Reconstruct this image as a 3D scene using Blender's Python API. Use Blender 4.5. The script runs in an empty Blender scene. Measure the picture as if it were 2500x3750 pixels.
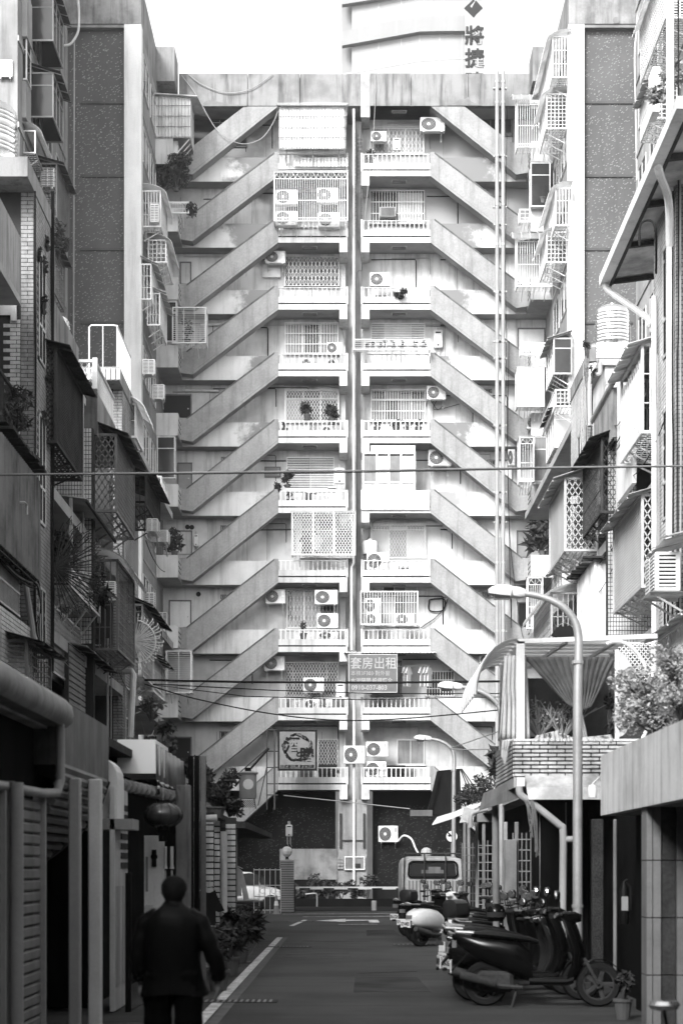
import bpy, math, random
from mathutils import Vector, Matrix
random.seed(7)
S = bpy.context.scene
C = S.collection
PI = math.pi
R = math.radians
# ---------------------------------------------------------------- camera
F = 6500.0; HZ = 3180.0; CX = 1265.0; CH = 1.6     # focal length and vanishing point in photograph pixels, eye height in metres
cd = bpy.data.cameras.new('camera')
cam = bpy.data.objects.new('camera', cd); C.objects.link(cam)
cam.location = (0, 0, CH); cam.rotation_euler = (R(90), 0, 0)
cd.sensor_fit = 'VERTICAL'; cd.sensor_height = 36.0; cd.lens = 36.0 * F / 3750
cd.shift_y = (HZ - 1875) / 3750; cd.shift_x = -(CX - 1250) / 3750
cd.clip_start = 0.3; cd.clip_end = 2000
cd.dof.use_dof = True; cd.dof.focus_distance = 58; cd.dof.aperture_fstop = 2.6
S.camera = cam
# ---------------------------------------------------------------- overcast daylight
SUN_EL, SUN_AZ = R(33), R(205)      # behind the camera, veiled by cloud
world = bpy.data.worlds.new('World'); S.world = world; world.use_nodes = True
nt = world.node_tree; nt.nodes.clear()
sky = nt.nodes.new('ShaderNodeTexSky'); sky.sky_type = 'NISHITA'; sky.sun_disc = False
sky.sun_elevation = SUN_EL; sky.sun_rotation = SUN_AZ; sky.air_density = 1.0; sky.dust_density = 1.0; sky.ozone_density = 1.0
bw = nt.nodes.new('ShaderNodeRGBToBW')
bg = nt.nodes.new('ShaderNodeBackground'); bg.inputs['Strength'].default_value = 0.15
wo = nt.nodes.new('ShaderNodeOutputWorld')
nt.links.new(sky.outputs[0], bw.inputs[0]); nt.links.new(bw.outputs[0], bg.inputs['Color']); nt.links.new(bg.outputs[0], wo.inputs[0])
ld = bpy.data.lights.new('sun', 'SUN'); ld.energy = 1.35; ld.angle = R(20); ld.color = (1, 1, 1)
sun = bpy.data.objects.new('sun', ld); C.objects.link(sun)
# sun direction: azimuth measured like the sky's rotation (0 = +Y, clockwise)
_d = Vector((math.sin(SUN_AZ) * math.cos(SUN_EL), math.cos(SUN_AZ) * math.cos(SUN_EL), math.sin(SUN_EL)))
sun.rotation_euler = _d.to_track_quat('Z', 'Y').to_euler()
vs = S.view_settings; vs.view_transform = 'Standard'; vs.look = 'None'; vs.gamma = 1.0; vs.use_curve_mapping = False
vs.exposure = 2.15
S.cycles.use_denoising = True
S.cycles.max_bounces = 6; S.cycles.diffuse_bounces = 3; S.cycles.glossy_bounces = 3; S.cycles.transmission_bounces = 4
S.cycles.volume_bounces = 0; S.cycles.transparent_max_bounces = 8
S.cycles.caustics_reflective = False; S.cycles.caustics_refractive = False
S.cycles.sample_clamp_indirect = 4

# ---------------------------------------------------------------- geometry helpers
def at(px, py, Y):
    return Vector(((px - CX) * Y / F, Y, CH + (HZ - py) * Y / F))
def atx(px, py, X):
    return at(px, py, F * X / (px - CX))
def rnd(a, b): return random.uniform(a, b)

class MB:
    def __init__(s): s.v = []; s.f = []; s.m = None
    def tf(s, M): s.m = M; return s
    def add(s, vs, fs):
        n = len(s.v)
        if s.m is not None: vs = [s.m @ Vector(v) for v in vs]
        s.v.extend([tuple(v) for v in vs]); s.f.extend([tuple(i + n for i in f) for f in fs]); return s
    def box(s, x0, y0, z0, x1, y1, z1):
        if x0 > x1: x0, x1 = x1, x0
        if y0 > y1: y0, y1 = y1, y0
        if z0 > z1: z0, z1 = z1, z0
        return s.add([(x0,y0,z0),(x1,y0,z0),(x1,y1,z0),(x0,y1,z0),(x0,y0,z1),(x1,y0,z1),(x1,y1,z1),(x0,y1,z1)],
              [(0,3,2,1),(4,5,6,7),(0,1,5,4),(1,2,6,5),(2,3,7,6),(3,0,4,7)])
    def cbox(s, x0, y0, z0, x1, y1, z1, c=.02):     # box with chamfered vertical and top edges seen from the front (octagonal plan)
        if x0 > x1: x0, x1 = x1, x0
        if y0 > y1: y0, y1 = y1, y0
        P = [(x0+c,y0),(x1-c,y0),(x1,y0+c),(x1,y1-c),(x1-c,y1),(x0+c,y1),(x0,y1-c),(x0,y0+c)]
        n = len(P); mx, my = (x0+x1)/2, (y0+y1)/2
        sh = lambda p: (mx + (p[0]-mx)*(1-c/max(1e-6,(x1-x0)/2)), my + (p[1]-my)*(1-c/max(1e-6,(y1-y0)/2)))
        Q = [sh(p) for p in P]
        vs = [(a,b,z0+c) for a,b in P] + [(a,b,z1-c) for a,b in P] + [(a,b,z0) for a,b in Q] + [(a,b,z1) for a,b in Q]
        fs = []
        for i in range(n):
            j = (i+1) % n
            fs += [(i,j,n+j,n+i), (2*n+i,2*n+j,j,i), (n+i,n+j,3*n+j,3*n+i)]
        fs += [tuple(range(3*n,4*n)), tuple(reversed(range(2*n,3*n)))]
        return s.add(vs, fs)
    def bar(s, p, q, w, h=None, up=(0,0,1)):
        p = Vector(p); q = Vector(q); h = h or w
        d = (q-p)
        if d.length < 1e-6: return s
        d.normalize(); u = Vector(up)
        if abs(d.dot(u)) > .98: u = Vector((1,0,0)) if abs(d.x) < .9 else Vector((0,1,0))
        a = d.cross(u).normalized()*w/2; b = a.cross(d).normalized()*h/2
        return s.add([p-a-b,p+a-b,p+a+b,p-a+b,q-a-b,q+a-b,q+a+b,q-a+b],
              [(0,1,2,3),(7,6,5,4),(0,4,5,1),(1,5,6,2),(2,6,7,3),(3,7,4,0)])
    def tube(s, pts, r, n=8, caps=True, closed=False):
        pts = [Vector(p) for p in pts]; m = len(pts)
        if m < 2: return s
        rs = r if isinstance(r, (list, tuple)) else [r]*m
        vs = []; pa = None
        for i, p in enumerate(pts):
            if closed: d = pts[(i+1) % m] - pts[i-1]
            else: d = (pts[min(i+1,m-1)] - pts[max(i-1,0)])
            if d.length < 1e-9: d = Vector((0,0,1))
            d.normalize()
            if pa is None:
                u = Vector((0,0,1)) if abs(d.z) < .9 else Vector((1,0,0))
                a = d.cross(u).normalized()
            else:
                a = (pa - d*pa.dot(d))
                a = a.normalized() if a.length > 1e-6 else d.orthogonal().normalized()
            pa = a; b = d.cross(a)
            for k in range(n):
                t = 2*PI*k/n; vs.append(p + (a*math.cos(t) + b*math.sin(t))*rs[i])
        fs = []
        for i in range(m if closed else m-1):
            j = (i+1) % m
            for k in range(n):
                l = (k+1) % n; fs.append((i*n+k, i*n+l, j*n+l, j*n+k))
        if caps and not closed: fs += [tuple(reversed(range(n))), tuple(range((m-1)*n, m*n))]
        return s.add(vs, fs)
    def cyl(s, p, q, r, n=12): return s.tube([p, q], r, n)
    def lathe(s, prof, c=(0,0,0), n=16, axis='z', caps=True):   # prof: (radius, height)
        vs = []; c = Vector(c)
        for r, h in prof:
            for k in range(n):
                t = 2*PI*k/n; a, b = r*math.cos(t), r*math.sin(t)
                v = (a,b,h) if axis == 'z' else ((a,h,b) if axis == 'y' else (h,a,b))
                vs.append(c + Vector(v))
        fs = [(i*n+k, i*n+(k+1) % n, (i+1)*n+(k+1) % n, (i+1)*n+k) for i in range(len(prof)-1) for k in range(n)]
        if caps: fs += [tuple(reversed(range(n))), tuple(range((len(prof)-1)*n, len(prof)*n))]
        return s.add(vs, fs)
    def prism(s, P, axis, a, b):
        n = len(P)
        m = {'y': lambda p,t: (p[0],t,p[1]), 'x': lambda p,t: (t,p[0],p[1]), 'z': lambda p,t: (p[0],p[1],t)}[axis]
        vs = [m(p,a) for p in P] + [m(p,b) for p in P]
        fs = [tuple(range(n)), tuple(reversed(range(n,2*n)))] + [(i,n+i,n+(i+1) % n,(i+1) % n) for i in range(n)]
        return s.add(vs, fs)
    def sheet(s, P, Q, t=.01):      # a strip between polylines P and Q, given thickness t along z-ish normal
        n = len(P); P = [Vector(p) for p in P]; Q = [Vector(q) for q in Q]
        N = []
        for i in range(n):
            d = P[min(i+1,n-1)] - P[max(i-1,0)]; e = Q[i]-P[i]
            N.append(d.cross(e).normalized()*t)
        vs = P + Q + [P[i]+N[i] for i in range(n)] + [Q[i]+N[i] for i in range(n)]
        fs = []
        for i in range(n-1):
            fs += [(i,i+1,n+i+1,n+i), (2*n+i,3*n+i,3*n+i+1,2*n+i+1), (i,2*n+i,2*n+i+1,i+1), (n+i,n+i+1,3*n+i+1,3*n+i)]
        fs += [(0,n,3*n,2*n), (n-1,3*n-1,4*n-1,2*n-1)]
        return s.add(vs, fs)
    def build(s, name, mat, parent=None, world=False, smooth=False, kind=None):
        me = bpy.data.meshes.new(name)
        v = s.v
        if world and parent is not None:
            Mi = MAT[parent.name].inverted(); v = [tuple(Mi @ Vector(p)) for p in v]
        me.from_pydata(v, [], s.f)
        if isinstance(mat, (list, tuple)):
            for m in mat: me.materials.append(m)
        else: me.materials.append(mat)
        if smooth:
            me.shade_smooth() if smooth == 2 else me.polygons.foreach_set('use_smooth', [True]*len(me.polygons))
            if smooth == 1:
                try: me.set_sharp_from_angle(angle=R(38))
                except Exception: pass
        me.validate()
        o = bpy.data.objects.new(name, me); C.objects.link(o)
        if parent is not None: o.parent = parent
        if kind: o['kind'] = kind
        return o
MAT = {}
def setp(o, label=None, cat=None, group=None, kind=None):
    if label: o['label'] = label
    if cat: o['category'] = cat
    if group: o['group'] = group
    if kind: o['kind'] = kind
    return o
def thing(name, label, cat, loc=(0,0,0), rz=0, group=None, scale=1):
    o = bpy.data.objects.new(name, None); C.objects.link(o); o.empty_display_size = .2
    o.location = loc; o.rotation_euler = (0,0,rz); o.scale = (scale,)*3
    MAT[o.name] = Matrix.Translation(Vector(loc)) @ Matrix.Rotation(rz, 4, 'Z') @ Matrix.Scale(scale, 4)
    return setp(o, label, cat, group)
KIDS = {}
def kids(o): return [c for c in o.children]
def dup(root, loc=None, rz=None, label=None, group=None, scale=None, skip=()):
    r = root.copy(); C.objects.link(r)
    if loc is not None: r.location = loc
    if rz is not None: r.rotation_euler = (0,0,rz)
    if scale is not None: r.scale = scale if isinstance(scale, (tuple, list)) else (scale,)*3
    if label: r['label'] = label
    if group: r['group'] = group
    MAT[r.name] = Matrix.Translation(r.location) @ Matrix.Rotation(r.rotation_euler[2], 4, 'Z') @ Matrix.Diagonal(Vector(r.scale).to_4d())
    for ch in root.children:
        if ch.name.split('.')[0] in skip: continue
        c = ch.copy(); C.objects.link(c); c.parent = r
        for g in ch.children:
            d = g.copy(); C.objects.link(d); d.parent = c
    return r
def pieces(name, meshes, mat, parent, spots, kind_rest='stuff', limit=300):
    """spots: list of (sizekey, loc, size(x,y,z)); the biggest `limit` become objects sharing a unit box mesh, the rest one joined mesh."""
    spots = sorted(spots, key=lambda t: -t[0])
    if spots[:limit]:
        b = MB(); b.box(-.5,-.5,-.5,.5,.5,.5)
        me = None
        for k, (_, loc, sz) in enumerate(spots[:limit]):
            if me is None:
                o = b.build(name, mat, parent); me = o.data
            else:
                o = bpy.data.objects.new(name, me); C.objects.link(o); o.parent = parent
            o.location = loc; o.scale = sz
    if len(spots) > limit:
        b = MB()
        for _, l, z in spots[limit:]:
            b.box(l[0]-z[0]/2, l[1]-z[1]/2, l[2]-z[2]/2, l[0]+z[0]/2, l[1]+z[1]/2, l[2]+z[2]/2)
        b.build(name + '_field', mat, parent, kind='stuff')

# ---------------------------------------------------------------- materials (all greys: the photograph is black and white)
def gm(name, v, rough=.75, dirt=.25, ds=.8, streak=.2, ss=2.2, bump=0.0, bs=30, metal=0.0, spec=None, fine=.08, alpha=None, lo=None, smap=(1,1,.09)):
    if spec is None: spec = .03 if v < .1 else (.12 if v < .45 else .25)
    m = bpy.data.materials.new(name); m.use_nodes = True
    n = m.node_tree; N = n.nodes; L = n.links
    b = N['Principled BSDF']; b.inputs['Roughness'].default_value = rough; b.inputs['Metallic'].default_value = metal
    b.inputs['Specular IOR Level'].default_value = spec
    geo = N.new('ShaderNodeNewGeometry')
    def noise(sc, det=5, vec=None, ro=.6):
        t = N.new('ShaderNodeTexNoise'); t.inputs['Scale'].default_value = sc; t.inputs['Detail'].default_value = det; t.inputs['Roughness'].default_value = ro
        L.new(vec or geo.outputs['Position'], t.inputs['Vector']); return t.outputs['Fac']
    def ramp(x, a, c, to0, to1):
        t = N.new('ShaderNodeMapRange'); t.interpolation_type = 'SMOOTHSTEP'
        for i, q in zip((1,2,3,4), (a,c,to0,to1)): t.inputs[i].default_value = q
        L.new(x, t.inputs[0]); return t.outputs[0]
    def mul(a, c):
        t = N.new('ShaderNodeMath'); t.operation = 'MULTIPLY'
        L.new(a, t.inputs[0])
        if isinstance(c, float): t.inputs[1].default_value = c
        else: L.new(c, t.inputs[1])
        return t.outputs[0]
    x = None
    if dirt: x = ramp(noise(ds), .38, .68, 1.0, 1.0-dirt)
    if streak:
        mp = N.new('ShaderNodeMapping'); mp.inputs['Scale'].default_value = smap; L.new(geo.outputs['Position'], mp.inputs[0])
        y = ramp(noise(ss, 6, mp.outputs[0], .7), .45, .72, 1.0, 1.0-streak)
        x = mul(x, y) if x else y
    if fine:
        y = ramp(noise(bs, 3), .3, .7, 1.0, 1.0-fine)
        x = mul(x, y) if x else y
    if x is None: b.inputs['Base Color'].default_value = (v,v,v,1)
    else: L.new(mul(x, float(v)), b.inputs['Base Color'])
    if bump:
        bp = N.new('ShaderNodeBump'); bp.inputs['Strength'].default_value = bump; bp.inputs['Distance'].default_value = .01
        L.new(noise(bs, 4), bp.inputs['Height']); L.new(bp.outputs[0], b.inputs['Normal'])
    if alpha is not None: b.inputs['Alpha'].default_value = alpha
    return m
M = {
 'white': gm('white_paint', .78, .6, .22, .5, .25, bump=.1),
 'plaster': gm('off_white_plaster', .64, .85, .28, .6, .4, ss=3, bump=.2),
 'concrete': gm('grey_concrete', .38, .9, .25, .6, .25, bump=.4),
 'stair': gm('stair_render', .34, .9, .16, 1.3, .3, ss=3.4, bump=.3, bs=14, fine=.15),
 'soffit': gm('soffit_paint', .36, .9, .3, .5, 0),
 'slab': gm('slab_paint', .64, .8, .25, .5, .35, ss=4, bump=.1),
 'roofc': gm('weathered_parapet', .27, .9, .35, .9, .6, ss=3.2, bump=.4),
 'stain': gm('grey_wall_stain', .24, .9, .3, 1.6, .2),
 'dark': gm('dark_interior', .03, .9, 0, 1, 0, fine=0),
 'black': gm('black_plastic', .006, .5, 0, 1, 0, fine=0, spec=.12),
 'gloss': gm('black_gloss_paint', .004, .2, 0, 1, 0, fine=0, spec=.22),
 'rubber': gm('rubber', .018, .8, 0, 1, 0, bs=60, spec=.1),
 'glass': gm('window_glass', .035, .12, .3, 1.1, 0, fine=0, spec=.35),
 'glass2': gm('curtained_glass', .2, .3, .3, 1.6, .35, ss=9, fine=0, spec=.6),
 'frost': gm('frosted_pane', .5, .4, .15, 1.6, .1, fine=0, spec=.3),
 'alu': gm('aluminium_frame', .62, .35, .15, 1, .1, metal=.3),
 'steelw': gm('white_painted_steel', .8, .45, .15, 1.5, .1),
 'steelg': gm('grey_painted_steel', .17, .5, .25, 1.5, .2, fine=.15),
 'steeld': gm('dark_rusted_steel', .07, .7, .3, 2, .2, fine=.3),
 'inox': gm('stainless_steel', .8, .16, .12, 1.2, .1, metal=.9, fine=0),
 'pipe': gm('grey_pvc_pipe', .36, .4, .2, .8, .15),
 'pipew': gm('pale_pvc_pipe', .72, .4, .2, .8, .25),
 'ac': gm('ac_enamel', .74, .45, .18, 1.5, .2, fine=.05),
 'acd': gm('ac_fan_well', .035, .5, 0, 1, 0, fine=0),
 'mortar': gm('mortar', .05, .95, .2, 1, .2),
 'brick': gm('glazed_brick', .33, .55, .4, 1.3, .4, ss=5, bump=.15, fine=.3, bs=9),
 'brickw': gm('white_glazed_brick', .68, .4, .3, 1.1, .45, ss=6, bump=.1, fine=.2, bs=9),
 'corr': gm('corrugated_sheet', .72, .5, .25, .7, .4, ss=5),
 'corrd': gm('dirty_corrugated_sheet', .2, .7, .4, 1.2, .5, ss=7),
 'awn': gm('awning_sheet', .5, .5, .35, 1.5, .3),
 'awnd': gm('tarred_awning_sheet', .07, .85, .4, 1.8, .3, fine=.4, bs=22, bump=.4, spec=.1),
 'asphalt': gm('asphalt', .088, .8, .4, .35, .35, ss=1.5, smap=(.12,1.6,1), bump=.7, bs=90, fine=.45, spec=.15),
 'pave': gm('pavement_concrete', .07, .9, .5, 1.1, .3, smap=(.3,1.6,1), bump=.6, bs=60, fine=.3, spec=.15),
 'line': gm('road_marking_paint', .5, .8, .5, 2.5, 0, fine=.5, bs=35),
 'leaf': gm('leaves', .085, .55, .5, 3, 0, fine=.5, bs=8),
 'leafl': gm('pale_leaves', .5, .5, .5, 3, 0, fine=.5, bs=8),
 'bark': gm('bark', .08, .9, .3, 4, 0),
 'clay': gm('clay_pot', .12, .7, .3, 3, .2),
 'cloth': gm('pale_cloth', .6, .95, .2, 2, .1),
 'clothd': gm('dark_cloth', .02, .95, .2, 2, 0, spec=.03),
 'skin': gm('skin', .2, .6, 0, 1, 0, fine=.1),
 'cable': gm('black_cable', .02, .6, 0, 1, 0, fine=0),
 'cablel': gm('pale_cable', .35, .6, .2, 1, 0),
 'wood': gm('grey_wood', .22, .8, .3, 1, .5, ss=14),
 'trans': gm('translucent_awning_sheet', .75, .5, .25, 1.2, .2),
 'galv': gm('galvanised_steel', .5, .38, .2, 2.5, .12, metal=.5),
}

def translucent(m, f=.5):
    n = m.node_tree; b = n.nodes['Principled BSDF']; out = n.nodes['Material Output']
    t = n.nodes.new('ShaderNodeBsdfTranslucent'); x = n.nodes.new('ShaderNodeMixShader'); x.inputs[0].default_value = f
    n.links.new(b.inputs['Base Color'].links[0].from_socket, t.inputs['Color'])
    n.links.new(b.outputs[0], x.inputs[1]); n.links.new(t.outputs[0], x.inputs[2]); n.links.new(x.outputs[0], out.inputs['Surface'])
translucent(M['trans'], .75)
# ---------------------------------------------------------------- ground
def structure(name, mb, mat): return setp(mb.build(name, mat), kind='structure')
b = MB(); b.box(-400,-300,-.3, 400,600,-.02); structure('ground', b, M['pave'])
b = MB(); b.box(-3.2,-60,-.018, 3.6,68,.0); structure('road', b, M['asphalt'])

# ---------------------------------------------------------------- apartment block at the end of the lane
YF = F/84; YB = 78.8
fx = lambda px: (px-CX)/84
fz = lambda py: CH + (HZ-py)/84
U = [388,644,888,1133,1377,1622,1878,2133,2387,2637,2892]
UZ = [fz(u) for u in U]
MX = 2594
XL, XR = -8.1, 8.86
blk = thing('apartment_block', 'tall pale apartment block with zigzag outside stairs closing the end of the lane', 'apartment block', (.38, YF, 0))
def P(name, mb, mat, kind=None, par=None): return mb.build(name, M[mat] if isinstance(mat,str) else mat, par or blk, world=True, kind=kind) if par is None else mb.build(name, M[mat] if isinstance(mat,str) else mat, par)
def off(o):  # sub-parts of block parts: same origin as the block
    return o
def SP(name, mb, mat, part, kind=None):   # sub-part of one of the block's parts (parts sit at the block's origin)
    v = blk.location; mb.v = [(a-v[0], c-v[1], d-v[2]) for a,c,d in mb.v]
    return mb.build(name, M[mat] if isinstance(mat,str) else mat, part, kind=kind)

def wash(name, edge, sgn, base=.64, dark=.2, soft=.9):
    """plaster with a grey damp patch that starts at world x = edge (+noise) on the side sgn"""
    m = gm(name, base, .85, .2, .5, .3)
    n = m.node_tree; N = n.nodes; L = n.links; b = N['Principled BSDF']
    src = b.inputs['Base Color'].links[0].from_socket
    geo = N.new('ShaderNodeNewGeometry'); sp = N.new('ShaderNodeSeparateXYZ'); L.new(geo.outputs['Position'], sp.inputs[0])
    nz = N.new('ShaderNodeTexNoise'); nz.inputs['Scale'].default_value = 1.3; nz.inputs['Detail'].default_value = 8; nz.inputs['Roughness'].default_value = .68
    L.new(geo.outputs['Position'], nz.inputs['Vector'])
    a = N.new('ShaderNodeMath'); a.operation = 'MULTIPLY_ADD'; a.inputs[1].default_value = 4.2; L.new(nz.outputs['Fac'], a.inputs[0])
    t = N.new('ShaderNodeMath'); t.operation = 'MULTIPLY_ADD'; t.inputs[1].default_value = sgn; t.inputs[2].default_value = -sgn*edge - 2.1
    L.new(sp.outputs['X'], t.inputs[0]); L.new(t.outputs[0], a.inputs[2])
    mr = N.new('ShaderNodeMapRange'); mr.interpolation_type = 'SMOOTHSTEP'; mr.inputs[1].default_value = -soft/2; mr.inputs[2].default_value = soft/2
    L.new(a.outputs[0], mr.inputs[0])
    mx = N.new('ShaderNodeMix'); mx.data_type = 'RGBA'; L.new(mr.outputs[0], mx.inputs[0]); L.new(src, mx.inputs[6]); mx.inputs[7].default_value = (dark,dark,dark,1)
    L.new(mx.outputs[2], b.inputs['Base Color'])
    return m

# rear wall, storey by storey
b = MB()
for i in range(10):
    zt, zb = UZ[i], UZ[i+1]
    for (x0,x1) in ((XL,-.05),(.81,XR)):
        b = MB(); b.box(x0, YB, zb, x1, YB+.3, zt-.004)
        P('rear_wall', b, wash('stained_rear_wall', 2.2 if x0 > 0 else -3.4, 1 if x0 > 0 else -1, base=.6, dark=.3, soft=1.6) if (i == 0 or (i == 1 and x0 > 0)) else ('plaster' if i < 8 else gm('lower_wall_plaster', .52, .85, .35, .5, .3)))
        if i < 10:
            for k in range(3):
                xa = rnd(x0+.3, x1-2.5) if k else (-4.8 if x0 < 0 else 4.2); zz = zt-rnd(.12,.5); g = MB(); L_ = rnd(1.2,3.2); r_ = rnd(.012,.03)
                g.tube([(xa,YB-.03,zz),(xa+L_,YB-.03,zz+rnd(-.02,.02)),(xa+L_+.05,YB-.03,zz-.05),(xa+L_+.05,YB-.03,zz-rnd(.4,1.6))],r_,5); P('conduit', g, 'cablel' if k%2 else 'cable')
            for k in range(2):
                xa = rnd(x0+.5,x1-.5); g = MB(); g.box(xa,YB-.012,zb+.05,xa+.02,YB-.0005,zt-.4); P('wall_joint', g, 'stain')
b = MB(); b.box(-.05, YB+.5, 0, .81, YB+.7, 35); P('shaft_wall', b, gm('shaft_tiles', .55, .7, .3, 1, .5, ss=3))
b = MB(); b.box(-.05,YB,0,-.0,YB+.5,35); b.box(.76,YB,0,.81,YB+.5,35); P('shaft_side_wall', b, 'plaster', kind='stuff')
b = MB(); b.box(XL, YF+.25, UZ[0], XR, YB+12, UZ[0]+.16); P('roof_slab', b, 'soffit')
b = MB(); b.box(XL, YB+11.7, 0, XR, YB+12, UZ[0]); P('back_wall', b, 'concrete')
# ground storey
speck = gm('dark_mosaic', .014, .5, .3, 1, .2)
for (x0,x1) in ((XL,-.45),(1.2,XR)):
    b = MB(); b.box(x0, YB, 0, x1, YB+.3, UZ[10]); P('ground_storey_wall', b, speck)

coping = gm('stained_coping', .15, .9, .45, 2.5, .2, bump=.3)
def flight(i, side):
    """stair flight that hangs from landing level U[i] and falls outwards to level U[i+1]"""
    a = U[i]; v = U[i+1] if i < 10 else 3160
    f = (lambda px: fx(px)) if side < 0 else (lambda px: fx(MX-px))
    bot = [(1019,a),(705,v-5),(663,v-12)] if i < 10 else [(1019,a),(700,3185)]
    top = [(657,v-14),(657,v-89),(684,v-92),(1004,a-87),(1019,a-87)] if i < 10 else [(690,3185),(690,3090),(1004,a-87),(1019,a-87)]
    if i == 0: top = [(657,v-14),(657,v-89),(684,v-92),(894,a+2),(1019,a+2)]
    if i == 0: bot = [(1017,a+2)]+bot[1:]
    pl = [(f(x), fz(y)) for x,y in bot+top]
    b = MB(); b.prism(pl, 'y', YF, YF+.13)
    st = P('stair_flight', b, 'stair')
    # waist slab, steps behind the parapet
    w = [(1019,a),(705,v-5),(663,v-12),(663,v-34),(705,v-30),(1019,a-28)] if i < 10 else [(1019,a),(700,3185),(690,3160),(1019,a-28)]
    b = MB(); b.prism([(f(x), fz(y)) for x,y in w], 'y', YF+.134, YF+.62)
    n = 15
    for k in range(n):
        t0, t1 = k/n, (k+1)/n
        X0, X1 = f(1015+(705-1015)*t0), f(1015+(705-1015)*t1); Z = fz(a-30+(v-a)*t1)
        if i < 10: b.box(X0, YF+.16, Z, X1, YF+.6, Z+.16)
    SP('waist_slab', b, 'soffit', st)
    # raised edge bands along foot and coping
    def band(pts, d, dy, dz, m, nm):
        b = MB()
        for (p,q) in zip(pts[:-1], pts[1:]):
            P0 = Vector((f(p[0]), 0, fz(p[1]))); P1 = Vector((f(q[0]), 0, fz(q[1])))
            b.prism([(P0.x,P0.z),(P1.x,P1.z),(P1.x,P1.z+d),(P0.x,P0.z+d)], 'y', YF-dy, YF-.001)
        SP(nm, b, m, st)
    band([(x,y-10) for x,y in bot[:2]], .015, .006, 0, 'stain', 'groove')
    if i: band([(684,v-92),(1004,a-87)] if i < 10 else [(690,3090),(1004,a-87)], -.07, .022, 0, coping, 'coping')
for i in range(11):
    for sd in (-1, 1): flight(i, sd)

landing_x = {-1: (fx(1019), .08), 1: (.68, fx(MX-1019))}
for i in range(0, 11):
    z = UZ[i]
    for sd in (-1, 1):
        x0, x1 = landing_x[sd]
        b = MB(); b.box(x0+.003, YF+.02, z, x1, YB-.002, z+.14)
        ls = P('landing_slab', b, 'soffit')
        if i:
            b = MB(); b.box(x0+.003, YF, z-.004, x1, YF+.018, z+.226); b.box(x0+.003, YF+.018, z+.141, x1, YF+.12, z+.226)
            SP('fascia', b, 'slab', ls)
            b = MB(); b.box(x0+.003, YF+.03, z+.226, x1-.05, YF+.1, z+.29); SP('drain_slot', b, 'dark', ls)
            b = MB(); b.box(x0+.003, YF+.001, z+.291, x1-(.04 if sd<0 else 0), YF+.12, z+.55); SP('kerb_beam', b, 'slab', ls)
            # inner end post
            xp = x1-.06 if sd < 0 else x0-.02
            b = MB(); b.box(xp, YF-.012, z+.23, xp+.09, YF+.13, z+1.0); SP('end_post', b, 'slab', ls)
            b = MB()
            if not (i == 6 and sd == 1):
                n = 15; b.box(x0+.02, YF+.03, z+.94, x1-.05, YF+.08, z+.975)
                for k in range(n):
                    xx = x0+.12+(x1-x0-.22)*k/(n-1); b.box(xx-.02, YF+.035, z+.552, xx+.02, YF+.075, z+.939)
                P('railing', b, gm('railing_paint', .6, .6, .3, 2, .3) if i < 5 else 'steelw')
        # cross beam at the shaft side
        if i:
            xb = (-.27, .079) if sd < 0 else (.681, 1.04)
        else: xb = (-.27,.079) if sd < 0 else (.70, 1.04)
        b = MB(); b.box(xb[0], YF-.004 if i else YF, z-.42, xb[1], YB-.004, z-.0045); P('cross_beam', b, 'slab')
        # walkway to the outer landing
        if i:
            X0, X1 = (XL, x0) if sd < 0 else (x1, XR)
            b = MB(); b.box(X0, YF+.635, z, X1, YB-.002, z+.12); wk = P('walkway_slab', b, 'soffit')
            m = wash('damp_plaster', {1:-5.0,2:-5.2,3:-4.6,4:-4.3,5:-4.2,6:-3.9,7:-3.2}.get(i,-2) if sd<0 else {1:6.5,2:6.0,3:5.4,4:5.0,5:5.4,6:5.0}.get(i,2), 1 if sd<0 else -1, dark=.2 if i<6 else .32) if i < 8 else 'plaster'
            b = MB(); b.box(X0, YF+.64, z+.121, X1, YF+.76, z+1.05); b.box(X0,YF+.625,z-.004,X1,YF+.639,z+1.05)
            SP('walkway_parapet', b, m, wk)
            # outer landing between flight foot and wing wall, and the box balcony in front of it
            xo0, xo1 = (XL+.002, fx(663)) if sd < 0 else (fx(MX-663), XR-.002)
            b = MB(); b.box(xo0, YF, z-.003, xo1, YF+.62, z+.12); P('outer_landing', b, 'soffit')
            bx0, bx1 = (XL+.002, -7.17) if sd < 0 else (7.93, XR-.002)
            b = MB(); b.box(bx0, YF-1.33, z-.002, bx1, YF-.004, z+.14); bb = P('box_balcony', b, 'soffit')
            b = MB(); b.box(bx0, YF-1.35, z, bx1, YF-1.331, z+.96); b.box(bx0,YF-1.33,z+.141,bx1,YF-1.23,z+.96)
            xs = bx1 if sd < 0 else bx0; b.box(xs, YF-1.35, z, xs-.1*(-sd)*1, YF-.006, z+.955) if False else b.box(*( (bx1-.1,YF-1.229,z+.141,bx1,YF-.004,z+.958) if sd<0 else (bx0,YF-1.229,z+.141,bx0+.1,YF-.004,z+.958)))
            SP('balcony_parapet', b, 'slab' if i > 2 else 'white', bb)
            b = MB(); xg = bx1+.004 if sd<0 else bx0-.004
            for q in (.3,.5,.7): b.box(xg-.006, YF-1.1, z+q, xg+.006, YF-.15, z+q+.05)
            SP('vent_slot', b, 'dark', bb)

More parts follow.
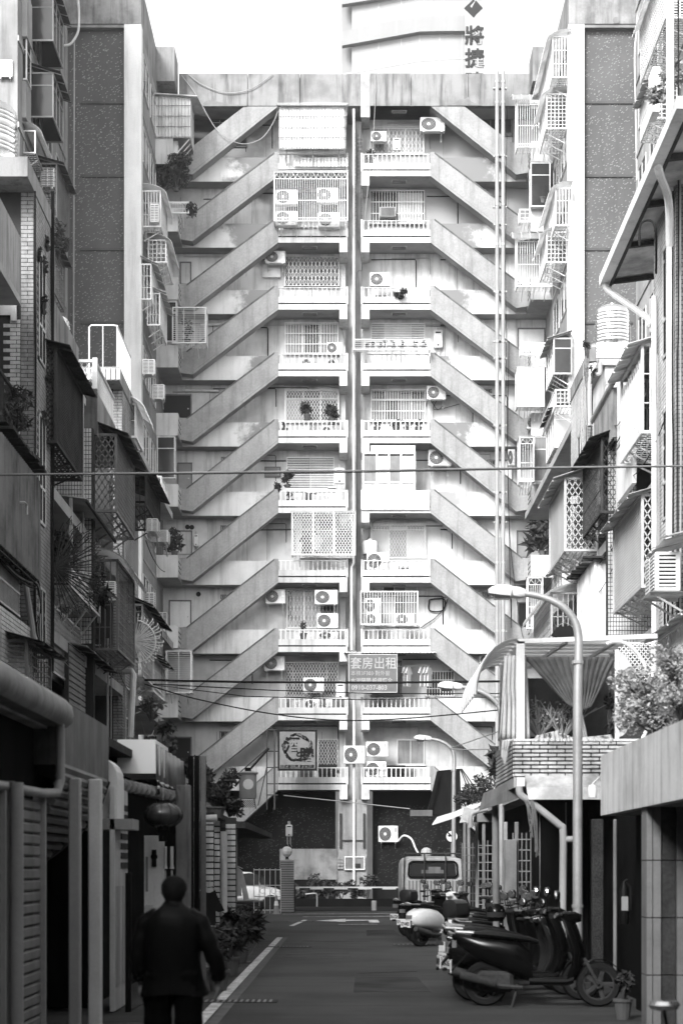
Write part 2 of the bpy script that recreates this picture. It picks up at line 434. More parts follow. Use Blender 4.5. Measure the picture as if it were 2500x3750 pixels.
# ceiling lamps
lamp0 = None
for i in range(10):
    for sd, px in ((-1,1133),(1,1462)):
        if lamp0 is None:
            lamp0 = thing('ceiling_lamp', 'flat box ceiling lamp under the left landing of the top storeys', 'ceiling lamp', (0,0,0), group='ceiling lamps under the landings')
            b = MB(); b.cbox(-.3,-.1,-.1,.3,.1,-.02,.02); b.build('lamp_shade', M['steelg'], lamp0)
            b = MB(); b.box(-.34,-.13,-.02,.34,.13,0); b.build('mounting_plate', M['slab'], lamp0)
            L = lamp0; L.location = (fx(px), YF+.55, UZ[i]-.002)
        else: L = dup(lamp0, (fx(px), YF+.55, UZ[i]-.002))
        L['label'] = 'flat ceiling lamp under the %s landing, %s storey from the roof' % ('left' if sd<0 else 'right', ['first','second','third','fourth','fifth','sixth','seventh','eighth','ninth','tenth'][i])

# roof parapet
jl = [655,907,1098,1351,1505,1714,1938]
for a, c in zip(jl[:-1], jl[1:]):
    b = MB(); b.box(fx(a)+.012, YF-.02, fz(388), fx(c)-.012, YF+.24, fz(270)-rnd(0,.02)); P('parapet_panel', b, 'roofc')
b = MB(); b.box(fx(655),YF+.24,fz(388),fx(1938),YF+.27,fz(275)); P('parapet_backing', b, 'stain')
b = MB(); b.prism([(fx(x),fz(y)) for x,y in ((1637,386),(1640,380),(1668,377),(1680,366),(1700,364),(1714,357),(1722,372),(1750,384),(1765,388),(1640,388))],'y',YF-.045,YF-.021); P('broken_render_patch', b, 'stain')
b = MB(); b.prism([(fx(x),fz(y)) for x,y in ((745,378),(765,368),(790,372),(850,384),(904,386),(904,390),(745,390))],'y',YF-.045,YF-.021); P('broken_render_patch', b, 'stain')
for (a,c) in ((578,650),(1938,2030)):
    b = MB(); b.box(fx(a), YF-1.3, fz(345), fx(c), YF+.3, fz(222)); P('corner_block', b, 'roofc')
b = MB(); b.box(fx(1320), YF-.03, fz(430), fx(1354), YF-.021+.2, fz(270)); P('roof_pier', b, gm('pier_render',.42,.9,.35,1.5,.4))

# windows -------------------------------------------------------------
def window(px0, px1, py0, py1, cols=3, transom=None, frame='alu', glass=('glass','glass2'), Y=YB, grille=None, sill=True, par=None):
    p0 = at(px0, py1, Y); p1 = at(px1, py0, Y); x0,z0,x1,z1 = p0.x,p0.z,p1.x,p1.z
    t = .045; fr = MB(); y0, y1 = Y-.07, Y-.002
    fr.box(x0,y0,z0,x1,y1,z0+t); fr.box(x0,y0,z1-t,x1,y1,z1); fr.box(x0,y0,z0+t,x0+t,y1,z1-t); fr.box(x1-t,y0,z0+t,x1,y1,z1-t)
    w = (x1-x0-t*2)/cols; zt = z1-t
    if transom:
        zt = z0+(z1-z0)*transom; fr.box(x0+t,y0,zt-.02,x1-t,y1,zt+.02)
    for k in range(1,cols): fr.box(x0+t+w*k-.018,y0+.003,z0+t,x0+t+w*k+.018,y1,z1-t)
    if sill: fr.box(x0-.05,Y-.12,z0-.07,x1+.05,Y-.003,z0-.001)
    wn = P('window', fr, frame)
    for k in range(cols):
        g = MB(); g.box(x0+t+w*k+.02, Y-.03, z0+t, x0+t+w*(k+1)-.02, Y-.012, (zt-.022) if transom else zt)
        SP('pane', g, glass[k % len(glass)], wn)
        if transom:
            g = MB(); g.box(x0+t+w*k+.02, Y-.03, zt+.022, x0+t+w*(k+1)-.02, Y-.012, z1-t); SP('pane', g, glass[(k+1) % len(glass)], wn)
    if grille:
        g = MB(); yg = Y-.16; gt = .012
        if grille == 'bars':
            n = int((x1-x0)/.12)
            for k in range(n+1): g.box(x0+(x1-x0)*k/n-gt, yg, z0-.02, x0+(x1-x0)*k/n+gt, yg+.02, z1+.02)
            for q in (0,.3,.65,1): g.box(x0-.02, yg-.012, z0+(z1-z0)*q-.015, x1+.02, yg-.001, z0+(z1-z0)*q+.015)
        elif grille == 'lattice': lattice(g, x0, x1, z0, z1, yg, .13, .24, .008, 'y'); frame2(g,x0,x1,z0,z1,yg,.02)
        elif grille == 'fold':
            n = int((x1-x0)/.16)
            for k in range(n+1):
                xx = x0+(x1-x0)*k/n; g.box(xx-.008,yg,z0,xx+.008,yg+.015,z1)
                if k < n:
                    d = (x1-x0)/n; m = 4
                    for j in range(m):
                        za = z0+(z1-z0)*j/m; zb = z0+(z1-z0)*(j+1)/m; zm=(za+zb)/2
                        g.bar((xx,yg,za),(xx+d/2,yg,zm),.012); g.bar((xx+d/2,yg,zm),(xx,yg,zb),.012); g.bar((xx+d,yg,za),(xx+d/2,yg,zm),.012); g.bar((xx+d/2,yg,zm),(xx+d,yg,zb),.012)
            frame2(g,x0,x1,z0,z1,yg,.02)
        elif grille == 'louvre':
            n = int((z1-z0)/.075)
            for k in range(n): g.box(x0+.03,yg+.06,z0+(z1-z0)*k/n+.01,x1-.03,yg+.1,z0+(z1-z0)*k/n+.045)
        P('window_grille', g, 'steelw' if grille in ('bars','louvre') else 'galv')
    return wn
def frame2(g,x0,x1,z0,z1,y,t):
    g.box(x0-t,y-t/2,z0-t,x1+t,y+t/2,z0); g.box(x0-t,y-t/2,z1,x1+t,y+t/2,z1+t); g.box(x0-t,y-t/2,z0,x0,y+t/2,z1); g.box(x1,y-t/2,z0,x1+t,y+t/2,z1)
def lattice(g, a0, a1, z0, z1, c, pa, pz, t, axis='y', both=True):
    """crossing diagonal rods clipped to a rectangle; axis 'y': rectangle in xz at y=c, axis 'x': rectangle in yz at x=c"""
    W, H = a1-a0, z1-z0; sl = pz/pa
    mk = (lambda a,z: (a,c,z)) if axis == 'y' else (lambda a,z: (c,a,z))
    nrm = (0,1,0) if axis == 'y' else (1,0,0)
    for sg in ((1,-1) if both else (1,)):
        k0 = int(-(H/sl)/pa)-1; k1 = int(W/pa)+1+int(H/sl/pa)
        for k in range(k0, k1+1):
            s0 = k*pa if sg > 0 else k*pa
            pts = []
            # line a = s0 + sg*z/sl
            A0 = s0; A1 = s0+sg*H/sl; Z0, Z1 = 0., H
            lo, hi = (A0,A1) if A0 < A1 else (A1,A0)
            if hi <= 0 or lo >= W: continue
            def za(A): return (A-s0)*sl*sg
            if A0 < 0: Z0 = za(0)
            if A0 > W: Z0 = za(W)
            if A1 < 0: Z1 = za(0)
            if A1 > W: Z1 = za(W)
            Z0 = max(0,Z0); Z1 = min(H,Z1)
            if Z1-Z0 < t*2: continue
            g.bar(mk(a0+s0+sg*Z0/sl, z0+Z0), mk(a0+s0+sg*Z1/sl, z0+Z1), t*2, t*1.2, up=nrm)

W = window
W(1046,1200,470,545,3,frame='alu'); W(1040,1240,700,830,3)
W(1044,1240,945,1050,4,glass=('glass',),frame='steelg',grille='fold')
W(1044,1238,1186,1297,3,grille='bars',glass=('glass2','glass'))
W(1044,1240,1430,1545,3,transom=.72,grille='lattice',glass=('glass2','glass','glass'))
W(1048,1225,1674,1792,2,glass=('glass','glass2'),grille='louvre')
W(1100,1290,1900,2040,3,transom=.7)
W(1050,1235,2160,2300,3,glass=('glass2','glass2','glass'),grille='fold')
W(1046,1236,2428,2550,3,transom=.7,glass=('glass',),grille='lattice',frame='steelg')
W(1165,1236,2710,2820,2,glass=('glass',),frame='steelg',grille='lattice')
W(1356,1550,470,562,3,frame='alu',glass=('glass2',),grille='fold')
W(1356,1552,703,822,2,glass=('glass','frost'),grille='bars',frame='steelg')
W(1356,1556,1184,1260,4,glass=('glass2','frost','frost','glass2'),grille='louvre')
W(1358,1556,1430,1542,4,transom=.7,glass=('glass2','glass','glass2'),grille='bars')
W(1358,1556,1922,2045,3,transom=.84,glass=('frost','glass2'),grille='lattice')
W(1358,1528,2135,2290,4,transom=.7,glass=('glass2','frost','glass'),frame='white')
W(1560,1660,2460,2550,2,glass=('glass',),frame='steelg',grille='bars')
W(1360,1470,2420,2545,2,glass=('glass',),frame='steelg')
W(1452,1553,2708,2800,2,glass=('glass2',),frame='alu')
# corner doors and openings at the outer landings (left, right)
def door(px0,px1,py0,py1,m,Y=YB,fr='steelg'):
    p0 = at(px0,py1,Y); p1 = at(px1,py0,Y)
    b = MB(); b.box(p0.x,Y-.05,p0.z,p1.x,Y-.003,p1.z); d = P('door', b, m)
    b = MB(); b.box(p0.x-.06,Y-.08,p0.z,p0.x-.001,Y-.003,p1.z+.06); b.box(p1.x+.001,Y-.08,p0.z,p1.x+.06,Y-.003,p1.z+.06); b.box(p0.x-.001,Y-.08,p1.z+.001,p1.x+.001,Y-.003,p1.z+.06); SP('door_frame', b, fr, d)
    b = MB(); b.lathe([(.03,0),(.03,.05),(0.001,.06)],(p1.x-.1,Y-.11,(p0.z+p1.z)/2-.1),8,'y'); SP('handle', b, 'galv', d)
door(664,697,965,1040,'slab'); door(600,698,1450,1530,'dark'); door(655,700,1700,1790,'soffit','soffit' and YB)
door(600,700,1948,2030,'slab'); door(624,697,2203,2300,'white'); door(618,698,2703,2790,'dark')
door(1895,1935,1065,1130,'slab'); door(1898,1990,1207,1290,'white'); door(1895,1975,1948,2040,'soffit'); door(1898,1935,2210,2300,'dark')
for (a,c,d,e) in ((810,840,1674,1700),(808,830,1925,1945),(808,830,2178,2195),(804,845,2678,2705),(1770,1800,1425,1440),(1785,1815,1685,1705),(1765,1795,2170,2190),(640,700,400,470),(705,905,398,540),(1715,1875,392,500)):
    W(a,c,d,e,2,glass=('glass',),frame='steelg',sill=False)
# pipe in the shaft, and shaft ladder
def tubeobj(name,label,cat,pts,r,mat,group=None,n=8,smooth=1):
    b = MB(); b.tube(pts,r,n); o = b.build(name, M[mat], smooth=smooth); return setp(o,label,cat,group)
b = MB(); b.tube([(fx(1295),YF+.1,UZ[0]-.1),(fx(1295),YF+.1,fz(2060)),(fx(1287),YF+.1,fz(2075)),(fx(1287),YF+.1,fz(2380))],.06,8)
b.tube([(fx(1296),YF+.3,fz(2560)),(fx(1296),YF+.3,.3)],.06,8)
setp(b.build('drain_pipe', M['pipew'], smooth=1),'pale drain pipe running down the slot between the two landings','drain pipe')
b = MB(); b.box(fx(1303),YF+.55,fz(2380),fx(1322),YF+.65,UZ[0]-.45); setp(b.build('shade_strip', M['steelg']),'long grey strip added as the shade beside the central drain pipe','shade strip')  # dark strip added where the slot beside the pipe lies in shade
g = MB()
for k in range(26):
    z = fz(480)-k*.17
    g.box(fx(1300),YF+.3,z,fx(1328),YF+.32,z+.02)
for px in (1305,1316,1326): g.box(fx(px)-.01,YF+.31,fz(830),fx(px)+.01,YF+.335,fz(480))
setp(g.build('cable_rack', M['steelg']),'narrow wire cable rack in the central slot near the roof','cable rack')
# two tall pipes in front of the right-hand stairs
def tall_pipe(px, lab):
    x = (px-CX)/85.2; Y = F/85.2
    t = thing('vent_pipe', lab, 'pipe', (x,Y,0), group='tall pipes up the right side of the block')
    b = MB(); b.tube([(0,0,.2),(0,0,CH+(HZ-262)/85.2)],.085,10)
    b.tube([(0,0,CH+(HZ-262)/85.2),(.02,0,CH+(HZ-222)/85.2),(.1,0,CH+(HZ-220)/85.2),(.12,0,CH+(HZ-250)/85.2)],.02,6); b.build('pipe_run', M['pipe'], t, smooth=1)
    b = MB()
    for py in (300,375,570,750,895,1070,1250,1310,1560,1805,2060,2310): b.lathe([(.1,-.05),(.1,.05)],(0,0,CH+(HZ-py)/85.2),10)
    b.build('pipe_collar', M['galv'], t)
    b = MB()
    for py in (320,570,755,820,1065,1248,1310,1555,1800,1910,2310): b.box(-.16,.02,CH+(HZ-py)/85.2-.03,.16,.22,CH+(HZ-py)/85.2+.01)
    b.build('clamp', M['galv'], t)
tall_pipe(1819,'left one of two tall pale pipes rising past the right-hand stairs to the roof')
tall_pipe(1841,'right one of two tall pale pipes rising past the right-hand stairs to the roof')
b = MB(); b.tube([((1829.5-CX)/85.2,F/85.2,.2),((1829.5-CX)/85.2,F/85.2,CH+(HZ-1968)/85.2)],.05,8); setp(b.build('vent_pipe', M['pipe'], smooth=1),'thin shorter pipe standing between the two tall pale pipes','pipe')

# central pier at ground level
g = MB(); g.box(fx(1237),YF+.4,0,fx(1343),YB,UZ[10]-.42); P('pier', g, gm('pier_tiles', .3, .6, .3, 1, .3))
g = MB()
for k in range(90):
    z = .1+k*.05; g.box(fx(1237)-.001,YF+.393,z,fx(1272),YF+.399,z+.035); g.box(fx(1312),YF+.393,z,fx(1343),YF+.399,z+.035)
P('pier_tile', g, gm('pier_tile', .34, .4, .2, 1, .3), kind='stuff')
g = MB(); g.box(fx(1020),YB-.06,fz(3222),fx(1233),YB-.004,fz(3107)); P('painted_panel', g, gm('panel_paint', .3, .8, .5, 1.2, .3))
g = MB(); 
for px in (1243,1329): g.box(fx(px),YF+.3,fz(3105),fx(px)+.1,YF+.38,fz(2978))
g.box(fx(1250),YF+.32,fz(3079),fx(1328),YF+.36,fz(3075)); P('post_guard', g, 'steeld')

# tiny raised mosaic dashes on dark tile walls
def dashes(mb, x0, x1, z0, z1, y, n, s=.05):
    for _ in range(n):
        x, z = rnd(x0,x1), rnd(z0,z1); mb.bar((x,y,z),(x+s*.9,y,z+s*.45),s*.42,.008,up=(0,1,0))
g = MB(); dashes(g, XL, -.5, 1.6, 4.3, YB-.008, 900, .06); dashes(g, 1.3, 6, .9, 4.4, YB-.008, 700,.06); P('mosaic_dash', g, gm('pale_mosaic', .07, .5, 0, 1, 0), kind='stuff')

# ---------------------------------------------------------------- wings of the block, either side of the court
YW = F/93
wz = lambda py: CH+(HZ-py)/93
panelm = gm('speckled_panel_render', .125, .8, .25, .25, .15, bump=.1)
sidem = gm('side_wall_render', .3, .85, .35, .4, .35)
tilew = gm('small_white_tiles', .74, .45, .1, .5, .25)
for sd in (-1, 1):
    wg = thing('apartment_wing', ('left' if sd<0 else 'right')+' wing of the apartment block with tall recessed speckled grey panel', 'apartment wing', ((-10.5 if sd<0 else 11), YW, 0))
    def Q(name, mb, mat, kind=None): return mb.build(name, M[mat] if isinstance(mat,str) else mat, wg, world=True, kind=kind)
    wx = lambda px: (px-CX)/93
    if sd < 0: xi, xc, xp, xo = wx(518), wx(455), wx(245), wx(120)
    else: xi, xc, xp, xo = wx(2080), wx(2138), wx(2345), wx(2480)
    lo, hi = min, max
    b = MB(); b.box(xi, YW, 0, xc, YW+.5, wz(88)); Q('corner_pier', b, tilew)
    b = MB(); b.box(xp, YW, 0, xo, YW+.5, wz(88)); Q('outer_pier', b, 'concrete')
    b = MB(); b.box(xc, YW+.3, 0, xp, YW+.5, wz(88)); Q('recessed_panel', b, panelm)
    b = MB(); b.box(xi, YW-.02, wz(88)+.003, xo, YW+.5, wz(88)+2.6); Q('roof_band', b, gm('wing_roof_band', .3, .9, .4, 1.2, .5, ss=3, bump=.5, bs=12))
    b = MB(); b.box(min(xc,xp), YW+.02, wz(100), max(xc,xp), YW+.3, wz(89)); Q('panel_head', b, 'stain')
    for k in range(13):
        z = wz(361)-k*2.9+ (0 if k<1 else 0)
        if z < 3: break
        b = MB(); b.box(min(xc,xp)+(.5 if sd<0 else 0), YW+.24, z-.09, max(xc,xp)-(.0 if sd<0 else .3), YW+.299, z); Q('storey_band', b, gm('band_paint', .1,.8,.3,1,.2) if k==0 else bpy.data.materials['band_paint'])
    g = MB(); dashes(g, min(xc,xp)+.05, max(xc,xp)-.12, 12, wz(104), YW+.292, 2300, .055); Q('mosaic_dash', g, gm('raised_dash', .3, .6, .1, 1, 0), kind='stuff')
    # horizontal mosaic joints on the white pier
    g = MB()
    for k in range(300):
        z = 8+k*.1; 
        if z > wz(92): break
        g.box(min(xi,xc)+.004, YW-.004, z, max(xi,xc)-.004, YW-.0005, z+.08)
    Q('pier_tile', g, tilew, kind='stuff')
    # court side wall
    X0 = XL if sd<0 else XR
    b = MB(); b.box(X0, YW+.5, 0, X0+sd*.3, YB, wz(88)); Q('side_wall', b, sidem)
    b = MB(); b.box(X0-sd*.02, YW+.5, wz(388), X0+sd*.3, YB+3, wz(88)+2.6) if False else b.box(X0, YW+.5, wz(88)+.003, X0+sd*.3, YB-.02, UZ[0]+1.9); Q('side_parapet', b, 'roofc')
    b = MB(); b.box(X0+sd*.31,YW+.51,wz(88)-.2,xo-sd*.05,YB,wz(88)); Q('wing_roof', b, 'soffit')
    for i in range(10):
        z0 = UZ[i+1]+.95
        for (ya,yb) in ((YW+1.0,YW+3.0),(YW+3.7,YW+5.6)):
            w = MB(); xs = X0-sd*.05
            w.box(xs,ya,z0,X0,yb,z0+.05); w.box(xs,ya,z0+1.35,X0,yb,z0+1.4); w.box(xs,ya,z0+.05,X0,ya+.05,z0+1.35); w.box(xs,yb-.05,z0+.05,X0,yb,z0+1.35); w.box(xs,(ya+yb)/2-.02,z0+.05,X0,(ya+yb)/2+.02,z0+1.35)
            o = Q('window', w, 'alu')
            w = MB(); w.box(X0-sd*.025,ya+.05,z0+.05,X0-sd*.004,yb-.05,z0+1.35); v = wg.location; w.v=[(p[0]-v[0],p[1]-v[1],p[2]-v[2]) for p in w.v]; w.build('pane', M['glass'], o)
        w = MB(); w.box(X0-sd*.03, YW+.6, UZ[i+1]-.1, X0, YB-.3, UZ[i+1]); Q('floor_band', w, 'concrete')
# ---------------------------------------------------------------- air conditioners
def ac_proto(w=.85,h=.62,d=.3, hubv='ac', brackets=True):
    t = thing('ac_unit','x','air conditioner')
    b = MB(); b.cbox(-w/2,-d,0,w/2,0,h,.02); b.build('body', M['ac'], t)
    cx = -w*.16; cz = h*.5; r = h*.41
    b = MB(); b.lathe([(r,-.012),(r,-.004)],(cx,-d,cz),24,'y'); b.build('fan_well', M['acd'], t)
    b = MB()
    for q in (1.0,.82,.64,.46,.28):
        b.tube([(cx+r*q*math.cos(a*PI/12),-d-.02,cz+r*q*math.sin(a*PI/12)) for a in range(24)],.006,4,closed=True)
    for k in range(18):
        a = k*PI/9; b.bar((cx+.05*math.cos(a),-d-.018,cz+.05*math.sin(a)),(cx+r*math.cos(a),-d-.018,cz+r*math.sin(a)),.006)
    b.build('fan_guard', M['galv'], t)
    b = MB(); b.lathe([(.055,-.034),(.06,-.012)],(cx,-d,cz),12,'y'); b.build('hub', M[hubv], t)
    b = MB(); b.box(w*.31,-d-.006,h*.6,w*.43,-d-.001,h*.88); b.build('badge', M['galv'], t)
    b = MB()
    for k in range(5): b.box(w*.29,-d-.008,h*.12+k*.045,w*.45,-d-.001,h*.12+k*.045+.018)
    b.build('vent_slat', M['galv'], t)
    if brackets:
        b = MB()
        for x in (-w*.36,w*.36):
            b.box(x-.02,-d-.03,-.045,x+.02,.12,-.005); b.bar((x,-d+.02,-.03),(x,.1,-.28),.03); b.box(x-.02,.08,-.32,x+.02,.12,-.04)
        b.build('bracket', M['galv'], t)
    return t
AC = ac_proto(); ACF = ac_proto(brackets=False); 
_used = set()
def place(proto, loc, rz=0, label=None, group=None, scale=None, skip=()):
    """first call moves the prototype itself, later ones copy it"""
    o = dup(proto, loc, rz, label, group, scale, skip); _used.add(proto.name)
    return o
PROTOS = [AC, ACF]
def drop_protos():
    for p in PROTOS:
        for ch in list(p.children):
            for g in list(ch.children): bpy.data.objects.remove(g)
            bpy.data.objects.remove(ch)
        bpy.data.objects.remove(p)
def acp(px0,px1,py0,py1,Y,label,rz=0,br=True,group='air conditioners on the apartment block'):
    """px box of the front face, Y of the back plate"""
    p = at((px0+px1)/2, py1, Y-.3); w = (px1-px0)*(Y-.3)/F; h = (py1-py0)*(Y-.3)/F
    return place(AC if br else ACF, (p.x, Y, p.z), rz, label, group, (w/.85, 1, h/.62))

# window box conditioner / louvred side unit seen from its side
def side_ac(loc, rz, label, w=.8, h=.6, d=.32, group='air conditioners on the side walls', base=True):
    t = thing('ac_unit', label, 'air conditioner', loc, rz, group)
    b = MB(); b.cbox(-w/2,-d,0,w/2,0,h,.015); b.build('body', M['ac'], t)
    for sx in (-1,1):
        x = sx*(w/2+.002); g = MB(); g.box(x,-d*.85,h*.1,x+sx*.004,-d*.2,h*.92); g.build('louvre_panel', M['acd'], t)
        g = MB()
        for k in range(8): g.box(x+sx*.004,-d*.87,h*.12+k*h*.1,x+sx*.016,-d*.18,h*.12+k*h*.1+h*.05)
        g.build('louvre_slat', M['ac'], t)
    g = MB(); g.box(-w*.4,-d-.004,h*.08,w*.4,-d-.001,h*.92); g.build('louvre_panel', M['acd'], t)
    g = MB()
    for k in range(9): g.box(-w*.42,-d-.016,h*.1+k*h*.09,w*.42,-d-.004,h*.1+k*h*.09+h*.05)
    g.box(-.015,-d-.018,h*.06,.015,-d-.004,h*.94); g.build('louvre_slat', M['ac'], t)
    if base:
        b = MB()
        for x in (-w*.35,w*.35): b.box(x-.02,-d-.05,-.05,x+.02,.1,-.005); b.bar((x,-d,-.03),(x,.05,-.3),.03)
        b.box(-w*.5,-d-.08,-.005,w*.5,.1,0) ; b.build('bracket', M['galv'], t)
    return t

# ---------------------------------------------------------------- cages, bay windows, awnings (local: wall at y=0, front at y=-d, z up)
def curved_awning(b, w, d, z, drop, n=8, y0=0, rib=.28, over=.25):
    pts = [(y0-d*math.sin(a), z+drop*(math.cos(a)-1)) for a in [PI/2*k/n for k in range(n+1)]]
    L = -w/2-over; Rr = w/2+over
    b.sheet([(Rr,y,zz) for y,zz in pts],[(L,y,zz) for y,zz in pts],.008)
    return pts
def cage(name, label, loc, rz, w, h, d, front='grid', side=None, mat='steelw', awning='curved', nx=None, nz=None, brackets=3, floor=True, group=None, aw='awn', awd=None, cat='window cage', t=.012, back=None, skirt=None, backm='glass'):
    side = side or front
    T = thing(name, label, cat, loc, rz, group)
    m = M[mat] if isinstance(mat,str) else mat
    x0,x1 = -w/2,w/2
    f = MB(); q = .025
    for x in (x0,x1): f.box(x-q,-d-q,-q,x+q,-d+q,h+q)
    for z in (0,h): f.box(x0+q,-d-q,z-q,x1-q,-d+q,z+q); f.box(x0-q,-d+q,z-q,x0+q,0,z+q); f.box(x1-q,-d+q,z-q,x1+q,0,z+q)
    f.box(x0-q,-.04,-q+.05,x0+q-.002,-.002,h-q); f.box(x1-q+.002,-.04,-q+.05,x1+q,-.002,h-q)
    f.build('frame', m, T)
    def fill(kind, axis, a0, a1, c, nm):
        g = MB(); up = (0,1,0) if axis == 'y' else (1,0,0)
        mk = (lambda a,z: (a,c,z)) if axis == 'y' else (lambda a,z: (c,a,z))
        W = a1-a0
        if kind == 'none': return
        if kind in ('grid','bars','rods','fine'):
            n = max(1,round(W/{'grid':.16,'bars':.12,'rods':.45,'fine':.085}[kind])) ; k2 = max(1,round(h/{'grid':.16,'bars':.5,'rods':.09,'fine':.085}[kind]))
            for k in range(1,n): g.bar(mk(a0+W*k/n,0),mk(a0+W*k/n,h),t*1.6 if kind!='rods' else t*2.4,t,up=up)
            for k in range(1,k2): g.bar(mk(a0,h*k/k2),mk(a1,h*k/k2),t*1.3,t,up=up)
        elif kind == 'lattice': lattice(g,a0,a1,0,h,c,.13,.2,t*.6,axis)
        elif kind == 'mesh': lattice(g,a0,a1,0,h,c,.075,.105,t*.5,axis)
        elif kind == 'arch':
            n = max(2,round(W/.1)); zt = h*.86
            for k in range(1,n): g.bar(mk(a0+W*k/n,0),mk(a0+W*k/n,zt),t*1.6,t,up=up)
            for z in (h*.06,h*.42,zt): g.bar(mk(a0,z),mk(a1,z),t*2.4,t,up=up)
            na = max(1,round(W/.45)); r = W/na/2
            for k in range(na):
                ca = a0+r*(2*k+1)
                g.tube([mk(ca+r*.92*math.cos(v*PI/8),zt+(h-zt)*.95*math.sin(v*PI/8)) for v in range(9)],t,4)
                for v in (2,4,6): g.bar(mk(ca,zt),mk(ca+r*.9*math.cos(v*PI/8),zt+(h-zt)*.92*math.sin(v*PI/8)),t,t,up=up)
        elif kind == 'louvre':
            n = round(h/.085)
            for k in range(n):
                g.bar(mk(a0,h*(k+.5)/n),mk(a1,h*(k+.5)/n),t*1.6,t*1.2,up=up)
            for k in range(1,4): g.bar(mk(a0+W*k/4,0),mk(a0+W*k/4,h),t*3,t*2,up=up)
        elif kind == 'loops':
            n = max(2,round(W/.22)); zt = h*.75
            for k in range(n):
                ca = a0+W*(k+.5)/n; r = W/n*.4
                g.tube([mk(ca-r,0)]+[mk(ca-r*math.cos(v*PI/6),zt+.2*math.sin(v*PI/6)) for v in range(7)]+[mk(ca+r,0)],t,4)
                g.tube([mk(ca-r*.5,.3)]+[mk(ca-r*.5*math.cos(v*PI/6),zt-.1+.15*math.sin(v*PI/6)) for v in range(7)]+[mk(ca+r*.5,.3)],t*.8,4)
            for z in (h*.33,h*.66): g.bar(mk(a0,z),mk(a1,z),t*2,t,up=up)
        elif kind == 'rings':
            n = max(1,round(W/.3)); k2 = max(1,round(h/.55)); ww = W/n; hh = h/k2
            for k in range(n):
                for j in range(k2):
                    ca = a0+ww*(k+.5); cz = hh*(j+.5)
                    for sx in (-1,1):
                        g.bar(mk(ca,cz-hh/2),mk(ca+sx*ww/2,cz),t,t,up=up); g.bar(mk(ca+sx*ww/2,cz),mk(ca,cz+hh/2),t,t,up=up)
                    g.tube([mk(ca+.03*math.cos(v*PI/3),cz-hh/2+.03*math.sin(v*PI/3)) for v in range(6)],.007,3,closed=True)
        elif kind in ('sheet','corr'):
            n = max(2,round(W/.09))
            g.bar(mk(a0,h/2),mk(a1,h/2),.012,h,up=(0,0,1)) if False else None
            P0 = []
            for k in range(n*2+1):
                o = (.012 if k % 2 else -.012) if kind == 'corr' else 0
                a = a0+W*k/(2*n); P0.append((a,c+o) if axis=='y' else (c+o,a))
            for i in range(len(P0)-1):
                (ax,ay),(bx,by) = P0[i],P0[i+1]
                g.add([(ax,ay,0),(bx,by,0),(bx,by,h),(ax,ay,h)],[(0,1,2,3)])
            return g.build(nm, M['corr'] if mat not in ('steeld','steelg') else M['corrd'], T)
        elif kind == 'glassbay':
            n = max(1,round(W/.7)); zt = h*.72
            for k in range(1,n): g.bar(mk(a0+W*k/n,0),mk(a0+W*k/n,h),.04,.04,up=up)
            g.bar(mk(a0,zt),mk(a1,zt),.035,.035,up=up)
            o = g.build(nm, m, T); 
            p = MB()
            if axis == 'y': p.box(a0,c+.004,0,a1,c+.012,h)
            else: p.box(c-.004,a0,0,c+.004,a1,h)
            p.build('pane', M[backm], o); return o
        elif kind == 'panel':
            if axis == 'y': g.box(a0,c-.01,0,a1,c+.01,h)
            else: g.box(c-.01,a0,0,c+.01,a1,h)
            return g.build(nm, M['slab'], T)
        return g.build(nm, m, T, kind='stuff')
    fill(front,'y',x0+q,x1-q,-d,'front_bars'); fill(side,'x',-d+q,-.02,x0,'side_bars'); fill(side,'x',-d+q,-.02,x1,'side_bars')
    if floor:
        g = MB(); n = max(2,round(w/.16)); k2 = max(2,round(d/.14))
        for k in range(1,n): g.bar((x0+w*k/n,-d,0),(x0+w*k/n,-.02,0),.02,.012)
        for k in range(1,k2): g.bar((x0,-d*k/k2,-.0),(x1,-d*k/k2,-.0),.02,.012)
        g.build('floor_grille', m, T, kind='stuff')
        for k in range(brackets):
            x = x0+w*(k+.5)/brackets; g = MB(); g.bar((x,-d,-.02),(x,-.02,-.42*min(1,d/.6)),.03); g.build('bracket', m, T)
    if awning:
        ad = awd or d+.28
        if awning == 'curved':
            aw = 'trans' if aw == 'awn' else aw; a = MB(); pts = curved_awning(a,w,ad,h+.22,.5); o = a.build('awning', M[aw], T)
            g = MB()
            for k in range(int(w/.3)+1):
                x = x0-.2+(w+.4)*k/int(w/.3+1) ; g.tube([(x,y,z+.012) for y,z in pts],.012,4)
            g.build('awning_rib', m, o)
        elif awning == 'slope':
            a = MB(); n = max(3,int((w+.4)/.2))
            for k in range(n):       # separate overlapping strips
                xa = x0-.2+(w+.4)*k/n; xb = x0-.2+(w+.4)*(k+1)/n-.01; j = rnd(-.01,.01)
                a.sheet([(xb,0,h+.3),(xb,-ad,h-.02+j)],[(xa,0,h+.3),(xa,-ad,h-.02+j)],.012)
            o = a.build('awning', M[aw], T)
            for k in range(4):
                g = MB(); x = x0+w*k/3; g.bar((x,-.01,h+.27),(x,-ad,h-.06),.03); g.build('awning_rafter', m, o)
        elif awning == 'flat':
            a = MB(); a.box(x0-.05,-d-.06,h+q,x1+.05,0,h+q+.03); a.build('awning', M[aw], T)
    if back:
        g = MB(); g.box(x0+.1,-.02,.1,x1-.1,-.004,h-.1); o = g.build('window', M[backm], T)
        g = MB(); 
        for x in (x0+.08,0,x1-.12): g.box(x,-.05,.06,x+.05,-.021,h-.06)
        g.box(x0+.08,-.05,.05,x1-.07,-.021,.1); g.box(x0+.08,-.05,h-.1,x1-.07,-.021,h-.05)
        v = g.build('window_frame', M['alu'], o)
    return T
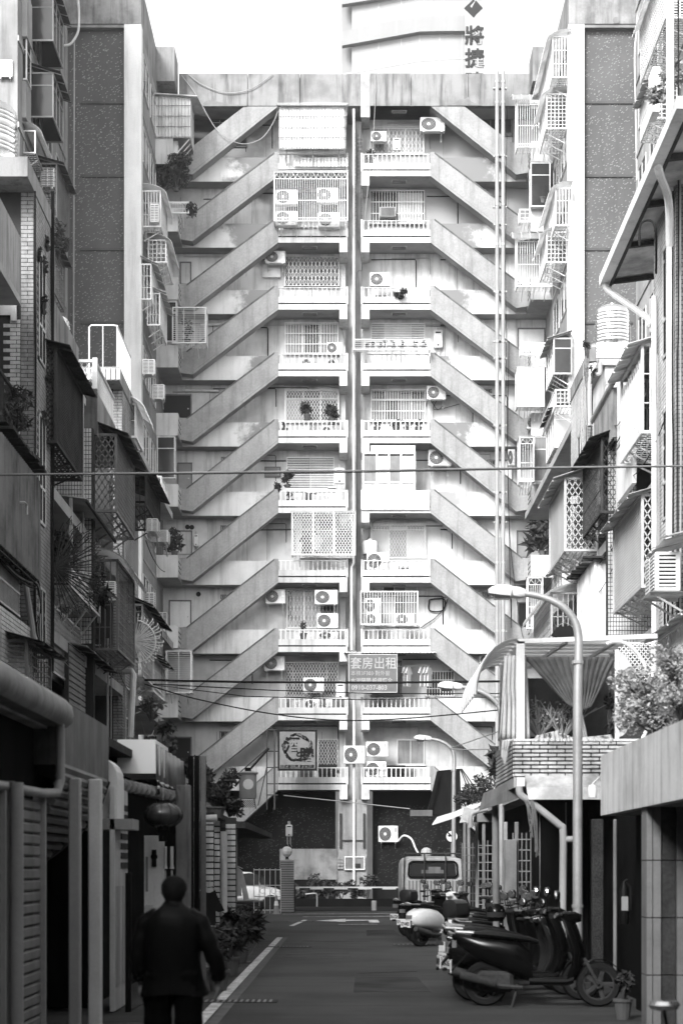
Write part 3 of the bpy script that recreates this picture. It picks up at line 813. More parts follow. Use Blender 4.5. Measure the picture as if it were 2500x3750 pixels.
def side_cage(pa, pb, ya, yb, Xo, d, label, name='window_cage', **k):
    """cage on a side wall. pa/pb: pixel columns of the near and far ends of its outer face, ya/yb: rows of top and bottom at the near end, Xo: x of the outer face"""
    s = (pa-CX)/Xo; s2 = (pb-CX)/Xo; Y0, Y1 = F/s, F/s2
    z1 = CH+(HZ-ya)/s; z0 = CH+(HZ-yb)/s
    left = Xo < 0
    wx_ = Xo-d if left else Xo+d
    return cage(name, label, (wx_, (Y0+Y1)/2, z0), R(90) if left else R(-90), abs(Y1-Y0), z1-z0, d, **k)

# ---------------------------------------------------------------- plants
def leaf_mesh(mb, c, r, n, size, long=2.0, droop=0):
    for _ in range(n):
        while True:
            d = Vector((rnd(-1,1),rnd(-1,1),rnd(-1,1)))
            if .05 < d.length < 1: break
        p = Vector(c)+Vector((d.x*r[0],d.y*r[1],d.z*r[2]))
        a = Vector((rnd(-1,1),rnd(-1,1),rnd(-.6,.8)-droop)).normalized(); s = size*rnd(.6,1.3)
        u = a.cross(Vector((rnd(-1,1),rnd(-1,1),rnd(-1,1)))).normalized()
        q = a*s*long/2
        mb.add([p-q, p+u*s*.4+a*s*.1, p+q, p-u*s*.4+a*s*.1],[(0,1,2,3)])
def stems(mb, base, spots, r=.012):
    b = Vector(base)
    for s in spots:
        s = Vector(s); mid = (b+s)/2+Vector((rnd(-.1,.1),rnd(-.1,.1),rnd(.0,.12)))*(s-b).length
        mb.tube([b,mid,s],[r*1.4,r,r*.4],4,caps=False)
def bush(label, loc, r=(.4,.4,.45), n=300, size=.06, pot=True, mat='leaf', clumps=7, name='potted_plant', cat='potted plant', group=None, h=.25, potr=.16, long=2.0, droop=0):
    t = thing(name, label, cat, loc, 0, group)
    if pot:
        b = MB(); b.lathe([(potr*.7,0),(potr*.95,h*.85),(potr*1.08,h*.86),(potr*1.08,h),(potr*.9,h),(potr*.88,h*.9)],(0,0,0),14); b.build('pot', M['clay'], t)
    else: h = 0
    cl = []; g = MB()
    for k in range(clumps):
        a = rnd(0,2*PI); q = math.sqrt(rnd(0,1)); cl.append((math.cos(a)*q*r[0]*.75, math.sin(a)*q*r[1]*.75, h+r[2]*rnd(.35,1.8)))
    for c in cl: leaf_mesh(g, c, (r[0]*.42,r[1]*.42,r[2]*.38), n//clumps, size, long, droop)
    g.build('foliage', M[mat], t)
    s = MB(); stems(s,(0,0,h*.8),cl,.014); s.build('stem', M['bark'], t)
    return t
def wire(name, label, pts, r=.012, mat='cable', sag=0, n=14, group=None, cat='cable', k=5):
    b = MB()
    if len(pts) == 2 and sag:
        p, q = Vector(pts[0]), Vector(pts[1]); pts = [p.lerp(q,i/n)-Vector((0,0,sag*4*(i/n)*(1-i/n))) for i in range(n+1)]
    b.tube(pts, r, k, caps=False)
    return setp(b.build(name, M[mat], smooth=1), label, cat, group)
def spline(pts, n=6):
    P_ = [Vector(p) for p in pts]; out = []
    for i in range(len(P_)-1):
        a = P_[max(i-1,0)]; b = P_[i]; c = P_[i+1]; d = P_[min(i+2,len(P_)-1)]
        for k in range(n):
            t = k/n; out.append(.5*((2*b)+(c-a)*t+(2*a-5*b+4*c-d)*t*t+(3*b-a-3*c+d)*t**3))
    return out+[P_[-1]]
def text_mesh(body, size, mat, parent, loc, rot=(PI/2,0,0), ext=.006, align='LEFT', name='lettering', sx=1, offset=0):
    cu = bpy.data.curves.new(name, 'FONT'); cu.body = body; cu.size = size; cu.extrude = ext; cu.align_x = align; cu.offset = offset; cu.resolution_u = 2
    o = bpy.data.objects.new(name, cu); C.objects.link(o)
    dg = bpy.context.evaluated_depsgraph_get(); dg.update(); me = bpy.data.meshes.new_from_object(o.evaluated_get(dg)); bpy.data.objects.remove(o)
    me.materials.clear(); me.materials.append(M[mat] if isinstance(mat,str) else mat)
    o = bpy.data.objects.new(name, me); C.objects.link(o); o.parent = parent; o.location = loc; o.rotation_euler = rot; o.scale = (sx,1,1)
    return o
# shirts on hangers (thickened cloth outline)
def shirt(label, loc, rz=0, w=.5, h=.7, mat='cloth', group=None, sleeve=.5, name='hanging_shirt'):
    t = thing(name, label, 'clothes', loc, rz, group)
    L = [(-.1,0),(-.5*w,-.08),(-.5*w-.12,-.08-sleeve*.8),(-.5*w-.02,-.1-sleeve*.82),(-.42*w,-.3),(-.45*w,-h),(.45*w,-h),(.42*w,-.3),(.5*w+.02,-.1-sleeve*.82),(.5*w+.12,-.08-sleeve*.8),(.5*w,-.08),(.1,0),(0,-.05)]
    b = MB(); b.prism(L,'y',-.03,.03); b.build('cloth', M[mat], t)
    b = MB(); b.tube([(-.2,0,-.03),(0,0,.06),(.2,0,-.03)],.008,4); b.tube([(0,0,.06),(0,0,.12),(.03,0,.15)],.006,4); b.build('hanger', M['galv'], t)
    return t
# ---------------------------------------------------------------- things on the block's front
Z = lambda py: fz(py)
for a in [
 (970,1045,918,963,YF+.95,'beside the folding-grille window, three storeys below the roof on the left',1),
 (1195,1252,1253,1295,YF+.45,'small, on the white bar grille of the fourth left window',0),
 (1105,1152,1313,1345,YF+.75,'left one of two behind the fourth left landing rail',0),
 (1200,1240,1315,1345,YF+.75,'right one of two behind the fourth left landing rail',0),
 (1180,1222,1560,1590,YF+.75,'half hidden by plants behind the fifth left landing rail',0),
 (972,1045,2158,2210,YF+.95,'wall unit under the stairs left of the ornate grille, eighth left landing',1),
 (1152,1236,2160,2213,YF+.5,'upper one of the stacked pair by the ornate grille, eighth left landing',1),
 (1160,1238,2246,2300,YF+.5,'lower one of the stacked pair by the ornate grille, eighth left landing',0),
 (1167,1238,2313,2340,YF+.7,'behind the eighth left landing rail, under the stacked pair',0),
 (966,1042,2402,2455,YF+.95,'wall unit under the stairs, ninth left landing',1),
 (1110,1186,2481,2536,YF+.5,'in front of the dark lattice window, ninth left landing',1),
 (1116,1172,2560,2600,YF+.7,'behind the ninth left landing rail under the other one',0),
 (1358,1416,480,517,YF+.9,'small, by the top right window',1),
 (1538,1628,428,480,YF+.8,'big, under the top right stairs just below the roof',1),
 (1354,1426,997,1047,YF+.6,'alone on the blank wall of the third right landing',0),
 (1562,1632,1412,1462,YF+.95,'with looped cable below it, right of the fifth right window',1),
 (1568,1652,1646,1705,YF+.85,'dark framed, right of the white enclosed balcony',1),
 (1342,1424,2022,2086,YF+.45,'standing on the seventh right landing below a round tank',0),
 (1335,1392,2190,2245,YF+.6,'upper left one inside the white cage, eighth right landing',0),
 (1338,1395,2245,2292,YF+.5,'lower left one inside the white cage, eighth right landing',0),
 (1448,1515,2245,2292,YF+.5,'right one inside the white cage, eighth right landing',0),
 (1258,1336,2731,2797,YF+.25,'hung across the central pipe just above the ground storey',0),
 (1340,1420,2716,2771,YF+.45,'upper one of the stacked pair right of the central pipe',0),
 (1338,1414,2788,2845,YF+.5,'lower one of the stacked pair behind the lowest right rail',0),
 (1385,1457,3024,3084,YB-.02,'on the dark mosaic wall beside the parked van',1),
 (1755,1810,2398,2440,YB-.05,'in shade behind the white terrace canopy',0),
 (1858,1885,1645,1705,YF+.9,'dark unit behind the two tall pipes',0)]:
    acp(*a[:5], 'white air conditioner '+a[5], br=bool(a[6]))
# white ornate cage with four conditioners inside
c = cage('window_cage','white ornate arched cage full of air conditioners on the second left landing',(fx(1139),YF-.02,Z(832)),0,3.15,(832-655)/84,.75,front='arch',side='arch',mat='steelw',awning='flat',brackets=5,aw='awn')
for (px,py) in ((1045,722),(1195,715),(1045,800),(1200,805)):
    acp(px-36,px+44,py-28,py+26,YF-.1,'white air conditioner inside the ornate cage, %s %s' % ('upper' if py<760 else 'lower','left' if px<1100 else 'right'),br=False)
# corrugated box hut at the top left landing
def corr_panel(name,label,px0,px1,py0,py1,Yf,dep,mat='corr',rails=4,pitch=.115,cat='sheet box'):
    t = thing(name,label,cat,(fx((px0+px1)/2),Yf+dep,Z(py1)))
    s = F/Yf; w = (px1-px0)/s; h = (py1-py0)/s; z0 = CH+(HZ-py1)/s-Z(py1)
    n = int(w/pitch); P0 = []
    for k in range(n+1):
        x = -w/2+w*k/n
        P0 += [(x,-dep),(x+pitch*.3,-dep),(x+pitch*.45,-dep-.055),(x+pitch*.6,-dep)]
    P0 = [p for p in P0 if p[0] <= w/2]
    b = MB()
    for (a,c) in zip(P0[:-1],P0[1:]): b.add([(a[0],a[1],z0),(c[0],c[1],z0),(c[0],c[1],z0+h),(a[0],a[1],z0+h)],[(0,1,2,3)])
    b.build('front_sheet', M[mat], t)
    b = MB(); b.box(-w/2,-dep+.01,z0,-w/2+.02,0,z0+h); b.box(w/2-.02,-dep+.01,z0,w/2,0,z0+h); b.build('side_sheet', M[mat], t)
    b = MB()
    for k in range(rails): b.box(-w/2,-dep-.075,z0+h*k/(rails-1) if rails>1 else z0,w/2,-dep-.057,z0+h*k/(rails-1)+.025)
    b.build('rail', M['stain'], t)
    return t,w,h,z0
t,w,h,z0 = corr_panel('sheet_box','white corrugated sheet box with tiled lip over the top left landing',1023,1266,392,545,YF-.55,.55,rails=5)
b = MB(); n=22
for k in range(n): b.box(-w/2-.08+(w+.16)*k/n,-.75,z0+h,-w/2-.08+(w+.16)*(k+.9)/n,0,z0+h+.05)
b.box(-w/2-.1,-.78,z0+h+.051,w/2+.1,0,z0+h+.08); b.build('roof', M['slab'], t)
b = MB()
for k in range(5): b.box(-w/2,-.5,z0-.22+k*.045,w/2,-.48,z0-.2+k*.045)
for x in (-w/2+.3,0,w/2-.3): b.box(x,-.47,z0-.7,x+.04,-.43,z0)
b.build('lower_louvre', M['steelg'], t)
b = MB()
for k in range(16): x=-w/2+.6+k*.15; b.box(x,-.2,z0-.62,x+.12,-.18,z0-.23)
b.build('lower_sheet', M['corr'], t)
# rooftop shed at the upper left corner
t,w,h,z0 = corr_panel('sheet_shed','white corrugated shed with sloping roof on the upper left corner balcony',580,712,352,505,YF-1.7,1.7,rails=5,pitch=.13)
b = MB(); b.sheet([(-w/2-.1,-1.9,z0+h+.02),(w/2+.3,-1.9,z0+h-.1)],[(-w/2-.1,.1,z0+h+.25),(w/2+.55,.1,z0+h-.12)],.05); b.build('roof', M['awn'], t)
b = MB(); b.box(-w/2,-1.68,z0-1.1,w/2-.75,-1.6,z0-.004); b.build('lower_panel', M['slab'], t)
for k in range(3): b = MB(); b.bar((w/2-.05,-1.6+k*.5,z0),(w/2-.7,-1.5+k*.5,z0-.7),.035); b.build('bracket', M['steelw'], t)
# folding lattice cage, seventh left landing (projects)
c = cage('window_cage','big white lattice cage over the left landing above the stacked conditioners',(fx(1185),YF-.02,Z(2041)),0,2.72,(2041-1885)/84,.6,front='lattice',side='lattice',awning='flat',brackets=4,t=.02)
for x in (-.45,.45):
    b = MB(); b.box(x-.035,-.64,0,x+.035,-.58,1.86); b.build('mullion', M['steelw'], c)
shirt('dark shirt drying inside the big white lattice cage',(fx(1125),YF+.1,Z(1955)),0,.5,.75,'clothd',sleeve=.3)
shirt('pale shirt drying inside the big white lattice cage',(fx(1160),YF+.12,Z(1955)),.5,.4,.7,'cloth',sleeve=.3)
# white bar cage, eighth right landing
c = cage('window_cage','plain white bar cage holding air conditioners on the eighth right landing',(fx(1424),YF-.02,Z(2291)),0,2.45,(2291-2172)/84,.4,front='bars',side='bars',awning=None,brackets=0,t=.014)
# enclosed balcony, sixth right landing
t = thing('enclosed_balcony','bright white enclosed balcony with sliding windows on the sixth right landing','enclosed balcony',(fx(1424),YF+.4,Z(1877)))
def LB(x0,y0,z0,x1,y1,z1): return MB().box(fx(x0)-fx(1424),y0-.4,Z(z0)-Z(1877),fx(x1)-fx(1424),y1-.4,Z(z1)-Z(1877))
LB(1357,.05,1665,1520,.4,1630).build('upper_panel', M['white'], t)
LB(1322,-.1,1868,1572,0,1797).build('parapet_sheet', M['corr'], t)
f = MB()
for x in (1326,1376,1420,1464,1514): f.add(*(lambda m:(m.v,m.f))(LB(x,-.06,1790,x+7,.06,1663)))
for z in (1663,1771,1795): f.add(*(lambda m:(m.v,m.f))(LB(1326,-.07,z,1521,.07,z-7)))
f.build('window_frame', M['white'], t)
for k,(a,c_) in enumerate(((1333,1376),(1383,1420),(1427,1464),(1471,1514))): LB(a,-.01,1764,c_,.01,1670).build('pane', M['frost' if k%2 else 'glass2'], t)
LB(1326,0,1789,1520,.02,1772).build('lower_panel', M['white'], t)
# shelf cage with planters, fourth right landing
t = cage('plant_shelf','wire shelf full of potted plants in front of the louvred window, right landing',(fx(1432),YF-.02,Z(1291)),0,3.3,.42,.45,front='rods',side='rods',mat='steelw',awning=None,brackets=3,cat='plant shelf',t=.008)
for k,px in enumerate((1345,1365,1390,1410,1440,1470,1520,1550)):
    bush('small potted plant on the wire shelf, number %s from the left' % ['one','two','three','four','five','six','seven','eight'][k],(fx(px),YF-.25,Z(1290)+.02),(.13,.13,.16),50,.05,h=.14,potr=.1,clumps=3,group='pots on the wire shelf')
# heaters and boxes
def heater(px0,px1,py0,py1,label,Y=YB,mat='ac'):
    p = at((px0+px1)/2,py1,Y-.25); w=(px1-px0)*(Y-.25)/F; h=(py1-py0)*(Y-.25)/F
    t = thing('water_heater',label,'water heater',(p.x,Y,p.z))
    b = MB(); b.cbox(-w/2,-.22,0,w/2,-.02,h,.025); b.build('casing', M[mat], t)
    b = MB(); b.box(-w*.3,-.225,h*.8,w*.3,-.221,h*.88); b.box(-w*.12,-.225,h*.1,w*.12,-.221,h*.2); b.build('vent_slot', M['acd'], t)
    b = MB()
    for x in (-w*.25,w*.2): b.tube([(x,-.12,0),(x,-.12,-.25),(x+.05,-.06,-.35)],.015,6)
    b.tube([(0,-.12,h),(0,-.12,h+.12)],.05,8); b.build('pipe', M['galv'], t)
heater(1437,1467,503,549,'small white water heater between the conditioner and window, top right landing')
heater(1587,1620,1206,1272,'white gas water heater under the stairs right of the louvred window')
heater(1226,1260,1713,1770,'white heater hung at the right of the blinds window, sixth left landing',YF+.5)
heater(710,726,1955,2000,'meter with pipes on the wall beside the left stairs')
heater(1230,1262,2500,2560,'white upright box at the right end of the ninth left landing',YF+.7)
b = MB(); p = at(994,1017,YB-.1); q = at(960-0,970,YB-.1); b.box(at(962,0,YB).x,YB-.2,p.z,at(1028,0,YB).x,YB-.003,q.z); setp(b.build('meter_box', M['white']),'blank white box under the conditioner with folding grille beside it','box')
t = thing('window_conditioner','dark framed window conditioner set in the wall, sixth left landing','air conditioner',(fx(994),YB,Z(1722)))
b = MB(); b.box(-.36,-.12,0,.36,-.003,.45); b.build('frame', M['steelg'], t)
b = MB(); b.box(-.3,-.14,.05,.3,-.121,.4); b.build('front', M['soffit'], t)
b = MB()
for k in range(8): b.box(-.27,-.155,.07+k*.04,.2,-.141,.085+k*.04)
b.build('louvre_slat', M['steelg'], t)
t = thing('window_conditioner','window conditioner poking out of the barred window, second right landing','air conditioner',(fx(1421),YB-.1,Z(765)))
b = MB(); b.cbox(-.36,-.4,0,.36,0,.44,.02); b.build('body', M['soffit'], t)
b = MB()
for k in range(8): b.box(-.3,-.415,.05+k*.045,.3,-.401,.075+k*.045)
b.build('louvre_slat', M['steelg'], t)
b = MB(); b.lathe([(.34,0),(.36,.05),(.36,.5),(.3,.58),(.1,.62),(.08,.68)],(fx(1355),YF+.6,Z(2022)),16); setp(b.build('water_jar', M['ac'], smooth=1),'small round lidded tank above the conditioner on the seventh right landing','tank')
# plants on landings
def lp(px,py,lab,r=(.3,.25,.3),n=160,Y=YF+.35,size=.06,mat='leaf',pot=True,**k):
    p = at(px,py,Y); return bush(lab,(p.x,Y,p.z),r,n,size,pot=pot,mat=mat,**k)
lp(1465,1095,'spiky plant spilling over the third right landing rail',(.32,.25,.22),220,YF-.05,.1,long=3,droop=.6,pot=False)
lp(1355,600,'small grassy plant at the left end of the top right landing',(.15,.15,.2),80,size=.08,long=3)
for k,px in enumerate((1378,1450,1490,1530)): lp(px,1585,'leafy pot plant behind the fifth right landing rail, number %s' % ['one','two','three','four'][k],(.3,.2,.16),150,group='pots behind the fifth right rail')
lp(1052,1785,'dark bushy plant standing on the sixth left landing rail',(.25,.25,.33),380,YF+.1,.08,long=3,h=.1)
lp(1020,1800,'small spiky plant at the left end of the sixth left landing',(.18,.15,.18),120,YF+.1,.09,long=3,pot=False)
lp(1062,1850,'potted plant behind the sixth left landing rail',(.18,.15,.2),100)
lp(1125,1540,'drooping plant behind the fifth left rail beside the lattice window',(.25,.2,.25),100,YF+.3,.12,long=4,droop=.5)
lp(1215,1555,'long-leaved plant by the right end of the fifth left rail',(.3,.2,.3),110,YF+.3,.12,long=4,droop=.4)
lp(1040,1590,'small pot plant at the left end of the fifth left landing',(.12,.1,.16),60)
lp(1110,2340,'spindly plant behind the eighth left landing rail',(.15,.1,.3),90)
lp(645,700,'dark green shrub on the upper left corner balcony',(.75,.5,.75),1100,YF-1.6,.1,clumps=14,h=.1)
lp(600,700,'loose leafy shrub behind the dark one on the upper left balcony',(.7,.4,.7),600,YF-1.0,.08,clumps=14,mat='leaf',h=.1)
lp(735-30,800,'shrub hanging below the upper left flower box',(.35,.3,.4),260,YF-1.7,.09,pot=False,droop=.6)
lp(640,2040,'fern-like potted plant on the left corner balcony with two vents',(.55,.4,.5),330,YF-1.0,.1,long=3,droop=.3)
lp(1985,2040,'big broad-leaved plant on the right corner balcony',(.8,.5,.75),260,YF-1.0,.22,long=3,droop=.2,clumps=10)
lp(1990-5,745,'small conifer in the white basket on the upper right corner',(.2,.2,.3),120,YF-1.7,.06)
# clothes on the ninth right landing, rental sign
for k,(px,w_) in enumerate(((1484,.32),(1497,.3),(1545,.3),(1560,.28),(1572,.3))):
    shirt('%s garment on the drying line under the tiled lip, number %s from the left' % (['white','white','striped pale','white','pale'][k],['one','two','three','four','five'][k]),(fx(px),YF+.35,Z(2440)),R(55),w_,.85,'cloth',group='clothes drying on the ninth right landing',sleeve=.25)
b = MB(); b.tube([(fx(1455),YF+.35,Z(2436)),(fx(1578),YF+.35,Z(2436))],.015,6); setp(b.build('drying_rod', M['galv'], smooth=1),'drying rod with clothes beside the rental sign','rod')
t = thing('tiled_lip','narrow ribbed roof strip over the rental sign','roof strip',(fx(1420),YF,Z(2398)))
for k in range(26):
    x = fx(1255)+.02+k*.155-fx(1420); b = MB(); b.sheet([(x,-.45,.02),(x+.075,-.45,.05),(x+.15,-.45,.02)],[(x,.1,.12),(x+.075,.1,.15),(x+.15,.1,.12)],.012); b.build('tile', M['corr'], t)
M['signtext'] = gm('faded_sign_lettering',.42,.6,.2,3,.1)
signm = gm('rental_sign_board', .15, .5, .15, 2, .1); signf = M['frost']
t = thing('rental_sign','grey rental sign with white Chinese lettering and a phone number','sign',(fx(1364),YF-.5,Z(2540)))
W_ = (1452-1276)/84; Hh = (2540-2402)/84
b = MB(); b.box(-W_/2,-.06,0,W_/2,.02,Hh); b.build('board', signm, t)
b = MB(); frame2(b,-W_/2+.02,W_/2-.02,.02,Hh-.02,-.05,.03); b.build('frame', M['galv'], t)
text_mesh('套房出租',.545,'signtext',t,(-W_/2+.06,-.072,Hh-.585),offset=.004,sx=.93)
text_mesh('本棟3F303·對外窗',.235,'signtext',t,(-W_/2+.09,-.072,Hh-.90),sx=.94,offset=0)
text_mesh('水泥隔間·設備齊全',.232,'signtext',t,(-W_/2+.09,-.072,Hh-1.215),sx=.94,offset=.004)
text_mesh('0910-037-803',.275,'signtext',t,(-W_/2+.12,-.072,Hh-1.53),sx=1.0,offset=.006)
for x in (-.7,.7):
    b = MB(); b.box(x-.02,.021,.4,x+.02,.5,.44); b.build('bracket', M['steeld'], t)
# restaurant sign with brush characters in a round wreath
YS = YF-2.0; sx_ = F/YS
t = thing('restaurant_sign','square restaurant sign with dark brush characters over a round wreath','sign',(at(1089,0,YS).x,YS,at(0,2822,YS).z))
W_ = (1161-1017)/sx_; Hh = (2822-2673)/sx_
b = MB(); b.box(-W_/2,-.05,0,W_/2,.15,Hh); b.build('box', M['black'], t)
b = MB(); b.box(-W_/2+.08,-.062,.08,W_/2-.08,-.051,Hh-.08); b.build('face', gm('sign_face',.2,.5,.25,1.5,.15), t)
g = MB(); cz = Hh*.56
for k in range(260):
    a = rnd(0,2*PI); r = rnd(.47,.6)*(1+.05*math.sin(5*a)); x,z = r*math.cos(a)*1.05,cz+r*math.sin(a); l = rnd(.04,.12)
    g.bar((x,-.068,z),(x-l*math.sin(a),-.068,z+l*math.cos(a)),rnd(.02,.05),.004,up=(0,1,0))
g.build('wreath_print', gm('sign_wreath',.04,.6,.3,5,0), t)
dkm = gm('sign_ink',.012,.6,0,1,0)
text_mesh('酒',.66,dkm,t,(-.52,-.075,Hh*.5),offset=.02,name='character',sx=.95)
text_mesh('と',.3,dkm,t,(-.1,-.075,Hh*.35),offset=.015,name='character')
text_mesh('膳',.62,dkm,t,(.08,-.075,Hh*.26),offset=.02,name='character')
text_mesh('日式居酒屋.家庭料理',.157,dkm,t,(-W_/2+.1,-.075,.11),offset=.003)
g = MB()
xr = at(1005,0,YS).x-at(1089,0,YS).x; zt = at(0,2672,YS).z-at(0,2822,YS).z; z_b = at(0,2965,YS).z-at(0,2822,YS).z
xl = at(977,0,YS).x-at(1089,0,YS).x
g.bar((xr,.05,z_b),(xr,.05,zt),.07); g.bar((xl,.05,z_b),(xl,.05,zt),.05)
for py in (2672,2751,2810,2870,2911): z = at(0,py,YS).z-at(0,2822,YS).z; g.bar((xl,.05,z),(-W_/2,.05,z),.05)
pz = lambda px,py: (at(px,0,YS).x-at(1089,0,YS).x,.05,at(0,py,YS).z-at(0,2822,YS).z)
g.bar(pz(840,2862),pz(977,2742),.05); g.bar(pz(945,2950),pz(977,2808),.05)
g.build('support_frame', M['steeld'], t)
# cables of the block
wire('cable','pale slack cable looping from the roof parapet down the left stairs',spline([at(690,272,YF-.1),at(740,310,YF-.1),at(830,340,YF-.1),at(920,325,YF-.1),at(1000,270,YF-.1)]),.02,'cablel')
wire('cable','thin pale cable looping under the top left stairs',spline([at(665,275,YF-.15),at(720,350,YF-.15),at(790,470,YF-.15),at(850,515,YF-.15),at(900,527,YF-.15),at(960,505,YF-.15),at(1000,450,YF-.15),at(1020,400,YF-.15)]),.018,'cablel')
wire('cable','dark cable hanging beside the two tall pipes',spline([at(1856,390,YF-.2),at(1850,900,YF-.2),at(1855,1500,YF-.2),at(1862,1900,YF-.2),at(1870,2300,YF-.2)]),.014)
wire('cable','second dark cable sagging right of the tall pipes',spline([at(1862,1250,YF-.2),at(1858,1700,YF-.2),at(1868,2000,YF-.2),at(1900,2260,YF-.2),at(1915,2340,YF-.2)]),.014)
wire('cable','dark cable running down beside the central drain pipe',spline([at(1310,880,YF),at(1325,985,YF),at(1303,1030,YF),at(1304,1400,YF),at(1306,1900,YF),at(1302,2380,YF)]),.013)
wire('cable','thin white string hanging from the roof on the right of the centre',spline([at(1372,275,YF-.1),at(1375,330,YF-.1),at(1362,560,YF-.1),at(1345,700,YF-.1),at(1330,850,YF-.1)]),.012,'cablel')
for (pts,lab) in (([(975,2165),(1060,2150),(1180,2150),(1235,2180),(1240,2300)],'eighth'),([(1045,2425),(1100,2418),(1180,2420),(1196,2450),(1196,2500)],'ninth'),([(1040,1410),(1130,1412),(1225,1418),(1242,1440),(1243,1520)],'fifth'),([(1000,1165),(1150,1165),(1230,1170),(1255,1225),(1260,1260)],'fourth')):
    wire('conduit','bundle of pale conduits along the wall of the %s left landing' % lab,spline([at(x,y,YB-.08) for x,y in pts]),.03,'cablel',cat='conduit')
wire('conduit','loop of cable under the conditioner right of the fifth right window',spline([at(x,y,YB-.1) for x,y in ((1558,1490),(1570,1462),(1600,1498),(1620,1485),(1622,1462),(1600,1465),(1590,1500),(1680,1480))]),.014,'cable',cat='conduit')
wire('conduit','white conduit curving from the seventh right window down to the conditioner',spline([at(x,y,YB-.1) for x,y in ((1600,1905),(1480,1903),(1380,1905),(1362,1930),(1348,1970),(1325,2000),(1335,2035))]),.03,'cablel',cat='conduit')
wire('conduit','black bracket pipe and loose wires on the eighth right wall',spline([at(x,y,YB-.1) for x,y in ((1572,2195),(1572,2235),(1620,2235),(1625,2195),(1574,2195))]),.03,'black',cat='conduit')
wire('conduit','dark cable trailing down the eighth right wall',spline([at(x,y,YB-.1) for x,y in ((1640,2190),(1622,2230),(1590,2265),(1560,2285),(1540,2300))]),.02,'cable',cat='conduit')
for k,(px,py) in enumerate(((687,1930),(703,1931),(727,2176))):
    b = MB(); b.lathe([(.1,-.03),(.11,0)],(at(px,py,YB).x,YB-.01,at(px,py,YB).z),12,'y'); setp(b.build('vent_hole', M['black']),['smaller round black vent by the left stairs','larger round black vent by the left stairs','lone round black vent over the white door'][k],'vent')
for (x,y,x2,y2,l) in ((680,1430,800,1432,'fifth'),(735,1190,810,1188,'fourth')):
    wire('conduit','pale pipe along the wall above the %s left outer landing' % l,[at(x,y,YB-.1),at(x2,y2,YB-.1)],.05,'pipew',cat='conduit')
# small things cluttering the landings
BOXL = ['white box behind the sixth left rail, nearest the pot plant','brown crate behind the sixth left rail','white tub behind the sixth left rail, right of the crate','metal tray fixed above the sixth left rail','white bracket shelf at the right end above the sixth left rail','grey pail at the left end behind the ninth left rail','pale bundle beside the grey pail behind the ninth left rail','white box near the right end behind the ninth left rail','grey box at the right end behind the ninth left rail','low grey box behind the seventh right rail','low white box behind the seventh right rail','black heap behind the lowest right rail','grey box right of the black heap behind the lowest right rail','grey crate behind the lowest left rail','dark cabinet behind the lowest left rail','pale sack at the left end behind the lowest left rail','low grey box behind the third right rail']
for k,(px,py,w_,h_,m_) in enumerate(((1095,1845,.3,.45,'white'),(1130,1845,.25,.4,'clay'),(1185,1845,.4,.35,'white'),(1140,1808,.5,.14,'galv'),(1215,1790,.35,.08,'white'),(1058,2600,.2,.5,'steelg'),(1085,2600,.2,.4,'cloth'),(1205,2590,.3,.4,'white'),(1240,2595,.3,.5,'steelg'),(1370,2080,.6,.18,'steelg'),(1480,2083,.5,.15,'white'),(1450,2845,.8,.5,'clothd'),(1505,2845,.4,.4,'steelg'),(1120,2850,.7,.5,'steelg'),(1200,2850,.8,.6,'dark'),(1060,2850,.4,.5,'cloth'),(1395,1105,.5,.25,'steelg'))):
    p = at(px,py,YF+.5); b = MB(); b.cbox(p.x-w_/2,YF+.35,p.z,p.x+w_/2,YF+.65,p.z+h_,.02)
    setp(b.build('storage_box', M[m_]), BOXL[k], 'box')
# ---------------------------------------------------------------- walk-up blocks on both sides
def brickwall(T, axis, a0, a1, z0, z1, c, out, mat, L=.23, Hc=.07, holes=(), limit=300, name='brick', nearY=None):
    """running-bond bricks proud of the plane axis=c, facing out(+1/-1)"""
    sp = []; n = 0; z = z0; loc = T.location
    while z < z1-.02:
        off_ = (n % 2)*L/2; a = a0-off_
        while a < a1:
            p, q = max(a,a0)+.006, min(a+L,a1)-.006
            if q-p > .03:
                mz = z+Hc/2; ma = (p+q)/2
                if not any(h[0] < ma < h[1] and h[2] < mz < h[3] for h in holes):
                    dz = min(Hc,z1-z)-.012; th = .03+rnd(-.004,.004); cc = c-out*.012
                    if axis == 'y': l = (ma, cc, mz); s_ = (q-p, th, dz); key = 1/max(1,c)
                    else: l = (cc, ma, mz); s_ = (th, q-p, dz); key = 1/max(1,ma)
                    sp.append((key*(1 if l[2] > 2 else .5), (l[0]-loc[0],l[1]-loc[1],l[2]-loc[2]), s_))
            a += L
        z += Hc; n += 1
    pieces(name, None, M[mat] if isinstance(mat,str) else mat, T, sp, limit=limit)
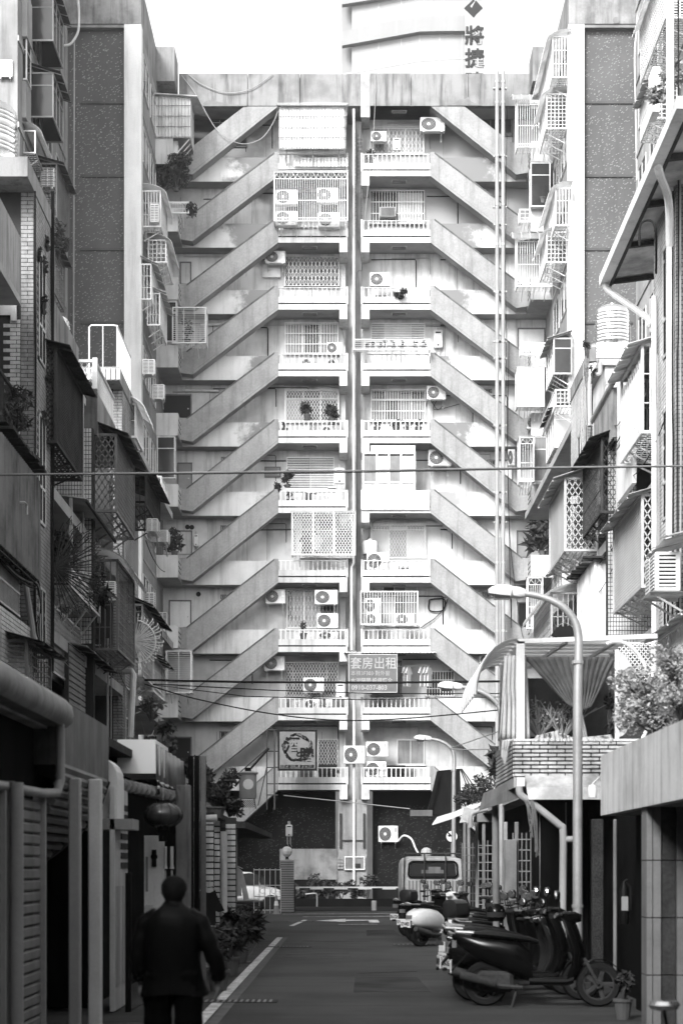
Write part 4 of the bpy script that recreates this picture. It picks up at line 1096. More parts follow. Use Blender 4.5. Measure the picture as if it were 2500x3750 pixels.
def tank(label, c, r, h, group=None, legs=True):
    t = thing('water_tank', label, 'water tank', c, 0, group)
    pr = [(r*.96,0),(r,.05)]
    for k in range(1,4):
        z = h*k/4
        for j in (-.07,0,.07): pr += [(r,z+j-.02),(r*1.025,z+j),(r,z+j+.02)]
    pr += [(r,h*.9),(r*.93,h*.95),(r*.6,h*1.02),(r*.2,h*1.05),(r*.19,h*1.08),(.01,h*1.09)]
    b = MB(); b.lathe(pr,(0,0,.25 if legs else 0),32); b.build('tank_shell', M['inox'], t, smooth=1)
    if legs:
        b = MB()
        for k in range(5):
            a = k*2*PI/5+.3; b.bar((r*.9*math.cos(a),r*.9*math.sin(a),0),(r*.85*math.cos(a),r*.85*math.sin(a),.25),.05)
        b.tube([(r*.9*math.cos(a*PI/10),r*.9*math.sin(a*PI/10),.23) for a in range(20)],.02,5,closed=True); b.build('stand', M['galv'], t)
    b = MB(); b.tube([(r*1.05,0,.1),(r*1.08,0,h*.8),(r*.9,0,h*1.02),(r*.4,0,h*1.08)],.02,6); b.build('pipe', M['pipe'], t)
    return t
def towerblock(sd, label):
    X = sd*5.3 if sd < 0 else 5.5
    T = thing('walkup_block', label, 'apartment building', (X, 30.2, 0))
    def q(nm, b, m, kind=None): return b.build(nm, M[m] if isinstance(m,str) else m, T, world=True, kind=kind)
    bx = lambda x0,y0,z0,x1,y1,z1: MB().box(x0,y0,z0,x1,y1,z1)
    XO = sd*10.2; Xs = X+sd*1.05
    YA, YA2, YC, YC2 = (30.2, 32.0, 42.2, 44.6) if sd < 0 else (29.6, 31.7, 40.6, 43.4)
    # stair towers with brick facing
    for (y0,y1,zt) in ((YA,YA2,13.1),(YC,YC2,13.0)):
        q('tower_wall', bx(XO,y0,0,X,y1,zt), 'mortar')
        q('roof_slab', bx(XO,y0-.7,zt+.002,X-sd*.02,y1,zt+.33), 'roofc')
        hol = [(y0+.45,y0+1.15,z,z+1.9) for z in (4.6,7.6,10.4)] if y0 == YA else [(y0+.6,y0+1.4,z,z+1.4) for z in (4.6,7.6,10.4)]
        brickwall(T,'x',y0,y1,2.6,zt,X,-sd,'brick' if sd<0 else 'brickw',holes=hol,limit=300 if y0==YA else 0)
        for h in hol:
            q('window_recess', bx(X+sd*.001,h[0],h[2],X-sd*.004,h[1],h[3]), 'dark')
            g = MB(); xx = X-sd*.02
            for (a,c,d,e) in ((h[0],h[0]+.05,h[2],h[3]),(h[1]-.05,h[1],h[2],h[3]),(h[0],h[1],h[2],h[2]+.05),(h[0],h[1],h[3]-.05,h[3]),((h[0]+h[1])/2-.02,(h[0]+h[1])/2+.02,h[2],h[3]),(h[0],h[1],h[2]+.62,h[2]+.66)): g.box(xx,a,d,xx+sd*.01,c,e)
            q('window', g, 'alu')
        w = .22
        brickwall(T,'y',min(X,X+sd*w),max(X,X+sd*w),2.6,zt,y0,-1,'brick',limit=0)
    # facing white tile wall of the near tower
    a,c = (XO, X+sd*.22) if sd<0 else (X+sd*.22, XO)
    brickwall(T,'y',max(a,-7.2) if sd<0 else a,c if sd<0 else min(c,7.2),5.2,10.95,YA,-1,'brickw',limit=0,holes=[(-9,-5.75,5.5,7.9),(-9,-5.75,8.6,11)] if sd<0 else ())
    # setback bays
    for (y0,y1,zt) in ((YA2,36.4,11.05),(36.4,YC,10.6),(YC2,54.5,12.3)):
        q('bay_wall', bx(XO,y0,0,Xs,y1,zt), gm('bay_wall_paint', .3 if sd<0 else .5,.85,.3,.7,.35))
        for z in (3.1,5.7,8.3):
            q('floor_slab', bx(Xs,y0+.01,z,X-sd*.02,y1-.01,z+.22), 'concrete')
        for z in (3.7,6.4,9.0):
            for k in range(2):
                ya = y0+.4+(y1-y0)/2*k; yb = ya+(y1-y0)/2-.7
                g = MB(); xx = Xs-sd*.03
                g.box(xx,ya,z,Xs,yb,z+.06); g.box(xx,ya,z+1.44,Xs,yb,z+1.5); g.box(xx,ya,z+.06,Xs,ya+.05,z+1.44); g.box(xx,yb-.05,z+.06,Xs,yb,z+1.44); g.box(xx,(ya+yb)/2-.03,z+.06,Xs,(ya+yb)/2+.03,z+1.44)
                o = q('window', g, 'alu')
                g = bx(Xs-sd*.015,ya+.05,z+.06,Xs-sd*.002,yb-.05,z+1.44); l = T.location; g.v=[(p[0]-l[0],p[1]-l[1],p[2]-l[2]) for p in g.v]; g.build('pane', M['glass' if k else 'glass2'], o)
    q('bay_roof', bx(XO,YA2,11.052,X,36.3,11.2), 'concrete')
    q('bay_roof', bx(XO,YC2,12.302,X,54.5,12.5), 'concrete')
    # party wall between the units with small tiles
    xa, xb = sorted((Xs,X+(-sd)*.15))
    q('party_wall', bx(xa,36.3,0,xb,36.55,10.6), 'mortar')
    g = MB(); x = xa+.01
    while x < xb-.04:
        z = 6.2
        while z < 10.58: g.box(x,36.292,z,x+.045,36.299,z+.075); z += .09
        x += .058
    q('mosaic_tile', g, 'brickw', kind='stuff')
    # service cables and pipes strung along the lane side
    for k in range(16):
        ya = rnd(YA+.3,50); yb = ya+rnd(1.5,6); za = rnd(3.6,11); sg = rnd(.05,.35); xx = X-sd*rnd(.02,.12); g = MB()
        g.tube([(xx,ya+(yb-ya)*i/10,za-.1*k%3*.1-sg*4*(i/10)*(1-i/10)) for i in range(11)],rnd(.008,.016),4,caps=False); q('cable', g, 'cable' if k%3 else 'cablel')
    for k in range(9):
        yy = rnd(YA+.2,YC2); za = rnd(6,12); g = MB(); xx = X-sd*.03
        g.tube([(xx,yy,za),(xx,yy,za-rnd(2,6))],rnd(.012,.035),6); q('conduit', g, 'pipe' if k%2 else 'cablel')
    # the rest of the row, nearer to the camera and behind it
    q('near_wall', bx(XO,-14,0,X+sd*.9,YA-.01,12.2), 'concrete')
    0 and q('upper_storeys', bx(XO,-14,12.202,X+sd*1.6,28.6,15.5), 'concrete')
    return T
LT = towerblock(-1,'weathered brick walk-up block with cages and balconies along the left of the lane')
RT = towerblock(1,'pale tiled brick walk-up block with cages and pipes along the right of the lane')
# unseen block added behind the camera to block light; towers beyond the rows
t = thing('rear_shade_block','unseen plain concrete block added behind the camera to shade the lane','apartment building',(0,-24,0))
b = MB(); b.box(-30,0,0,30,10,21); b.build('wall', M['concrete'], t)
for sd in (-1,1):
    t = thing('side_tower', ('left' if sd<0 else 'right')+' tower with bay windows rising behind the walk-up block','apartment building',(sd*11 if sd<0 else 11.4,61.4,0))
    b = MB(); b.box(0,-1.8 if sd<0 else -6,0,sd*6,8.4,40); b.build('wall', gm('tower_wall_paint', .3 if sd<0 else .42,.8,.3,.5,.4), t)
    for k in range(9):
        z = 12+k*2.9; b = MB(); b.box(-sd*.05,-1.8 if sd<0 else -6,z,-sd*.001,8.3,z+.18); b.build('floor_band', M['concrete'], t)
        for j in range(3):
            y = 6-j*2.6; b = MB(); xx=-sd*.04
            b.box(xx,y,z+.9,-sd*.001,y+.06,z+2.3); b.box(xx,y+1.6,z+.9,-sd*.001,y+1.66,z+2.3); b.box(xx,y+.06,z+.9,-sd*.001,y+1.6,z+.96); b.box(xx,y+.06,z+2.24,-sd*.001,y+1.6,z+2.3); b.box(xx,y+.8,z+.96,-sd*.001,y+.86,z+2.24)
            o = b.build('window', M['alu'], t); b = MB(); b.box(-sd*.02,y+.06,z+.96,-sd*.002,y+1.6,z+2.24); b.build('pane', M['glass'], o)
# lettered office tower beyond the block
YT = 130; st = F/YT
ot = thing('office_tower','white panelled office tower beyond the roof with logo and two Chinese characters','office building',(at(1508,0,YT).x,YT,0))
def tq(pl, y0, y1, nm, m):
    b = MB(); b.prism([((px-CX)/st,CH+(HZ-py)/st) for px,py in pl],'y',YT+y0,YT+y1); return b.build(nm, M[m] if isinstance(m,str) else m, ot, world=True)
tw = gm('tower_panel', .28,.5,.06,.2,.06,fine=0); tw2 = gm('tower_band', .25,.5,.06,.2,.06,fine=0)
tq([(1250,400),(1762,400),(1762,-200),(1250,-200)],.8,8,'core',gm('tower_core',.25,.6,.1,.5,0))
tq([(1288,400),(1768,400),(1768,-200),(1288,-200)],0,.8,'facade',tw)
for pl in ([(1252,178),(1505,124),(1610,124),(1610,125),(1530,126),(1252,124)],): pass
tq([(1252,126),(1380,98),(1520,73),(1650,68),(1768,68),(1768,124),(1610,125),(1535,127),(1380,155),(1252,178)],-.5,-.001,'balcony_band',tw2)
tq([(1252,28),(1380,8),(1520,-20),(1768,-20),(1768,-80),(1252,-80)],-.5,-.001,'balcony_band',tw2)
tq([(1250,272),(1400,245),(1530,222),(1650,214),(1768,214),(1768,217),(1650,217),(1530,225),(1400,248),(1250,275)],-.03,-.001,'panel_joint','galv')
for (a,c,d) in ((1385,8,272),(1468,0,250),(1535,10,235),(1608,10,300),(1690,10,300)): tq([(a,c),(a+1.5,c),(a+1.5,d),(a,d)],-.02,-.001,'panel_joint','galv')
for (a,c) in ((1315,100),(1368,90),(1450,82),(1520,75),(1650,68)): tq([(a,c),(a+1.5,c),(a+1.5,c+50),(a,c+50)],-.52,-.501,'panel_joint','galv')
lg = gm('tower_letter',.03,.5,0,1,0,fine=0)
tq([(x,y+26) for x,y in ((1695,30),(1728,-2),(1733,3),(1716,22),(1738,52),(1729,64))],-1.1,-1.02,'logo',lg); tq([(x,y+26) for x,y in ((1737,2),(1762,30),(1738,52),(1722,30))],-1.1,-1.02,'logo',lg)
for ch,py in (('將',182),('捷',265),('建',350)):
    p = Vector(((1697-CX)/st-ot.location.x,-1.1,CH+(HZ-py)/st)); text_mesh(ch,1.45,lg,ot,p,offset=.03,ext=.03,name='character')
tq([(1698,66),(1767,66),(1767,400),(1698,400)],-1.06,-1.004,'sign_backing',tw)
# ---------------------------------------------------------------- left row
LG = 'window cages on the left walk-up block'
tank('ribbed steel water tank on the near left roof slab',(-6.25,30.6,13.43),.58,1.05,'steel roof tanks')
tank('ribbed steel water tank behind the stained parapet on the left',(-6.0,35.4,11.2),.5,1.15,'steel roof tanks')
def sbox(name,label,cat,x0,x1,y0,y1,z0,z1,mat,group=None):
    b = MB(); b.box(x0,y0,z0,x1,y1,z1); return setp(b.build(name, M[mat] if isinstance(mat,str) else mat),label,cat,group)
t = thing('roof_parapet_wall','streaked concrete parapet on the left roof in front of the farther tank','parapet',(-5.3,32,11.2))
b = MB(); b.box(-.12,.1,0,0,3.3,.75); b.build('parapet', M['roofc'], t)
# near concrete balcony and rail balcony at the left edge
t = thing('balcony','rough concrete balcony at the upper left edge','balcony',(-5.3,26.4,10.8))
b = MB(); b.box(-.9,0,0,0,2.6,.12); b.build('floor', M['concrete'], t)
b = MB(); b.box(-.1,0,.121,0,2.6,1.1); b.box(-.9,2.5,.121,-.101,2.6,1.1); b.build('parapet', gm('scratched_concrete',.36,.9,.3,.8,.7,ss=9,bump=.5,bs=40), t)
t = thing('balcony','rusty round-rail balcony with climbing plant at the left edge','balcony',(-5.3,26.4,8.45))
b = MB(); b.box(-.9,0,-.1,0,2.6,0); b.build('floor', M['concrete'], t)
b = MB(); b.tube([(-.03,0,.82),(-.03,2.6,.82),(-.85,2.6,.82)],.035,8); b.tube([(-.03,0,.05),(-.03,2.6,.05),(-.85,2.6,.05)],.02,6); b.build('rail', M['steeld'], t)
b = MB()
for k in range(24): b.tube([(-.03,k*.11,.05),(-.03,k*.11,.82)],.009,4)
b.build('baluster', M['steeld'], t, kind='stuff')
bush('thin climbing plant tangled in the rusty rail at the left edge',(-5.25,28.3,8.5),(.25,.7,.4),420,.05,pot=False,clumps=9,name='climbing_plant',cat='climbing plant',long=3)
def sheetbox_side(label, xo, y0, y1, z0, z1, d=.9, mat='corrd', pitch=.13, amp=.05):
    t = thing('sheet_box', label, 'sheet box', (xo, y0, z0))
    n = int((y1-y0)/pitch*2); b = MB(); s = -1 if xo < 0 else 1
    for k in range(n):
        o0 = amp if k % 2 else 0; o1 = 0 if k % 2 else amp
        b.add([(-s*o0,k*pitch/2,0),(-s*o1,(k+1)*pitch/2,0),(-s*o1,(k+1)*pitch/2,z1-z0),(-s*o0,k*pitch/2,z1-z0)],[(0,1,2,3)])
    b.build('ribbed_sheet', M[mat], t)
    b = MB(); b.box(0,0,0,s*d,.03,z1-z0); b.build('end_sheet', M[mat], t); b = MB(); b.box(0,y1-y0-.03,0,s*d,y1-y0,z1-z0); b.build('end_sheet', M[mat], t)
    b = MB()
    for k in range(9): b.box(0,(y1-y0)*k/9,-.05,s*d,(y1-y0)*k/9+.04,-.01)
    for k in range(7): b.box(s*d*k/7,0,-.07,s*d*k/7+.03*s,y1-y0,-.05)
    b.build('floor_grille', M['steeld'], t, kind='stuff')
    return t
t = sheetbox_side('dark ribbed sheet box with rotten plank roof at the left edge',-5.08,26.0,29.35,6.35,8.0)
for k in range(12):
    b = MB(); y = 26+k*.29; b.box(-5.5,y,8.13+rnd(-.02,.03),-4.92+rnd(-.04,.04),y+.26,8.17+rnd(-.02,.03)); b.build('roof_plank', M['awnd'], t, world=True)
wire('bracket','small metal pipe bracket stuck on the ribbed box',[(-5.02,27.4,7.25),(-4.95,27.4,7.25),(-4.95,27.6,7.25),(-4.95,27.6,7.1)],.02,'galv',cat='bracket')
t = thing('window_grille','dark barred grille under the ribbed box at the left edge','grille',(-5.3,26.4,5.7))
b = MB()
for k in range(22): b.bar((0,k*.115,0),(0,k*.115,.72),.018)
for z in (0,.36,.72): b.bar((0,0,z),(0,2.5,z),.03)
b.build('bar', M['galv'], t)
b = MB(); b.box(-.06,0,-.9,-.02,2.8,-.0); b.build('wall_panel', M['mortar'], t)
t = thing('parapet_wall','white tiled parapet with loose cables across it at the left edge','parapet',(-5.3,26.2,4.9))
b = MB(); b.box(-.2,0,-.6,-.02,3.9,.78); b.build('core', M['mortar'], t)
brickwall(t,'x',26.2,30.1,4.6,5.65,-5.3,1,'brickw',limit=200)
c = side_cage(98,184,2346,2505,-5.0,.9,'grey bar cage under a tarred awning at the lower left',mat='steelg',front='grid',side='rods',awning='slope',aw='awnd',brackets=0,group=LG,backm='glass')
# near facing wall openings
for (x0,z0,z1,m,l) in ((-6.35,10.35,11.2,'glass','small window in the left tiled wall above the arched door'),):
    pass
t = thing('window','old framed window over a dark door in the left facing tile wall','window',(-6.3,30.18,8.1))
b = MB(); b.box(-.6,-.06,.45,.72,.0,.52); b.box(-.6,-.06,1.2,.72,0,1.27); b.box(.62,-.06,.52,.72,0,1.2); b.build('frame', M['soffit'], t)
b = MB(); b.box(-.6,-.03,.52,.62,-.01,1.2); b.build('pane', M['glass'], t)
t = thing('door','dark panelled door under the old window at the left edge','door',(-6.3,30.18,6.0))
b = MB(); b.box(-.6,-.05,0,.68,0,2.45); b.build('leaf', M['gloss'], t)
b = MB(); b.box(-.6,-.03,5.0,.62,-.01,6.3); b.build('upper_door', M['slab'], t)
b = MB(); b.box(.621,-.05,4.9,.72,0,6.4); b.build('door_frame', M['alu'], t)
# bay 1 things
side_cage(205,300,1272,1618,-5.13,.95,'long dark mesh cage with drooping black roof below the stained parapet, left',mat='steeld',front='mesh',awning='slope',aw='awnd',group=LG,t=.02)
t = thing('balcony','stained concrete balcony topped by lattice in front of the far left brick tower','balcony',(-5.1,36.55,10.5))
b = MB(); b.box(-.9,0,0,0,2.9,.12); b.build('floor', M['concrete'], t)
b = MB(); b.box(-1.15,-.12,0,-.0,0,.95); b.build('end_wall', gm('stained_black_concrete',.13,.9,.5,1.5,.6,ss=5), t)
b = MB(); b.box(-.1,.001,.121,0,2.9,.9); b.build('parapet', M['roofc'], t)
g = MB(); lattice(g,.02,2.9,.95,1.5,-.05,.1,.15,.007,'x'); b2=(0,1,0); 
for z in (.93,1.52): g.box(-.08,0,z,-.02,2.9,z+.04)
g.box(-.1,-.06,.9,0,.04,1.6); lattice(g,-1.1,-.1,.95,1.5,-.05,.12,.2,.007,'y'); g.box(-1.15,-.08,1.5,-.1,-.02,1.56)
g.build('lattice_rail', M['galv'], t, kind='stuff')
side_cage(425,490,1592,1872,-4.75,.55,'tall lattice cage with dark sagging roof at the middle of the left block',mat='steelg',front='lattice',awning='slope',aw='awnd',group=LG,brackets=4,t=.02)
# roof deck of tower C with white tube rail and tile edge
t = thing('roof_rail','white tube railing on the roof of the far left brick tower','railing',(-5.35,41.6,13.33))
b = MB()
b.tube([(-.65,0,0),(-.65,0,.95),(-.6,0,1.0),(-.1,0,1.0),(0,.05,1.0),(0,2.6,1.0)],.02,8)
for x in (-.33,0): b.tube([(x,0,0),(x,0,1.0)],.012,6)
for k in range(1,16): b.tube([(0,k*.17,0),(0,k*.17,1.0)],.009,5)
b.build('tube', M['steelw'], t)
t = thing('tile_coping','row of white tile blocks along the roof edge of the far left tower','coping',(-6.5,41.45,13.02))
for k in range(11):
    b = MB(); b.box(k*.115,0,0,k*.115+.09,.1,.26); b.build('tile', M['brickw'], t)
# sloping awning and its posts, plant balcony, spike fans
t = thing('side_awning','thin sloping sheet awning on white posts above the left plant balcony','awning',(-5.0,34.2,8.72))
b = MB(); b.sheet([(0,0,0),(0,4.4,0)],[(-1.3,0,.18),(-1.3,4.4,.18)],.02); b.build('sheet', M['awn'], t)
b = MB(); b.box(-.02,0,-.05,.03,4.4,-.005); b.build('eave_trim', M['awnd'], t)
for y in (.0,1.5,2.8,3.9):
    b = MB(); b.box(-.32,y,-1.85,-.26,y+.06,0.02); b.build('post', M['galv'], t)
t = cage('planter_cage','low planter cage on long struts full of shrubs, left block',(-5.9,34.1,6.72),R(90),3.7,.32,.9,front='rods',mat='galv',awning=None,brackets=0,cat='planter cage',t=.016)
for k in range(4):
    b = MB(); x = -1.7+k*1.1; b.bar((x,-.9,-.02),(x-.0,-.05,-1.15),.05,.03); b.build('strut', M['galv'], t)
PG = 'shrubs in the left planter cage'
bush('pale bushy succulent spilling from the left planter cage',(-5.3,34.6,6.75),(.35,.55,.42),900,.07,pot=False,mat='leafl',clumps=12)
bush('dark feathery shrub hanging behind the pale succulent',(-5.5,34.2,7.2),(.35,.5,.5),700,.08,pot=False,clumps=12)
bush('small dark shrub at the near end of the planter cage',(-5.3,33.1,6.75),(.3,.4,.3),380,.06,pot=False,clumps=8)
bush('spiky aloe at the far end of the planter cage',(-5.0,35.7,6.7),(.3,.35,.3),150,.14,pot=False,clumps=6,long=4)
bush('blue-grey bush beyond the pale succulent',(-5.0,35.3,6.85),(.28,.3,.3),380,.06,pot=False,clumps=8)
def spikefan(label, loc, r, n, a0, a1, mat, ring=None, curl=True, tilt=0):
    t = thing('spike_fan', label, 'spike fan', loc)
    for k in range(n):
        a = a0+(a1-a0)*k/(n-1); L = r*rnd(.85,1.05); dy = rnd(-.12,.12)+tilt*math.cos(a)
        b = MB(); e = Vector((L*math.cos(a),dy,L*math.sin(a))); b.tube([(0,0,0),e],.012,5)
        if curl:
            u = Vector((-math.sin(a),0,math.cos(a)))*.05; d = e.normalized()*.05
            b.tube([e-d,e-d+u,e+u*.3+d,e+d*2.2],.008,4); b.tube([e-d,e-d-u,e-u*.3+d],.008,4)
        else: b.lathe([(.02,0),(.001,.07)],e,6)
        b.build('spike', M[mat], t)
    if ring:
        b = MB(); b.tube([(ring*math.cos(a0+(a1-a0)*k/16),0,ring*math.sin(a0+(a1-a0)*k/16)) for k in range(17)],.02,6); b.build('ring', M[mat], t)
    return t
spikefan('black fan of curled anti-climb spikes on the left block corner',(-5.24,32.0,7.0),.86,26,R(-80),R(78),'steeld')
spikefan('white fan of anti-climb spikes with a ring beyond the left cages',at(492,2350,41.5),.66,22,R(-75),R(80),'steelw',ring=.5,curl=False)
c = side_cage(430,490,2052,2378,-4.75,.5,'arched-top grid cage with striped curved awning and a conditioner, left',mat='steelg',front='grid',side='bars',awning='curved',aw='awn',group=LG,brackets=3)
side_ac(at(405,2206,37.2),R(0),'white louvred conditioner jutting from the striped-awning cage, left',w=.3,h=.4,d=.3,base=False)
t = thing('side_awning','lower sagging sheet awning with a plank brace on the left','awning',(-5.0,34.3,5.9))
for k in range(14):
    b = MB(); b.sheet([(0,k*.34,rnd(-.03,.0)),(0,k*.34+.33,rnd(-.03,.0))],[(-1.3,k*.34,.22),(-1.3,k*.34+.33,.22)],.025); b.build('sheet', M['awnd' if k%3 else 'wood'], t)
b = MB(); b.bar((-.55,-.1,-.1),(-1.3,-.2,-.75),.22,.04,up=(0,0,1)); b.build('plank_brace', M['wood'], t)
t = thing('window_grille','lattice window grille under the planter cage on the left','grille',(-5.35,32.3,5.2))
g = MB(); lattice(g,0,3.6,0,1.2,0,.13,.2,.008,'x'); 
for z in (0,1.2): g.box(-.02,0,z-.02,.02,3.6,z+.02)
g.build('lattice', M['galv'], t, kind='stuff')
b = MB(); b.box(-.25,.2,0,-.2,3.4,1.2); b.build('curtain', M['soffit'], t)
t = thing('vent_block_wall','dark lattice-tile wall panel under the lower left awning','wall panel',(-5.25,33.8,2.9))
b = MB(); b.box(-.1,0,0,-.02,2.1,3.0); b.build('panel', M['mortar'], t)
g = MB()
for i in range(26):
    for j in range(14): g.box(-.02,j*.15,i*.115,0,j*.15+.12,i*.115+.085)
g.build('block', M['steelg'], t, kind='stuff')
# bay 2: striped roof awning, dark corrugated awning, far cages
c = side_cage(497,522,1480,1600,-5.2,.6,'white striped curved awning beside the far left brick tower',front='bars',awning='curved',aw='awn',floor=False,group=LG)
c = side_cage(535,585,1740,1850,-5.2,.7,'corrugated lean-to roof below the glass bay at the far left',front='bars',mat='steeld',awning='slope',aw='awnd',floor=True,group=LG)
c = side_cage(522,592,2215,2475,-5.0,.5,'far tall grid cage at the end of the left block',mat='galv',front='grid',awning='slope',aw='awnd',group=LG)
c = side_cage(560,600,2405,2530,-5.0,.5,'low pale grid cage at the far end of the left block',mat='steelw',front='grid',awning='slope',aw='awnd',group=LG)
side_ac(at(565,1960,47),0,'small white box conditioner, upper one at the far left corner',w=.3,h=.35,d=.5,base=True)
side_ac(at(590,1998,50),0,'wider white box conditioner, lower one at the far left corner',w=.5,h=.35,d=.5,base=True)
side_ac(at(552,2245,46.5),0,'tall white conditioner high beside the striped cage at the far left',w=.26,h=.5,d=.3)
side_ac(at(600,2300,52),0,'white conditioner above the stained low balcony at the far left',w=.25,h=.42,d=.3)
b = MB(); p=at(480,2440,40); b.tube([at(450,2458,40),at(482,2456,40),at(490,2470,40),at(478,2700,40)],.07,8); setp(b.build('drain_pipe', M['pipew'], smooth=1),'white elbow drain pipe slanting down under the low left cages','drain pipe')
b = MB(); b.tube([at(92,2120,29.9),at(120,2300,29.9),at(130,2360,29.9)],.05,8); setp(b.build('drain_pipe', M['pipe'], smooth=1),'grey slanting pipe on the near left tiled wall','drain pipe')
# window behind the far-left dark doorway etc. : cables on tower A corner
for k,(px,l) in enumerate(((128,'at the corner of'),(131,'just right of the corner of'),(190,'down the far edge of'),(193,'beside the far edge of'),(197,'in the shadow beyond'))):
    Y_ = 30.1 if px < 150 else 31.9
    pts = [at(px+rnd(-2,2),y,Y_) for y in (700,1000,1300,1600,1900,2200,2460)]
    wire('cable','black cable hanging %s the near left brick tower' % l,spline(pts),.014,group=None)
for k in range(6):
    wire('cable','loose black cable swooping over the white tiled parapet, %s of six' % ['first','second','third','fourth','fifth','sixth'][k],spline([at(0,2020+k*7,27),at(60,2085+k*6,28),at(110,2105+k*9,29),at(140,2110+k*10,29.5),at(150,2200+k*8,29.6),at(148-k*3,2300,29.6),at(150,2360,29.6)]),.013,'cable' if k%3 else 'cablel',group=None)
for (px,py) in ((150,960),(165,1010),(175,920),(160,1150),(165,1560),(180,1420)):
    p = atx(px,py,-5.25); bush('weed tuft rooted in the brick tower wall %s' % {960:'high up near the cable',1010:'below the highest tuft',920:'near the top right edge',1150:'beside the third window',1560:'below the narrow windows',1420:'by the window jamb'}[py],(p.x,p.y,p.z),(.06,.18,.16),70,.045,pot=False,clumps=4,name='weed_tuft',cat='weed')
# upper-left tower things
UG = 'bay windows on the left side tower'
t = cage('bay_window','grey panelled bay with window at the very top left corner',at(40,720/1.0,61.2)+Vector((0,0,0)),0,1.0,1,.6,front='glassbay',awning=None,brackets=0,floor=False,mat='alu') if False else None
def frontbay(label, px0,px1,py0,py1,Y,d=1.0,group=None,**k):
    p = at((px0+px1)/2,py1,Y); w=(px1-px0)*Y/F; h=(py1-py0)*Y/F
    return cage('bay_window',label,(p.x,Y+d,p.z),0,w,h,d,cat='bay window',group=group,**k)
frontbay('aluminium window bay above the near left roof tank',-30,98,140,290,60.6,d=.8,front='glassbay',awning=None,brackets=0,floor=False,mat='alu')
sbox('wall_panel','pale flat panel above the aluminium bay at the top left','panel',at(-40,0,60.4).x,at(100,0,60.4).x,60.4,61.4,at(0,133,60.4).z,at(0,-30,60.4).z,'concrete')
sbox('wall_panel','pale flat panel below the aluminium bay at the top left','panel',at(-40,0,60.4).x,at(96,0,60.4).x,60.4,61.4,at(0,430,60.4).z,at(0,296,60.4).z,'soffit')
side_ac(at(28,298,59.8),0,'louvred conditioner in front of the top left aluminium bay',w=.45,h=.6,d=.3)
for k,(ya,yb) in enumerate(((-20,148),(268,428))):
    c = side_cage(195,231,ya,yb,-10.2,.8,['aluminium bay window with slatted underside, top left','aluminium bay window with slatted underside, second from the top left'][k],front='glassbay',mat='soffit',awning='slope',aw='awnd',brackets=5,floor=False,group=UG,name='bay_window',side='glassbay',backm='glass')
c = side_cage(130,190,480,560,-10.6,.4,'curved corrugated canopy slanting beside the near left tank',front='none',side='none',mat='galv',awning='curved',floor=True,group=UG)
c = side_cage(208,252,600,795,-10.1,.9,'big dark mesh cage with a conditioner on the left side tower',mat='steelg',front='mesh',side='grid',awning='slope',aw='awnd',group=UG)
c = side_cage(200,236,900,1070,-10.2,.8,'shaded grid cage low on the left side tower',mat='steelg',front='grid',awning='slope',aw='awnd',group=UG)
side_ac(at(180,698,62.5),0,'conditioner in the big dark mesh cage, upper left',w=.5,h=.7,d=.3)
bush('wispy plant drooping past the low cage on the left side tower',at(215,950,62.5),(.5,.4,.7),500,.07,pot=False,clumps=9,long=3)
wire('pipe','pale pipe curving across the top of the left speckled panel',spline([at(200,165,69.5),at(250,165,69.5),at(272,145,69.5),at(288,110,69.5),at(290,50,69.5),at(286,-10,69.5)]),.05,'pipew',cat='pipe',k=8)
wire('conduit','thin vertical conduit down the left speckled panel',[at(273,150,69.6),at(270,1250,69.6)],.035,'pipe',cat='conduit')
# left court side wall (X=-8.1) and corner things
CG = 'window cages on the left wing'
side_cage(588,612,700,830,-7.35,.72,'white grid cage with conditioner, topmost on the left wing',front='grid',side='bars',awning='curved',group=CG,t=.016)
side_ac(at(569,823,70.6),0,'conditioner in the topmost white grid cage, left wing',w=.36,h=.72,d=.3,base=False)
side_cage(608,632,880,960,-7.2,.72,'second white grid cage with conditioner, left wing',front='grid',side='grid',awning='curved',group=CG,t=.016)
side_ac(at(597,940,72),0,'conditioner in the second white grid cage, left wing',w=.45,h=.5,d=.3,base=False)
side_cage(553,583,968,1096,-7.66,.4,'narrow white grid cage against the left wing wall',front='grid',side='bars',awning='slope',group=CG,t=.016)
side_cage(585,610,1075,1190,-7.4,.5,'small shaded grid cage below the narrow white one, left wing',front='grid',side='bars',awning='slope',group=CG,t=.016)
side_ac(at(548,1380,69.8),0,'white conditioner on the left wing corner, upper one of two',w=.5,h=.6,d=.35)
side_ac(at(583,1470,72),0,'white conditioner on the left wing wall, lower one of two',w=.5,h=.6,d=.35)
side_cage(590,612,1745,1840,-7.25,.55,'white basket holding a conditioner under the glass bay, left wing',front='grid',side='bars',awning=None,group=CG,t=.016)
# glass bays on box balconies, left
def bay_on_box(px0,px1,py0,py1,label,**k):
    p = at((px0+px1)/2,py1,YF-1.36); w=(px1-px0)/85.5; h=(py1-py0)/85.5
    return cage(k.pop('name','bay_window'),label,(p.x,YF-1.36+k.get('d',.5)-.0,p.z),0,w,h,k.pop('d',.5),**k)
bay_on_box(577,640,1600,1750,'white framed glass bay on the left corner balcony',front='glassbay',mat='white',awning='flat',brackets=0,floor=False,cat='bay window',backm='glass')
bay_on_box(600,646,1105,1250,'white framed glass bay behind the plant rack, left corner',front='glassbay',mat='white',awning='flat',brackets=0,floor=False,cat='bay window',backm='glass')
p = at(693,1255,YF-1.5); t = cage('plant_rack','tall white wire rack with a potted plant jutting from the left corner balcony',(p.x,YF-.6,p.z),0,1.4,1.5,.9,front='rods',side='rods',mat='steelw',awning=None,brackets=2,cat='plant rack',t=.01)
bush('leafy shrub in a pot on the tall white wire rack',(p.x-.15,YF-1.0,p.z+.05),(.35,.25,.45),200,.07)
